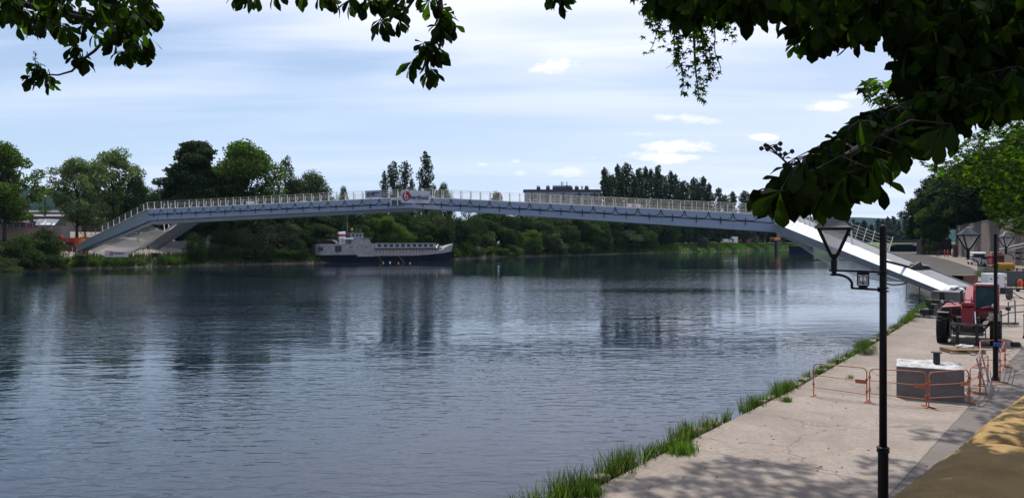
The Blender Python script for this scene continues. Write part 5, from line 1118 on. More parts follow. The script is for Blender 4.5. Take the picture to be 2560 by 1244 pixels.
# local: +x forward (towards camera), +y = machine's left = right in the photo
o.scale = (.88, .86, .94)
def tyre(x, y):
    b = MB(); r, w = .62, .22
    b.lathe([(0, -w*.7), (r*.55, -w*.75), (r*.62, -w), (r*.93, -w), (r, -w*.8), (r, w*.8), (r*.93, w), (r*.62, w), (r*.55, w*.75), (0, w*.7)], 28, (x, y, r), 'Y')
    for k in range(22):
        a = 2*PI*k/22
        for s in (-1, 1): b.box((x+(r+.012)*math.cos(a+(.14 if s > 0 else 0)), y+s*w*.48, r+(r+.012)*math.sin(a+(.14 if s > 0 else 0))), (.05, w*.95, .07), (s*0.0, -a-(.14 if s > 0 else 0), s*.45))
    wv = b.build('wheel', M['tyre'], th); b = MB(); s = 1 if y > 0 else -1; b.lathe([(0, 0), (.3, 0), (.33, .03), (.1, .05), (0, .05)], 20, (x, y+s*.17, r), 'Y'); b.build('rim', M['galv'], wv)
for x in (1.0, -1.55):
    for y in (-1.05, 1.05): tyre(x, y)
b = MB(); b.box((-.3, 0, .85), (3.9, .95, .6)); b.box((-.4, -.72, 1.0), (2.2, .5, .55)); b.build('chassis', M['darkmetal'], th, bevel=.04)
b = MB(); b.loft([[Vector((x, y, z)) for y, z in ((-1.15, 1.0), (-1.18, 1.35), (-1.05, 1.52), (-.25, 1.60), (-.22, 1.0))] for x in (.95, -.2, -1.6)]); hd = b.build('engine_hood', M['red'], th, bevel=.05)
for y in (-.92, -.5): b = MB(); b.box((.97, y, 1.34), (.02, .34, .26)); b.build('grille', M['darkmetal'], hd)
b = MB(); b.loft([[Vector((1.0+dx, y, z)) for dx, z in ((.35, 1.28), (.2, 1.34), (-.4, 1.32), (-.4, 1.26))] for y in (-1.25, -.78)]); b.build('mudguard', M['darkmetal'], th)
b = MB(); b.loft([[Vector((1.0+.72*math.sin(a), y, .62+.74*math.cos(a))) for a in (-.9, -.45, 0, .45, .95)]+[Vector((1.0+.68*math.sin(a), y, .62+.70*math.cos(a))) for a in (.95, .45, 0, -.45, -.9)] for y in (.78, 1.26)]); b.build('mudguard', M['darkmetal'], th)
# cab
b = MB(); fx = [(.55, 1.05), (.78, 1.35), (.62, 2.15), (.42, 2.42), (-.75, 2.42), (-.95, 2.2), (-.95, 1.05)]
for y in (.22, 1.12):
    for k in range(len(fx)): b.bar((fx[k][0], y, fx[k][1]), (fx[(k+1) % len(fx)][0], y, fx[(k+1) % len(fx)][1]), .11, .11, up=(0, 1, 0))
for x, z in ((.42, 2.42), (-.75, 2.42)): b.bar((x, .22, z), (x, 1.12, z), .08)
cb_ = b.build('cab_frame', M['red'], th, bevel=.02)
b = MB(); b.loft([[Vector((x, y, z)) for x, z in [(.55, 1.4), (.73, 1.45), (.59, 2.13), (.42, 2.36), (-.7, 2.36), (-.9, 2.2), (-.9, 1.4)]] for y in (.26, 1.08)]); b.build('windscreen', M['winglass'], cb_)
b = MB(); b.box((-.15, .67, 2.47), (1.1, .8, .05)); b.build('roof', mat('roof_pane', (.5, .55, .55), .3), cb_)
b = MB(); b.loft([[Vector((x, y, z)) for x, z in ((.6, .75), (.82, 1.0), (.78, 1.42), (.2, 1.5), (-.95, 1.42), (-.95, .75))] for y in (.2, 1.2)]); b.build('cab_body', M['red'], th, bevel=.06)
b = MB()
for s in (0,): b.tube([(.95+.0, .35+.0, 1.35), (1.0, .5, 1.5), (1.0, .8, 1.58), (.95, 1.15, 1.5)], .035, 8)
b.build('guard_rail', M['red'], th)
# boom from the rear to the head in front of the machine
b = MB(); b.bar((-1.9, -.02, 2.1), (1.25, -.02, 1.35), .36, .42); b.build('boom', M['red'], th, bevel=.03)
b = MB(); b.bar((.2, -.02, 1.84), (1.35, -.02, 1.58), .25, .2); b.build('boom_top', M['red'], th, bevel=.03)
b = MB(); b.loft([[Vector((1.28, -.02-.26, 1.62)), Vector((1.28, -.02+.26, 1.62)), Vector((1.6, -.02+.25, 1.55)), Vector((1.6, -.02-.25, 1.55))], [Vector((1.35, -.02-.24, .75)), Vector((1.35, -.02+.24, .75)), Vector((1.72, -.02+.22, .7)), Vector((1.72, -.02-.22, .7))]]); b.build('boom_head', M['red'], th, bevel=.03)
b = MB(); b.box((1.42, -.02, 1.68), (.3, .5, .14)); b.tube([(1.5, -.2, 1.76), (1.5, -.1, 1.86), (1.5, .1, 1.86), (1.5, .2, 1.76)], .022, 6); b.build('hose_block', M['red'], th)
for s in (-1, 1): b = MB(); b.bar((.95, s*.98, 1.25), (1.7, s*.42, .55), .24, .14); b.build('stabiliser', M['darkmetal'], th)
b = MB(); b.tube([(1.55, .26, 1.4), (1.68, .3, .85)], .035, 8); b.build('ram', mat('chrome', (.7, .7, .7), .2, metal=1), th)
# carriage + forks
b = MB(); b.box((1.85, 0, .88), (.08, 1.4, .09)); b.box((1.85, 0, .52), (.07, 1.4, .07)); b.box((1.85, 0, .3), (.07, 1.36, .07))
for y in (-.68, .68): b.box((1.85, y, .58), (.08, .05, .66))
for y in (-.35, .35): b.box((1.83, y, .7), (.12, .12, .35))
b.build('fork_carriage', M['greymetal'], th)
b = MB(); b.box((1.8, 0, .58), (.06, 1.2, .3)); b.build('carriage_plate', M['darkmetal'], th)
for y in (-.4, .36): b = MB(); b.box((1.92, y, .45), (.05, .13, .8)); b.loft([[Vector((1.92, y-.065, .05)), Vector((1.92, y+.065, .05)), Vector((1.92, y+.065, .1)), Vector((1.92, y-.065, .1))], [Vector((2.75, y-.05, .04)), Vector((2.75, y+.05, .04)), Vector((2.75, y+.05, .055)), Vector((2.75, y-.05, .055))]]); b.build('fork', M['darkmetal'], th)
for s, y, z in ((0, -1.05, 1.72), (1, .95, 1.62)): b = MB(); b.lathe([(0, 0), (.1, 0), (.12, .08), (.0, .1)], 14, (.9, y, z), 'X'); hl = b.build('headlight', M['darkmetal'], th); b = MB(); b.lathe([(0, 0), (.075, 0), (.06, .02), (0, .02)], 12, (1.0, y, z), 'X'); b.build('lens', M['milk_lens'], hl)
b = MB(); b.tube([(-.3, -.35, 1.55), (-.3, -.35, 2.0), (-.2, -.35, 2.12), (-.05, -.3, 2.14)], [.1, .07, .05, .05], 10); b.build('exhaust', M['greymetal'], th)
b = MB(); b.bar((.7, -.5, 1.55), (.45, -1.05, 1.9), .03); b.box((.45, -1.1, 1.95), (.05, .22, .32)); b.build('mirror', M['darkmetal'], th)
b = MB(); b.bar((.5, 1.15, 1.5), (.6, 1.5, 1.52), .04); b.box((.6, 1.52, 1.5), (.12, .2, .12)); b.build('mirror', M['darkmetal'], th)
# pallet with a coil of hose
pg = G(2406, 880); o = empty('pallet', pg, math.radians(-2), 'wooden pallet on the quay in front of the fork tips', 'pallet'); b = MB()
for k in range(6): b.box((0, -.38+k*.15, .135), (1.2, .1, .02))
for x in (-.55, 0, .55): b.box((x, 0, .075), (.1, .85, .09))
for y in (-.38, .38): b.box((0, y, .015), (1.2, .1, .02))
b.build('planks', M['wood'], o)
o = empty('hose_coil', pg+Vector((.12, .05, .145)), 0, 'coil of white hose lying on the wooden pallet', 'hose'); b = MB()
b.tube([((.28+.05*math.sin(k*1.7))*math.cos(k*.42), (.17+.03*math.cos(k*1.3))*math.sin(k*.42), .03+.012*(k % 5)+.03*math.sin(k*.9)**2) for k in range(80)], .024, 6); b.build('hose', M['rope'], o, smooth=True)
for i, (px, py) in enumerate(((2382, 884), (2433, 888))): o = empty('timber_wedge', G(px, py), .1*i, ['left', 'right'][i]+' pale wedge under the front of the pallet', 'wedge'); b = MB(); b.box((0, 0, .03), (.16, .1, .06)); b.build('wedge', M['concrete_lt'], o, bevel=.01)
o = empty('black_case', G(2539, 866), -.3, 'small black tool case lying on the asphalt right of the telehandler', 'case'); b = MB(); b.box((0, 0, .09), (.3, .22, .14)); b.build('case', M['darkmetal'], o, bevel=.015); b = MB(); b.box((0, 0, .17), (.24, .16, .02)); b.build('lid', M['greymetal'], o)

# ---- machines by the ramp foot
def gq(px, py): return G(px, py)
o = empty('hydraulic_skid', gq(2331, 793), .6, 'black hydraulic jack unit on sleepers at the quay edge', 'machine'); o.scale = (.85, .85, .62); b = MB(); b.box((0, 0, .5), (.9, .6, .5)); b.box((.1, 0, .95), (.5, .4, .4)); b.box((-.5, .2, .4), (.3, .5, .6)); b.tube([(-.3, 0, .9), (-.3, 0, 1.5)], .08, 8); b.build('pump', M['darkmetal'], o, bevel=.02)
for k in range(3): b = MB(); b.box((0, -.3+k*.3, .12), (1.4, .2, .2)); b.build('sleeper', M['concrete_lt'], o)
o = empty('ramp_bearing', gq(2352, 775), .6, 'black steel bearing frame carrying the ramp foot', 'machine'); o.scale = (1, 1, .55); b = MB(); b.box((0, 0, .35), (2.2, 1.0, .25)); b.box((-.8, 0, .8), (.3, .8, .8)); b.box((.7, 0, .7), (.4, .8, .6)); b.tube([(0, -.3, .5), (0, -.3, 1.1)], .16, 10); b.build('frame', M['darkmetal'], o, bevel=.02)
o = empty('abutment_block', gq(2402, 762), .62, 'low grey concrete abutment behind the telehandler', 'concrete block'); b = MB(); b.box((0.4, .6, .4), (2.2, 1.8, .9)); b.build('block', M['concrete_block'], o, bevel=.03)
o = empty('steel_box_section', gq(2412, 727)+Vector((0, 0, .4)), .55, 'open dark red box section lying beside the walkway foot', 'steel section'); b = MB()
for (y, z, h_, w_) in ((-.45, .45, .9, .05), (.45, .45, .9, .05)): b.box((0, y, z), (2.2, w_, h_))
b.box((0, 0, .02), (2.2, .85, .05)); b.box((0, 0, .88), (2.2, .85, .05)); b.box((1.0, 0, .45), (.04, .85, .82)); b.build('section', M['rust'], o)
o = empty('steel_trough', gq(2440, 722), .62, 'pale shallow steel trough frame behind the telehandler cab', 'trough'); b = MB(); b.box((0, -.8, .3), (4.2, .12, .3)); b.box((0, .8, .3), (4.2, .12, .3)); b.box((0, 0, .16), (4.2, 1.5, .06)); b.build('trough', M['concrete_lt'], o)
o = empty('generator_cabinet', gq(2493, 732), -.1, 'white generator cabinet with hazard stripes at its right corner', 'generator'); b = MB(); b.box((0, .5, .78), (1.45, 1.0, 1.5)); gc = b.build('housing', M['paintwhite'], o, bevel=.03)
for x, z, w_, h_ in ((-.5, .35, .12, .12), (-.3, .3, .1, .14), (.05, .35, .12, .1), (-.45, 1.1, .14, .08), (0, 1.2, .2, .08)): b = MB(); b.box((x, -.01, z), (w_, .02, h_)); b.build('vent', M['ink'], gc)
for k in range(4): b = MB(); b.box((.62, -.012, .35+k*.13), (.18, .02, .05), (0, .6, 0)); b.build('hazard_stripe', M['red2'], gc)
b = MB(); b.box((.62, -.012, 1.15), (.14, .02, .26)); b.build('warning_sign', M['yellow'], gc)
o = empty('trailer_machine', gq(2516, 748), .3, 'black wheeled pump with hoses right of the generator cabinet', 'machine'); b = MB(); b.box((0, 0, .6), (.6, .5, .45)); b.tube([(-.3, -.2, .6), (-.5, -.5, .3), (-.2, -.8, .1)], .03, 6); b.tube([(.2, -.2, .6), (.5, -.4, .3), (.9, -.6, .05)], .03, 6); b.lathe([(0, -.05), (.28, -.05), (.28, .05), (0, .05)], 14, (-.1, -.3, .28), 'Y'); b.build('pump', M['darkmetal'], o)
o = empty('scaffold_frame', gq(2527, 815), .3, 'leaning metal frame with planks right of the telehandler', 'frame'); b = MB(); b.tube([(-.15, 0, .05), (-.15, 0, 1.15), (.25, 0, 1.25), (.3, 0, .05)], .03, 6); b.box((-.3, .2, .12), (1.7, .2, .12), (0, .02, -.1)); b.bar((-.9, .1, 1.0), (.6, .3, .85), .12, .04); b.build('frame', M['greymetal'], o)
for i, (a, c_) in enumerate((((2515, 770), (2560, 760)), ((2505, 790), (2560, 775)), ((2530, 742), (2560, 748)))):
    A_, B_ = G(*a), G(*c_); b = MB(); b.tube([A_+Vector((0, 0, .03)), A_.lerp(B_, .4)+Vector((.1, .3, .03)), A_.lerp(B_, .7)+Vector((.1, -.2, .03)), B_+Vector((.5, 0, .03))], .025, 5); b.build('cable', M['ink'], empty('ground_cable', A_, 0, '%s black cable trailing over the quay at the right edge' % ['middle', 'nearest', 'farthest'][i], 'cable'), world=True)
# stepped stones at the edge
for i, (px, py) in enumerate(((2306, 782), (2322, 778), (2296, 792), (2335, 788))): o = empty('paving_slab', gq(px, py), .2*i, ['leftmost upper', 'middle', 'lowest', 'rightmost'][i]+' loose pale slab at the quay edge below the ramp', 'slab', 'loose slabs at the quay edge'); b = MB(); b.box((0, 0, .1), (.55, .4, .14), (.05, .06, .3*i)); b.build('slab', M['concrete_lt'], o, bevel=.015)

# ---- far end of the quay
vehicle('white_van', gq(2441, 661), math.atan2(.93, .37), 5.2, 2.1, 2.25, M['paintwhite'], 'white van seen from behind on the quay before the rampart wall', 'van')
o = vehicle('red_machine', gq(2490, 664), 1.2, 3.4, 1.8, 1.9, M['red2'], 'red site machine right of the white van', 'machine', 'box'); b = MB(); b.box((0, 0, 2.15), (1.4, 1.5, .4)); b.build('canopy', M['galv'], o, bevel=.08)
o = empty('stone_block', gq(2480, 683), -.05, 'pale concrete counterweight block left of the yellow compressor', 'concrete block'); b = MB(); b.box((0, .8, .5), (2.0, 1.5, 1.0)); b.build('block', M['concrete_lt'], o, bevel=.03)
o = empty('compressor', gq(2508, 684), -.1, 'yellow-orange wheeled compressor with rounded bonnet', 'compressor'); b = MB(); b.loft([[Vector((x, y, z)) for y, z in ((-.6, .45), (-.65, 1.1), (-.45, 1.4), (.45, 1.4), (.65, 1.1), (.6, .45))] for x in (-.9, .7, 1.1)]); b.build('bonnet', M['yellow'], o, bevel=.06)
for y in (-.7, .7): b = MB(); b.lathe([(0, -.1), (.3, -.1), (.3, .1), (0, .1)], 14, (.2, y, .3), 'Y'); b.build('wheel', M['tyre'], o)
b = MB(); b.box((-.85, -.1, .9), (.2, .9, .8)); b.build('control_panel', M['darkmetal'], o)
for i, (px, py) in enumerate(((2535, 682), (2550, 684), (2566, 686))): o = empty('steel_trestle', gq(px, py), 0, ['left', 'middle', 'right'][i]+' low dark trestle right of the compressor', 'trestle', 'low trestles'); b = MB(); b.bar((-.5, 0, .6), (.5, 0, .6), .1); [b.bar((x, y*.3, 0), (x, 0, .6), .06) for x in (-.4, .4) for y in (-1, 1)]; b.build('trestle', M['greymetal'], o)
o = empty('dark_heap', gq(2460, 716), .3, 'green weeds and dark sacks heaped at the top of the embankment', 'heap'); b = MB(); b.lathe([(1.3, 0), (1.1, .5), (.6, .8), (0, .9)], 8, (0, 0, 0)); b.build('heap', M['darkmetal'], o)
tree('bush', 'bright', gq(2462, 712), 1.6, 2.0, 'bright green weed clump at the top of the embankment slope', cat='shrub', name='weed_clump', leaf=.2, dens=60)
tree('bush', 'mid', gq(2455, 690), .9, 1.6, 'low dry weed clump beside the embankment crest', cat='shrub', name='weed_clump', leaf=.2, dens=60)
tree('bush', 'bright', gq(2168, 883)+Vector((-.1, 0, -.05)), .78, 1.05, 'round dark green bush on the quay edge left of the lamp post', cat='shrub', name='edge_bush', leaf=.11, dens=420, var=1)
tree('bush', 'bright', Vector((X(2342, 47), 47.5, -.3)), 1.3, 1.2, 'bright green sapling at the water under the ramp foot', cat='shrub', name='sapling', leaf=.14, dens=100)
tree('bush', 'mid', Vector((X(2318, 41.5), 41.8, -.5)), 1.5, 1.6, 'dark green riverside weeds left of the black jack unit', cat='shrub', name='weed_clump', leaf=.12, dens=140)
tree('bush', 'bright', Vector((X(2290, 38.5), 38.6, -.45)), .95, 1.3, 'bright green riverside weeds below the loose slabs', cat='shrub', name='weed_clump', leaf=.10, dens=160)
tree('bush', 'mid', Vector((X(2352, 50), 50.4, -.5)), 1.5, 1.8, 'green weeds behind the black jack unit at the water', cat='shrub', name='weed_clump', leaf=.12, dens=140)
o = empty('trolley', gq(2548, 728), .2, 'black wheeled trolley with an orange bag at the right edge', 'trolley'); b = MB(); b.box((0, 0, .2), (1.0, .5, .12)); b.bar((.4, 0, .2), (.4, 0, 1.0), .05); b.bar((-.3, 0, .2), (-.3, 0, .9), .05); b.build('frame', M['darkmetal'], o)
for x in (-.4, .4): b = MB(); b.lathe([(0, -.05), (.16, -.05), (.16, .05), (0, .05)], 12, (x, -.28, .16), 'Y'); b.build('wheel', M['tyre'], o)
b = MB(); b.lathe([(0, .35), (.16, .4), (.2, .7), (.14, .95), (0, 1.0)], 10, (.05, -.05, 0)); b.build('bag', M['hivis'], o)
o = empty('retaining_wall', gq(2552, 716), -.1, 'low dark wall behind the trolley at the right edge', 'wall'); b = MB(); b.box((0.5, .5, .7), (4.2, .4, 1.4)); b.build('wall', mat('darkgrey_wall', (.10, .10, .11), .9), o)

# rampart walls
RW = [(2388, 233), (2420, 205), (2450, 180), (2500, 152), (2560, 129), (2700, 92), (2900, 64)]
b = MB(); secs = []
for px, D in RW: p = Vector((X(px, D), D, 0)); secs.append([p, p+Vector((.8, 1.0, 8.6)), p+Vector((2.2, 2.2, 8.6)), p+Vector((2.2, 2.2, -.1))])
o = empty('rampart_wall', Vector((X(2450, 180), 180, 0)), 0, 'tall brown-pink stone rampart wall along the inner side of the quay', 'wall'); b.loft(secs); b.build('wall', M['rampart'], o, world=True)
b = MB(); b.loft([[s[1]+Vector((-.12, -.15, 0)), s[1]+Vector((-.12, -.15, .35)), s[2]+Vector((.1, .1, .35)), s[2]+Vector((.1, .1, 0))] for s in secs]); b.build('coping', M['rampart_dark'], o, world=True)
o = empty('rampart_terrace', Vector((120, 130, 0)), 0, 'earth terrace on top of the rampart carrying the tree row', 'terrace'); b = MB(); b.loft([[s[2]+Vector((0, .1, -.3)), s[2]+Vector((120, 60, -.3)), s[2]+Vector((120, 60, -4)), s[2]+Vector((0.1, .1, -4))] for s in secs]); b.build('earth', gm_soil, o, world=True)
o = empty('handrail', P(2552, 625, 110), 0, 'pale sloping handrail in front of the rampart at the right edge', 'handrail'); b = MB(); b.tube([P(2500, 624, 118), P(2535, 615, 112), P(2600, 600, 100)], .16, 6); b.tube([P(2505, 629, 118), P(2600, 607, 100)], .07, 5); b.build('rail', M['galv'], o, world=True)
o = empty('dark_wall', P(2350, 630, 245), 0, 'dark shaded wall with creepers beyond the far end of the quay', 'wall'); k = 245/F; b = MB(); b.box((X(2352, 245)-o.location.x, 4, EYE+(HOR-600)*k-o.location.z-2.4), (76*k, 3, 5.4)); b.build('wall', M['rampart_dark'], o)
tree('bush', 'mid', Vector((X(2325, 239), 239, 0)), 6.0, 4.4, 'green creeper hanging on the left end of the dark wall', cat='creeper', name='creeper', leaf=.4, dens=60)
o = empty('steel_fence', Vector((X(2345, 232), 232, 0)), 0, 'low grey steel fence before the dark wall', 'fence'); b = MB(); b.bar((-3.5, 0, 1.1), (3.8, 0, 1.1), .1); b.bar((-3.5, 0, .6), (3.8, 0, .6), .06); [b.bar((x, 0, 0), (x, 0, 1.15), .08) for x in (-3.5, -1.6, .3, 2.1, 3.8)]; b.build('rails', M['galv'], o)
o = empty('gate_pillar', Vector((X(2388, 205), 205, 0)), 0, 'pale stone pillar at the end of the rampart wall', 'pillar'); b = MB(); b.box((0, 0, 1.6), (1.0, .9, 3.2)); b.build('pillar', M['rampart'], o, bevel=.05); b = MB(); b.box((0, 0, 3.3), (1.2, 1.1, .2)); b.build('cap', M['concrete_lt'], o)

# ---- people
def person(loc, rz, label, top, legs, skin=(.45, .28, .2), pose='stand', h=1.76, held=None, helmet=None):
    """one continuous skinned body; clothes are its children"""
    s = h/1.76
    if pose == 'sit': hipz = .5; knee = [(-.1, -.42, .5), (.1, -.42, .5)]; foot = [(-.1, -.46, .06), (.1, -.46, .06)]; toe = [(-.11, -.6, .04), (.11, -.6, .04)]
    elif pose == 'walk': hipz = .92; knee = [(-.1, -.16, .52), (.1, .05, .5)]; foot = [(-.1, -.3, .08), (.1, .28, .14)]; toe = [(-.1, -.46, .06), (.1, .18, .03)]
    else: hipz = .92; knee = [(-.1, -.03, .5), (.11, -.01, .5)]; foot = [(-.12, .02, .08), (.13, .02, .08)]; toe = [(-.14, -.13, .04), (.16, -.12, .04)]
    sh = hipz+.52
    V = [(0, 0, hipz), (0, .01, hipz+.22), (0, 0, sh-.04), (0, 0, sh+.08), (0, -.01, sh+.17), (0, -.015, sh+.29)]; E = [(0, 1), (1, 2), (2, 3), (3, 4), (4, 5)]; R_ = [.145, .13, .14, .055, .09, .075]
    def chain(start, pts, rs_):
        p = start
        for q, r in zip(pts, rs_): V.append(q); R_.append(r); E.append((p, len(V)-1)); p = len(V)-1
    for i, sx in enumerate((-1, 1)):
        chain(0, [(sx*.1, 0, hipz-.06), knee[i], foot[i], toe[i]], [.095, .06, .042, .035])
        el_ = (sx*.27, -.02-.04*i, sh-.28); ha = (sx*.28, -.16, sh-.48) if pose != 'hold' else (sx*.14, -.36, sh-.2)
        chain(2, [(sx*.19, 0, sh), el_, ha, (ha[0]*.98, ha[1]-.05, ha[2]-.08)], [.06, .042, .03, .032])
    me = bpy.data.meshes.new('body'); me.from_pydata([Vector(v)*s for v in V], E, []); me.update()
    o = bpy.data.objects.new('person', me); C.objects.link(o); sk = o.modifiers.new('skin', 'SKIN')
    for k, r in enumerate(R_): me.skin_vertices[0].data[k].radius = (r*s, r*s*(.75 if k in (1, 2) else 1)); 
    me.skin_vertices[0].data[0].use_root = True
    ss = o.modifiers.new('sub', 'SUBSURF'); ss.levels = 1; ss.render_levels = 1
    o.location = loc; o.rotation_euler = (0, 0, rz); me.materials.append(legs); tag(o, label, 'person')
    def ell(name, z0, z1, w, d, m_, y=0.0):
        b = MB(); b.lathe([(0, z0*s), (w*.9*s, z0*s), (w*s, (z0+z1)/2*s), (w*.92*s, z1*s), (.06*s, (z1+.04)*s)], 12, (0, y, 0)); x = b.build(name, m_, o, smooth=True); x.scale = (1, d, 1); return x
    ell('jacket', hipz-.04, sh+.03, .2, .78, top)
    for sx in (-1, 1): b = MB(); b.tube([Vector((sx*.17, 0, sh+.02))*s, Vector((sx*.275, -.02, sh-.27))*s, Vector((sx*.28, -.13, sh-.44))*s], [.075*s, .058*s, .045*s], 8); b.build('sleeve', top, o, smooth=True)
    sm = mat('skin', skin, .6)
    b = MB(); b.lathe([(0, -.12), (.06, -.1), (.085, -.02), (.088, .05), (.06, .11), (0, .125)], 12, (0, -.02, (sh+.24)*s)); hd_ = b.build('face', sm, o, smooth=True)
    b = MB(); b.lathe([(.1, -.0), (.1, .04), (.075, .095), (0, .115)], 12, (0, -.01, (sh+.27)*s)); b.build('helmet' if helmet else 'hair', helmet or M['bark'], o, smooth=True)
    return o
jn = mat('dark_trousers', (.03, .03, .045), .8); hv = M['hivis']; wt = M['paintwhite']
person(gq(2362, 642), .4, 'worker in orange standing on the far quay, left of the other orange worker', hv, hv, h=1.85, helmet=wt)
person(gq(2370, 643), -.3, 'worker in orange standing on the far quay, right of the other orange worker', hv, hv, h=1.85, helmet=wt)
person(gq(2346, 641), .2, 'dark dressed person leaning on a bicycle on the far quay', jn, jn)
person(gq(2353, 640), .1, 'second dark dressed person right of the bicycle on the far quay', mat('dark_red_top', (.1, .03, .05), .8), jn)
person(gq(2312, 634), 1.2, 'person in blue at the end of the far quay near the lock', mat('blue_top', (.04, .06, .13), .8), jn)
person(gq(2383, 642), 0, 'person in dark red beside the pale stone pillar', mat('pale_top', (.35, .3, .22), .8), mat('red_trousers', (.2, .02, .02), .8))
person(on_bank(358, 6.5, .35), .3, 'worker in red sitting at the foot of the second left leg', M['red2'], mat('pale_trousers', (.4, .38, .36), .8), pose='sit')
person(on_bank(371, 6.8, .3), -.6, 'dark dressed worker with yellow helmet at the foot of the second left leg', jn, jn, pose='walk', helmet=M['yellow'])
def bicycle(loc, rz, label):
    o = empty('bicycle', loc, rz, label, 'bicycle')
    for x in (-.5, .5): b = MB(); b.tube([(x+.33*math.cos(a), 0, .34+.33*math.sin(a)) for a in np.linspace(0, 2*PI, 20)], .025, 5, cap=False); b.build('wheel', M['tyre'], o)
    b = MB()
    for p_, q_ in (((-.5, .34), (-.2, .85)), ((-.2, .85), (.35, .85)), ((.35, .85), (.5, .34)), ((-.05, .3), (.35, .8)), ((-.05, .3), (-.22, .9)), ((-.5, .34), (-.05, .3))): b.tube([(p_[0], 0, p_[1]), (q_[0], 0, q_[1])], .02, 5)
    b.build('frame', M['ink'], o); b = MB(); b.box((-.24, 0, .93), (.24, .12, .05)); b.build('saddle', M['black'], o); b = MB(); b.tube([(.36, -.25, 1.0), (.34, 0, .98), (.36, .25, 1.0)], .018, 5); b.build('handlebar', M['galv'], o)
bicycle(gq(2344, 643), .5, 'dark bicycle standing before the two dark dressed people on the far quay')

# ---- ochre parapet by the camera
PA = Vector((1.45, 3.0, 0)); pd = Vector((1.95, 2.12, 0)).normalized(); pn = Vector((pd.y, -pd.x, 0))
o = empty('parapet_wall', PA, math.atan2(pd.y, pd.x), 'low ochre sandstone parapet beside the camera, broad coping stones stepping up to the right', 'wall')
PW = 1.15; r_ = random.Random(12); s = -5.0; zc = 3.0; i = 0
lens_ = [2.2, 2.2, 2.0, 2.35, 1.75, 2.1, 2.2, 2.2, 2.2]
for L_ in lens_:
    up_ = 0.0 if s < 1.9 else 0.055
    nx, ny = 22, 14; V = []; Fq = []; L2 = L_-.025
    for j in range(ny+1):
        for i_ in range(nx+1):
            x = L2*i_/nx; v = j/ny; y = -(PW*v)
            ed = min(v, 1-v)*PW; ex = min(x, L2-x); dz = -.10*math.exp(-ed/.06)-.045*math.exp(-ex/.05)+(r_.uniform(-.006, .006))
            V.append((s+x, y+.07*math.cos(PI*v)+r_.uniform(-.006, .006), zc+up_+dz))
    n_ = len(V)
    for j in range(ny):
        for i_ in range(nx): a = j*(nx+1)+i_; Fq.append((a+1, a, a+nx+1, a+nx+2))
    V += [(v[0], v[1], zc-.16) for v in V[:n_]]
    ring = [i_ for i_ in range(nx+1)]+[j*(nx+1)+nx for j in range(1, ny+1)]+[ny*(nx+1)+i_ for i_ in range(nx-1, -1, -1)]+[j*(nx+1) for j in range(ny-1, 0, -1)]
    for a, c_ in zip(ring, ring[1:]+ring[:1]): Fq.append((a, c_, c_+n_, a+n_))
    st = link('coping_stone', newmesh('coping_stone', V, Fq, True), M['ochre'], o); s += L_
b = MB(); b.box((4.0, -PW/2, 1.42), (18.2, PW-.16, 2.84)); b.build('wall', M['rampart'], o)
b = MB(); A0 = PA+pn*(PW-.1)-pd*8; b.quad(A0+Vector((0, 0, 2.3)), A0+pd*14+Vector((0, 0, 2.3)), A0+pd*14+pn*14+Vector((0, 0, 2.3)), A0+pn*14+Vector((0, 0, 2.3)))
tag(b.build('promenade', gm_site), 'earth promenade behind the parapet where the photographer stands', None, None, 'structure')
# little leaves fallen on the coping and on the quay
lf = MB()
for k in range(260):
    g_ = Vector((r_.uniform(3, 17), r_.uniform(11, 30), 0)); d_ = (g_-O0).dot(DV)
    if d_ < 0 or d_ > 9: continue
    lf.box(g_+Vector((0, 0, .008)), (r_.uniform(.015, .05), r_.uniform(.01, .025), .008), (r_.uniform(-.2, .2), r_.uniform(-.2, .2), r_.uniform(0, 3)))
tag(lf.build('litter', mat('dry_leaf', (.09, .06, .035), .9)), 'dry leaves and twigs strewn over the quay', kind='stuff')

# ---- grass along the quay edge
rs = np.random.RandomState(21); pts = []; hh = []
def edge_pt(u):
    """u metres along the near edge polyline from point 2"""
    i = 2
    while i < 7:
        a, c_ = EV[i], EV[i+1]; L_ = (c_-a).length
        if u <= L_ or i == 6: d = (c_-a)/L_; return a+d*u, Vector((-d.y, d.x, 0))
        u -= L_; i += 1
tuft = []
for (u0, u1, dn, hm_) in ((-6, -1, 30, .46), (-.9, 0.3, 24, .5), (.3, 1.0, 10, .3), (1.1, 2.1, 24, .46), (2.3, 3.2, 16, .3), (3.6, 4.6, 24, .42), (4.9, 5.2, 10, .3), (5.2, 5.8, 14, .34), (6.2, 6.6, 8, .4), (7.3, 7.9, 12, .42), (8.1, 9.2, 16, .3), (9.6, 10.8, 24, .42), (11.0, 11.9, 14, .26), (12.4, 13.2, 11, .26), (13.8, 15.2, 10, .26), (15.9, 17.4, 9, .3), (18, 20.3, 8, .24), (21, 22.4, 12, .36), (23.5, 24.0, 8, .24), (25, 27, 8, .3), (27.5, 30.5, 7, .26), (31, 42, 9, .5)):
    for _ in range(int(dn*(u1-u0)*1.7)): tuft.append((rs.uniform(u0, u1), hm_))
for (u, h_) in tuft:
    p, n = edge_pt(max(u, -20)); off = rs.normal(.16, .1)
    c_ = p+n*off; k = rs.randint(6, 16)
    for _ in range(k): pts.append((c_.x+rs.normal(0, .05), c_.y+rs.normal(0, .05), -.08 if off > .05 else -.01)); hh.append(h_*rs.uniform(.35, 1.15))
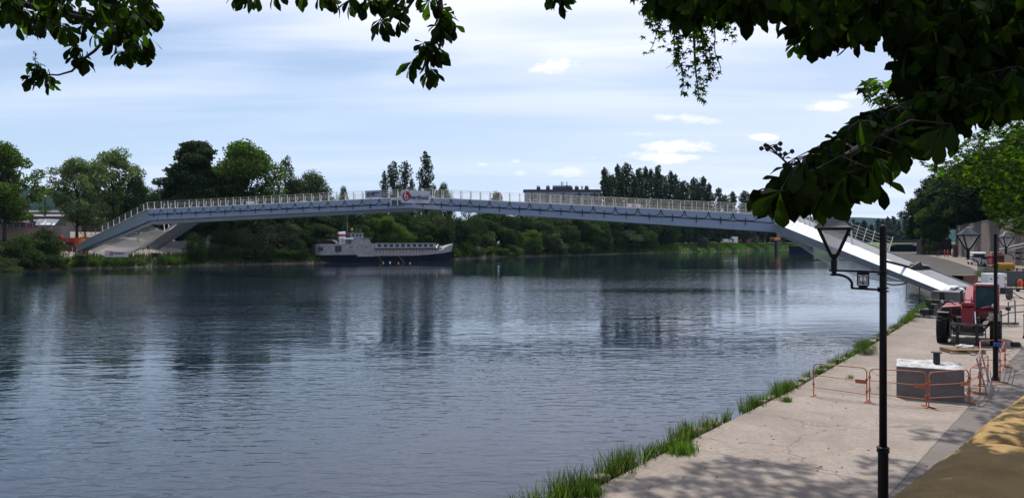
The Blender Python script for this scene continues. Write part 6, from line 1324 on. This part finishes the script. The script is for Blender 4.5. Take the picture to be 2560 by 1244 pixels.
def blades2(name, pts, hs, w, m, seed, label):
    rs = np.random.RandomState(seed); n = len(pts); Pt = np.array(pts); h_ = np.array(hs); a = rs.uniform(0, 2*PI, n); le = rs.uniform(.05, .75, n)*h_*.7; q = rs.uniform(-PI, PI, n); W_ = np.stack([np.cos(q), np.sin(q), 0*q], 1)*(w*rs.uniform(.6, 1.4, n))[:, None]/2
    D_ = np.stack([np.cos(a)*le, np.sin(a)*le, 0*a], 1); Z = np.zeros((n, 3)); rows = []
    for t_ in (0, .35, .7, 1.0):
        c_ = Pt+D_*(t_**2)+np.stack([0*a, 0*a, h_*(t_-.18*t_*t_*(le/h_))], 1); f_ = (1, .9, .6, .06)[int(round(t_*3))]; rows += [c_-W_*f_, c_+W_*f_]
    V = np.stack(rows, 1).reshape(-1, 3); k = np.arange(n)*8; Q = np.concatenate([np.stack([k+2*i, k+2*i+1, k+2*i+3, k+2*i+2], 1) for i in range(3)])
    return tag(link(name, npmesh(name, V, Q), m), label, None, None, 'stuff')
blades2('edge_grass', pts, hh, .014, leafmat('edge_blade', (.15, .205, .06), .8, .38), 3, 'green grass tufts growing along the quay edge')
# tufts on the pavement joint
for i, (px, py, w_, n_) in enumerate(((1700, 1128, .42, 900), (1966, 1003, .16, 200), (2125, 945, .1, 60), (1470, 1235, .3, 500))):
    g_ = G(px, py); pts = [(g_.x+rs.normal(0, w_*.45)*.62+rs.normal(0, .05), g_.y+rs.normal(0, w_*.45)*.78+rs.normal(0, .04), 0) for _ in range(n_)]
    o = blades2('grass_tuft', pts, [rs.uniform(.08, .26)*(1 if w_ > .2 else .6) for _ in pts], .012, leafmat('tuft_blade', (.19, .29, .07), .6, .4), 30+i, ['bright wide', 'small round', 'tiny', 'dense low'][i]+' grass tuft growing out of the slab edge')
    o['kind'] = 'thing'; o['category'] = 'grass tuft'; o['label'] = ['wide bright green grass tuft spreading on the slab beside the edge', 'small round grass tuft alone on the slab left of the first barrier', 'tiny green sprig on the slab behind the first barrier', 'low grass tuft at the bottom edge of the photo'][i]
# ================================================================ OVERHANGING TREES NEAR THE CAMERA
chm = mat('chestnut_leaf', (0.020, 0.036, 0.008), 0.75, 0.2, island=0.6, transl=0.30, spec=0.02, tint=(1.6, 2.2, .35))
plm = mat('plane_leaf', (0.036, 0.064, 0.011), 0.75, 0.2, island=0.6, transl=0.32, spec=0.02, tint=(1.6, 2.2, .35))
for m_ in (chm, plm):            # a few leaflets are thin enough to glow, most are not
    t = m_.node_tree; mxn = [n for n in t.nodes if n.type == 'MIX_SHADER'][0]; g = nn(t, 'ShaderNodeNewGeometry')
    t.links.new(ramp(t, g.outputs['Random Per Island'], [(0.0, .10), (0.62, .14), (0.78, .45), (1.0, .75)]), mxn.inputs[0])
def leaflet(L, W_, droop, fold, n=7, jag=0.0, rs=None):
    """one obovate pointed leaflet along +x, drooping to -z; returns verts and quads"""
    prof = [(0, .03), (.15, .16), (.35, .42), (.55, .78), (.72, 1.0), (.85, .82), (.95, .3), (1.0, .02)]
    V = []; a = 0.0; x = z = 0.0; pt = 0
    for i, (t_, w) in enumerate(prof):
        ds_ = (t_-pt)*L; pt = t_; a = droop*t_; x += ds_*math.cos(a); z -= ds_*math.sin(a); y = W_/2*w
        jj = (1+(rs.uniform(-jag, jag) if rs is not None else 0))
        zf = fold*y
        V += [(x, -y*jj, z+zf), (x, 0, z), (x, y*jj, z+zf)]
    Fq = []
    for i in range(len(prof)-1): k = 3*i; Fq += [(k, k+1, k+4, k+3), (k+1, k+2, k+5, k+4)]
    return np.array(V), np.array(Fq)
def chest_leaf(size, rs, n=None):
    """palmate leaf, hub at the origin, leaflets fanned and hanging"""
    n = n or rs.randint(5, 8); Vs = []; Qs = []; off = 0
    for i in range(n):
        f = (i-(n-1)/2)/((n-1)/2); L = size*(1-.38*abs(f)**1.5)*rs.uniform(.88, 1.1)
        V, Q = leaflet(L, L*rs.uniform(.36, .46), rs.uniform(.3, .9), rs.uniform(.1, .5), jag=.1, rs=rs)
        az = f*math.radians(rs.uniform(105, 135)); pitch = math.radians(rs.uniform(15, 60))
        R_ = Matrix.Rotation(az, 3, 'Z') @ Matrix.Rotation(pitch, 3, 'Y') @ Matrix.Rotation(rs.uniform(-.5, .5), 3, 'X')
        V = V @ np.array(R_).T; Vs.append(V); Qs.append(Q+off); off += len(V)
    return np.concatenate(Vs), np.concatenate(Qs)
RSN = np.random.RandomState(101)
CL = [chest_leaf(1.0, RSN) for _ in range(10)]
def lobed(size, rs):
    """flat five-lobed leaf in the xy plane, stalk at the origin"""
    pts = []; 
    for i in range(5):
        a = math.radians(-100+50*i+rs.uniform(-6, 6)); l = size*(1.0 if i == 2 else (.85 if i in (1, 3) else .55))
        pts.append((a, l, True)); 
        if i < 4: pts.append((a+math.radians(25), size*.38, False))
    V = [(0, 0, 0)]
    for a, l, tip in pts: V.append((l*math.cos(a), l*math.sin(a), -.1*l if tip else 0.03*l))
    Q = [(0, i, i+1, i+2) if i+2 < len(V) else (0, i, i+1, i+1) for i in range(1, len(V)-1, 2)]
    return np.array(V), np.array([q for q in Q if len(set(q)) == 4])
PLV = [lobed(1.0, RSN) for _ in range(6)]
def scatter(variants, items, rs, hang=0.7):
    """items: (pos, size, direction or None)"""
    Vs = []; Qs = []; off = 0
    for (p, s, d) in items:
        V, Q = variants[rs.randint(len(variants))]
        az = rs.uniform(0, 2*PI) if d is None else d; tl = rs.uniform(-.5, .5)
        R_ = Matrix.Rotation(az, 3, 'Z') @ Matrix.Rotation(hang*rs.uniform(.2, 1.5), 3, 'Y') @ Matrix.Rotation(tl, 3, 'X')
        Vs.append((V*s) @ np.array(R_).T+np.array(p)); Qs.append(Q+off); off += len(V)
    return np.concatenate(Vs), np.concatenate(Qs)
def inpoly(x, y, poly):
    c_ = False; j = len(poly)-1
    for i in range(len(poly)):
        xi, yi = poly[i]; xj, yj = poly[j]
        if (yi > y) != (yj > y) and x < (xj-xi)*(y-yi)/(yj-yi)+xi: c_ = not c_
        j = i
    return c_
def fill(poly, n, D0, D1, size, rs):
    xs = [p[0] for p in poly]; ys = [p[1] for p in poly]; out = []
    while len(out) < n:
        x = rs.uniform(min(xs), max(xs)); y = rs.uniform(min(ys), max(ys))
        if inpoly(x, y, poly): D = rs.uniform(D0, D1); out.append((P(x, y, D), size*rs.uniform(.75, 1.15), None))
    return out
def bough(tree_, pts, r0, r1, leaves, variants, m, seed, hang=.7, twigs=True, label=None, stalk=.06):
    """a bough (part) with its leaves (sub-part)"""
    rs = np.random.RandomState(seed); b = MB(); n = len(pts); b.tube(pts, [r0+(r1-r0)*i/(n-1) for i in range(n)], 7)
    if twigs:
        for (p, s, d) in leaves:
            q = min((x for k in range(n-1) for x in (pts[k], pts[k].lerp(pts[k+1], .5))), key=lambda w: (w-p).length)
            if (q-p).length < .55 and rs.uniform() < .45:
                b.tube([q, q.lerp(p, .5)+Vector((0, 0, .05)), p], [.006, .004, .0025], 4, cap=False)
    o = b.build('bough', M['bark'], tree_, world=True)
    V, Q = scatter(variants, leaves, rs, hang); me = npmesh('leaves', V-np.array(tree_.location), Q); lo = link('leaves', me, m, o); return o
def trunk(tree_, pts, rs_):
    b = MB(); b.tube(pts, rs_, 14); return b.build('trunk', M['bark'], tree_, smooth=True, world=True)
rs = np.random.RandomState(55)
# left chestnut (trunk out of the photo to the left, on the promenade bank)
tl_ = empty('chestnut_tree', (-9.0, 3.0, 2.0), 0, 'chestnut boughs hanging into the top left corner of the photo', 'tree')
trunk(tl_, [Vector(p) for p in ((-9, 3, -1.3), (-9.1, 3, 2), (-9, 3.2, 5), (-8.6, 3.8, 7.5), (-8.2, 4.6, 9))], [.42, .34, .28, .2, .12])
D = 7.2
def pp(*l, D=7.2): return [P(x, y, D+dz) for x, y, dz in l]
polyL = [(-60, -60), (380, -60), (372, 0), (392, 40), (372, 62), (352, 95), (300, 105), (262, 85), (236, 62), (200, 66), (175, 72), (120, 72), (95, 62), (60, 40), (20, 42), (-60, 48)]
lv = fill(polyL, 150, 6.4, 8.4, .17, rs)
for (x, y) in ((12, 22), (46, 54), (60, 12), (98, 62), (150, 66), (205, 62), (238, 82), (285, 92), (310, 70), (368, 22), (375, 95), (352, 112), (302, 128), (318, 126), (362, 128), (340, 60), (330, 30)): lv.append((P(x, y, D+rs.uniform(-.4, .4)), .2*rs.uniform(.85, 1.1), None))
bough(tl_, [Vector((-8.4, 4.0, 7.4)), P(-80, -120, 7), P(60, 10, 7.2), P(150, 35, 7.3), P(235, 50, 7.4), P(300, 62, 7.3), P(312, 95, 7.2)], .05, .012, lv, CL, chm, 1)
lv = [(P(x, y, D), .17*rs.uniform(.85, 1.1), None) for x, y in ((186, 112), (184, 114), (192, 135), (215, 145), (208, 142), (90, 158), (98, 162), (80, 190), (70, 192), (118, 186), (125, 200), (100, 180), (85, 168))]
bough(tl_, pp((300, 62, 0), (262, 100, 0), (236, 128, 0), (205, 150, 0), (180, 178, 0), (145, 188, 0), (105, 186, 0), (80, 190, 0)), .017, .005, lv, CL, chm, 2)
lv = [(P(x, y, D+.2), .16*rs.uniform(.85, 1.1), None) for x, y in ((345, 95), (365, 128), (372, 132), (310, 130), (296, 128), (330, 108), (360, 25), (378, 20), (315, 55))]
bough(tl_, pp((352, -60, 0), (356, 20, .1), (342, 70, .1), (330, 95, .1)), .02, .006, lv, CL, chm, 3)
def seedhead(tr, x, y, D, s, seed, dirn=(0, -1)):
    r_ = random.Random(seed); b = MB(); a0 = P(x, y, D); a1 = P(x+dirn[0]*38*s, y+dirn[1]*38*s, D); b.tube([a0, a1], .004, 4)
    for k in range(10):
        p = a0.lerp(a1, .3+.07*k); q = p+Vector((r_.uniform(-.035, .035), r_.uniform(-.02, .02), r_.uniform(.0, .02)))*s; b.tube([p, q], .0025, 3); b.lathe([(0, -.007*s), (.006*s, -.003*s), (.006*s, .003*s), (0, .007*s)], 6, q)
    b.build('seed_stalk', M['bark'], tr, world=True)
seedhead(tl_, 88, 160, 7.2, .8, 1); seedhead(tl_, 178, 110, 7.2, .6, 2)
# centre chestnut sprays and the big right-hand chestnut
tr_ = empty('chestnut_tree', (6.4, 2.6, 2.3), 0, 'big dark chestnut filling the top right corner and hanging over the lamp', 'tree')
trunk(tr_, [Vector(p) for p in ((6.4, 2.6, 2.0), (6.4, 2.7, 4.5), (6.1, 3.0, 7), (5.6, 3.6, 9.5), (5.0, 4.2, 12))], [.45, .36, .3, .22, .1])
tc_ = empty('chestnut_tree', (1.5, -1.6, 2.3), 0, 'chestnut sprays hanging from above into the top centre of the photo', 'tree')
trunk(tc_, [Vector(p) for p in ((1.5, -1.6, 2.0), (1.4, -1.5, 5), (1.0, -.6, 8), (.3, 1.2, 10), (-.4, 3.2, 10.6))], [.35, .28, .22, .15, .08])
D = 6.6; top = Vector((-.4, 3.2, 10.6))
lv = [(P(x, y, D+rs.uniform(-.25, .25)), .19*rs.uniform(.85, 1.1), None) for x, y in ((590, -12), (612, -16), (690, -18), (820, -6), (835, -4), (800, -15), (883, -6), (917, -4), (930, 0), (958, -4), (973, 0), (993, 22), (952, 50), (955, 52), (998, 52), (1008, 26), (988, 8), (1045, -15), (1010, -10), (880, -20), (760, -20), (640, -25))]
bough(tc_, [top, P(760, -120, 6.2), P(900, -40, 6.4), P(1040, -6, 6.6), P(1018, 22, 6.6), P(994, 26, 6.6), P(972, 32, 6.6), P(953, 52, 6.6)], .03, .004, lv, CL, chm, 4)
lv = [(P(x, y, D+rs.uniform(-.2, .2)), .19*rs.uniform(.85, 1.1), None) for x, y in ((1072, 2), (1085, -8), (1100, 20), (1095, 14), (1110, 38), (1104, 44), (1122, 32), (1130, 60), (1120, 58), (1100, 66), (1096, 58), (1110, 70), (1058, 108), (1068, 112), (1060, 104), (1076, 118), (1096, 128), (1090, 120), (1029, 154), (1032, 156), (1076, 172), (1078, 174), (1062, 140))]
bough(tc_, [top, P(1100, -180, 6.2), P(1098, -20, 6.6), P(1104, 30, 6.6), P(1110, 70, 6.6), P(1098, 122, 6.6), P(1070, 138, 6.6), P(1032, 154, 6.6)], .03, .004, lv, CL, chm, 5)
lv = [(P(x, y, 5.5), .17, None) for x, y in ((1385, -22), (1403, -14), (1398, -18), (1375, -30))]
bough(tc_, [top, P(1380, -160, 5.4), P(1390, -20, 5.5)], .02, .005, lv, CL, chm, 6)
# off-frame crown of the centre and right trees: shades parapet and promenade
def cloudlv(c_, r, n, s, rs):
    out = []
    for _ in range(n):
        d = rs.normal(size=3); d /= np.linalg.norm(d); q = rs.uniform(.1, 1)**.4; out.append((Vector((c_[0]+d[0]*r[0]*q, c_[1]+d[1]*r[1]*q, c_[2]+d[2]*r[2]*q)), s*rs.uniform(.8, 1.15), None))
    return out
bough(tr_, [Vector((6.1, 3.0, 7)), Vector((5, 4.2, 8.3)), Vector((3.4, 5.5, 8.6))], .12, .03, cloudlv((4.6, 5.2, 8.6), (3.0, 1.9, 1.0), 330, .2, rs), CL, chm, 7, twigs=False)
bough(tr_, [Vector((6.1, 3.0, 7)), Vector((6, 5.2, 8.6)), Vector((6.6, 7.5, 9.4))], .12, .03, cloudlv((6.8, 7.4, 9.6), (2.3, 1.8, 1.1), 230, .2, rs), CL, chm, 8, twigs=False)
bough(tr_, [Vector((6.1, 3.0, 7)), Vector((4.5, 5, 10)), Vector((2.5, 7.0, 11.5))], .12, .03, cloudlv((2.4, 6.6, 11.2), (2.8, 1.6, 1.0), 420, .22, rs), CL, chm, 71, twigs=False)
bough(tr_, [Vector((6.1, 3.0, 7)), Vector((5.5, 6, 11)), Vector((5.5, 8.0, 12))], .12, .03, cloudlv((7.2, 6.6, 11.4), (2.8, 1.8, 1.2), 520, .22, rs), CL, chm, 72, twigs=False)
# unseen crown leaves added overhead and behind the camera to cut sky light
bough(tc_, [Vector((1.4, -1.5, 5)), Vector((0, -1, 8)), Vector((-3, -1, 9))], .15, .04, cloudlv((-1.0, -.9, 8.6), (6.0, 3.2, 1.8), 1300, .3, rs), CL, chm, 73, twigs=False)
bough(tr_, [Vector((6.1, 3.0, 7)), Vector((6, 1, 8)), Vector((6, -1, 9))], .15, .04, cloudlv((6.8, .6, 8.6), (4.5, 4.2, 2.2), 1300, .3, rs), CL, chm, 74, twigs=False)
rp = np.random.RandomState(9)
bough(tr_, [Vector((6.1, 3.0, 7)), Vector((4.2, 5.4, 8.8)), Vector((2.2, 6.4, 9.2))], .07, .02, cloudlv((2.0, 6.1, 9.0), (1.8, .95, .45), 360, .23, rp), CL, chm, 75, twigs=False)  # extra unseen leaf clump, placed to shade the lower part of the parapet
# right chestnut: visible dark mass
polyR = [(1655, -40), (1662, 30), (1682, 45), (1720, 30), (1745, 40), (1770, 28), (1800, 48), (1840, 30), (1862, 45), (1895, 40), (1925, 20), (2010, 25), (2040, 45), (2030, 75), (1998, 80), (1990, 110), (2035, 90), (2075, 95), (2108, 70), (2130, 100), (2180, 95), (2215, 60), (2258, 90), (2250, 150), (2262, 215), (2290, 240), (2310, 300), (2400, 290), (2470, 235), (2560, 200), (2640, 180), (2640, -40)]
lv = fill(polyR, 430, 3.9, 6.6, .165, rs)
polyR2 = [(2240, 30), (2700, -60), (2700, 260), (2560, 230), (2440, 250), (2330, 240), (2275, 200), (2255, 110)]
lv += fill(polyR2, 580, 3.8, 6.2, .18, rs)
polyR0 = [(1700, -60), (2300, -60), (2300, 30), (1960, 10), (1850, 12), (1750, 5)]
lv += fill(polyR0, 110, 4.0, 6.0, .2, rs)
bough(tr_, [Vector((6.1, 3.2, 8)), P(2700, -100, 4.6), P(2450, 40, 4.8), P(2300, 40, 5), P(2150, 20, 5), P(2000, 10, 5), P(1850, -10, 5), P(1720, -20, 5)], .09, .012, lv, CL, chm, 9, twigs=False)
for i, l in enumerate(((1860, 40), (1990, 95), (2040, 120), (2070, 90), (2150, 120), (2170, 95), (2180, 60), (1700, 40), (1760, 45), (1640, 20))):
    lv = [(P(l[0]+rs.uniform(-8, 8), l[1]-40+rs.uniform(-8, 8), 4.3), .17*rs.uniform(.9, 1.1), None) for _ in range(3)]
    bough(tr_, [P(l[0]+50, l[1]-90, 4.7), P(l[0]+10, l[1]-50, 4.4), P(l[0], l[1]-40, 4.3)], .012, .005, lv, CL, chm, 20+i, hang=1.0)
# the drooping dark bough down to the lamp
polyB = [(2600, 150), (2450, 180), (2340, 200), (2290, 245), (2200, 270), (2150, 285), (2105, 325), (2065, 365), (2000, 385), (1960, 410), (1940, 440), (1975, 450), (2060, 440), (2150, 425), (2200, 400), (2260, 370), (2290, 335), (2350, 320), (2420, 290), (2500, 255), (2600, 240)]
lv = fill(polyB, 340, 3.3, 4.5, .135, rs)
for (x, y) in ((1990, 455), (2000, 440), (1975, 452), (1955, 470), (2040, 452), (2050, 440), (2020, 462), (2060, 470), (2075, 480), (2100, 440), (2120, 430), (2140, 440), (2170, 420), (2060, 400), (2010, 410), (1970, 418), (2230, 385), (2190, 395), (2085, 380), (2115, 345), (2150, 300), (2380, 310), (2350, 320), (2300, 345), (2260, 360), (2050, 462), (2068, 476), (2180, 440), (2190, 445), (2080, 470), (1935, 482), (1960, 462), (2040, 476), (2110, 462), (1925, 476), (1935, 470), (1950, 478)): lv.append((P(x, y, 3.0+rs.uniform(-.2, .3)), .15*rs.uniform(.85, 1.1), None))
bough(tr_, [Vector((6.1, 3.0, 7)), P(2750, 60, 4.2), P(2560, 190, 3.9), P(2400, 250, 3.7), P(2280, 310, 3.5), P(2180, 350, 3.3), P(2100, 400, 3.1), P(2040, 425, 3.0), P(1990, 442, 3.0)], .04, .005, lv, CL, chm, 40)
seedhead(tr_, 1975, 415, 3.0, 1.5, 5, (-1.0, -.95))
# plane tree over the quay: hanging small-leaved sprays and shade on the paving
tp = empty('plane_tree', (19.5, 14.5, 2.3), 0, 'plane tree with small star leaves, sprays hanging at the top right of centre', 'tree')
trunk(tp, [Vector(p) for p in ((19.5, 14.5, 0), (19.4, 14.6, 5), (18.6, 15.0, 9), (16.5, 15.4, 12.5), (13, 15.8, 14.5))], [.5, .42, .34, .24, .15])
D = 15
sp = []
for (xa, ya, xb, yb, n) in ((1600, -10, 1628, 62, 40), (1640, -10, 1650, 110, 60), (1650, 40, 1615, 138, 12), (1680, 0, 1690, 165, 95), (1700, 60, 1712, 238, 95), (1740, 30, 1748, 245, 110), (1770, 50, 1775, 200, 75), (1770, 120, 1800, 190, 16), (1800, 40, 1842, 105, 36), (1720, 0, 1760, 120, 90), (1660, -20, 1800, 40, 110), (1610, -20, 1660, 20, 30), (1750, 170, 1758, 250, 14)):
    for k in range(n):
        t_ = rs.uniform(0, 1); j = 12*(1-.5*t_); sp.append((P(xa+(xb-xa)*t_+rs.normal(0, j), ya+(yb-ya)*t_+rs.normal(0, 8), D+rs.uniform(-1, 1)), .115*rs.uniform(.6, 1.25), None))
bough(tp, [Vector((13, 15.8, 14.5)), P(1780, -200, 15), P(1740, -20, 15), P(1735, 90, 15), P(1738, 170, 15), P(1748, 240, 15)], .06, .008, sp, PLV, plm, 60, hang=.9, twigs=False)
b = MB()
for (xa, ya, xb, yb) in ((1700, -40, 1690, 160), (1690, 30, 1708, 232), (1745, 20, 1772, 195), (1720, -20, 1840, 100), (1690, -10, 1618, 135), (1780, 60, 1800, 185)):
    b.tube([P(xa+(xb-xa)*t_+4*math.sin(t_*9), ya+(yb-ya)*t_, D) for t_ in np.linspace(0, 1, 8)], [.014-.0012*k for k in range(8)], 4)
b.build('twig', M['bark'], tp, world=True)
# high canopy that shades the quay (above the frame)
lv = []
for c_, r, n in (((3.6, 21.9, 15), (1.3, .7, .6), 150), ((2.2, 20.6, 15), (1.9, .8, .6), 260), ((4.9, 20.6, 15), (1.3, .7, .6), 170), ((6.2, 21.6, 14.6), (.8, .8, .5), 80), ((7.4, 20.8, 15), (1.6, .9, .8), 260), ((9.5, 21.5, 14.6), (1.6, 1.6, .8), 300), ((8.6, 23.8, 14.6), (1.0, .8, .6), 90), ((11.8, 24.6, 14.4), (2.0, 2.4, 1.0), 500), ((13.8, 28, 14.5), (1.6, 1.8, 1.0), 330), ((12.8, 22.8, 14.4), (1.9, 1.4, .9), 420), ((10.6, 24.0, 14.4), (1.1, 1.7, .8), 220), ((12.0, 27.6, 14.6), (1.2, 1.6, .8), 260), ((14.8, 26.5, 14.4), (1.6, 3, 1.0), 520), ((15.5, 24, 14), (3.2, 4.5, 1.8), 1300), ((5.5, 18.6, 14), (3.2, 1.2, .8), 520)): lv += cloudlv(c_, r, n, .215, rs)
bough(tp, [Vector((16.5, 15.4, 12.5)), Vector((13, 17.5, 14)), Vector((9, 17.5, 15)), Vector((3, 17.5, 15.5))], .16, .03, lv, PLV, plm, 61, hang=.6, twigs=False)
# maple-like spray right
t2 = empty('maple_tree', (16.5, 8.5, 2.3), 0, 'light green lobed leaves catching the sun between the chestnut boughs at right', 'tree')
trunk(t2, [Vector(p) for p in ((16.5, 8.5, 0), (16.5, 8.6, 4), (15, 8.9, 7), (12.5, 9.3, 8.2))], [.25, .2, .15, .08])
lv = fill([(2150, 215), (2180, 190), (2215, 200), (2290, 195), (2330, 230), (2300, 300), (2230, 290), (2190, 255), (2165, 250)], 170, 9, 10.5, .14, rs)
lv += fill([(2100, 315), (2150, 290), (2180, 320), (2120, 340)], 20, 9, 10, .12, rs)
bough(t2, [Vector((12.5, 9.3, 8.2)), P(2560, 60, 9.8), P(2400, 180, 9.7), P(2280, 225, 9.6), P(2200, 235, 9.5)], .05, .006, lv, PLV, plm, 62, hang=.7)
# plane trees in the middle distance at right, over the rampart
t3 = empty('plane_tree', (31, 30, 2.3), 0, 'sunlit yellow-green plane tree at the right edge behind the dark chestnut bough', 'tree')
trunk(t3, [Vector(p) for p in ((31, 30, 0), (30.6, 30, 4), (28.5, 29.6, 8), (25, 29, 9.5), (21, 28.5, 9))], [.5, .4, .3, .2, .06])
lv = fill([(2335, 445), (2320, 415), (2345, 395), (2380, 400), (2400, 360), (2440, 330), (2480, 300), (2560, 280), (2640, 270), (2640, 600), (2560, 585), (2505, 572), (2470, 540), (2440, 470), (2400, 455)], 4200, 26, 33, .16, rs)
lv += fill([(2290, 400), (2320, 408), (2400, 440), (2400, 455), (2340, 430)], 60, 27, 30, .17, rs)
bough(t3, [Vector((21, 28.5, 9)), P(2500, 380, 29), P(2430, 410, 29), P(2360, 425, 29), P(2300, 402, 29)], .05, .01, lv, PLV, plm, 63, hang=.8, twigs=False)
# ================================================================ AIR
hzm = bpy.data.materials.new('air_haze'); hzm.use_nodes = True; t = hzm.node_tree; t.nodes.clear()
pv_ = nn(t, 'ShaderNodeVolumePrincipled'); pv_.inputs['Color'].default_value = (0.42, 0.66, 1.0, 1); pv_.inputs['Density'].default_value = 0.00003; pv_.inputs['Anisotropy'].default_value = 0.2
ou = nn(t, 'ShaderNodeOutputMaterial'); t.links.new(pv_.outputs[0], ou.inputs['Volume'])
b = MB(); b.box((0, 6880, 130), (18800, 14980, 272)); hzo = b.build('haze', hzm)
hzo.location = (0, 0, 0); tag(hzo, 'thin pale air over the whole river valley', kind='stuff')
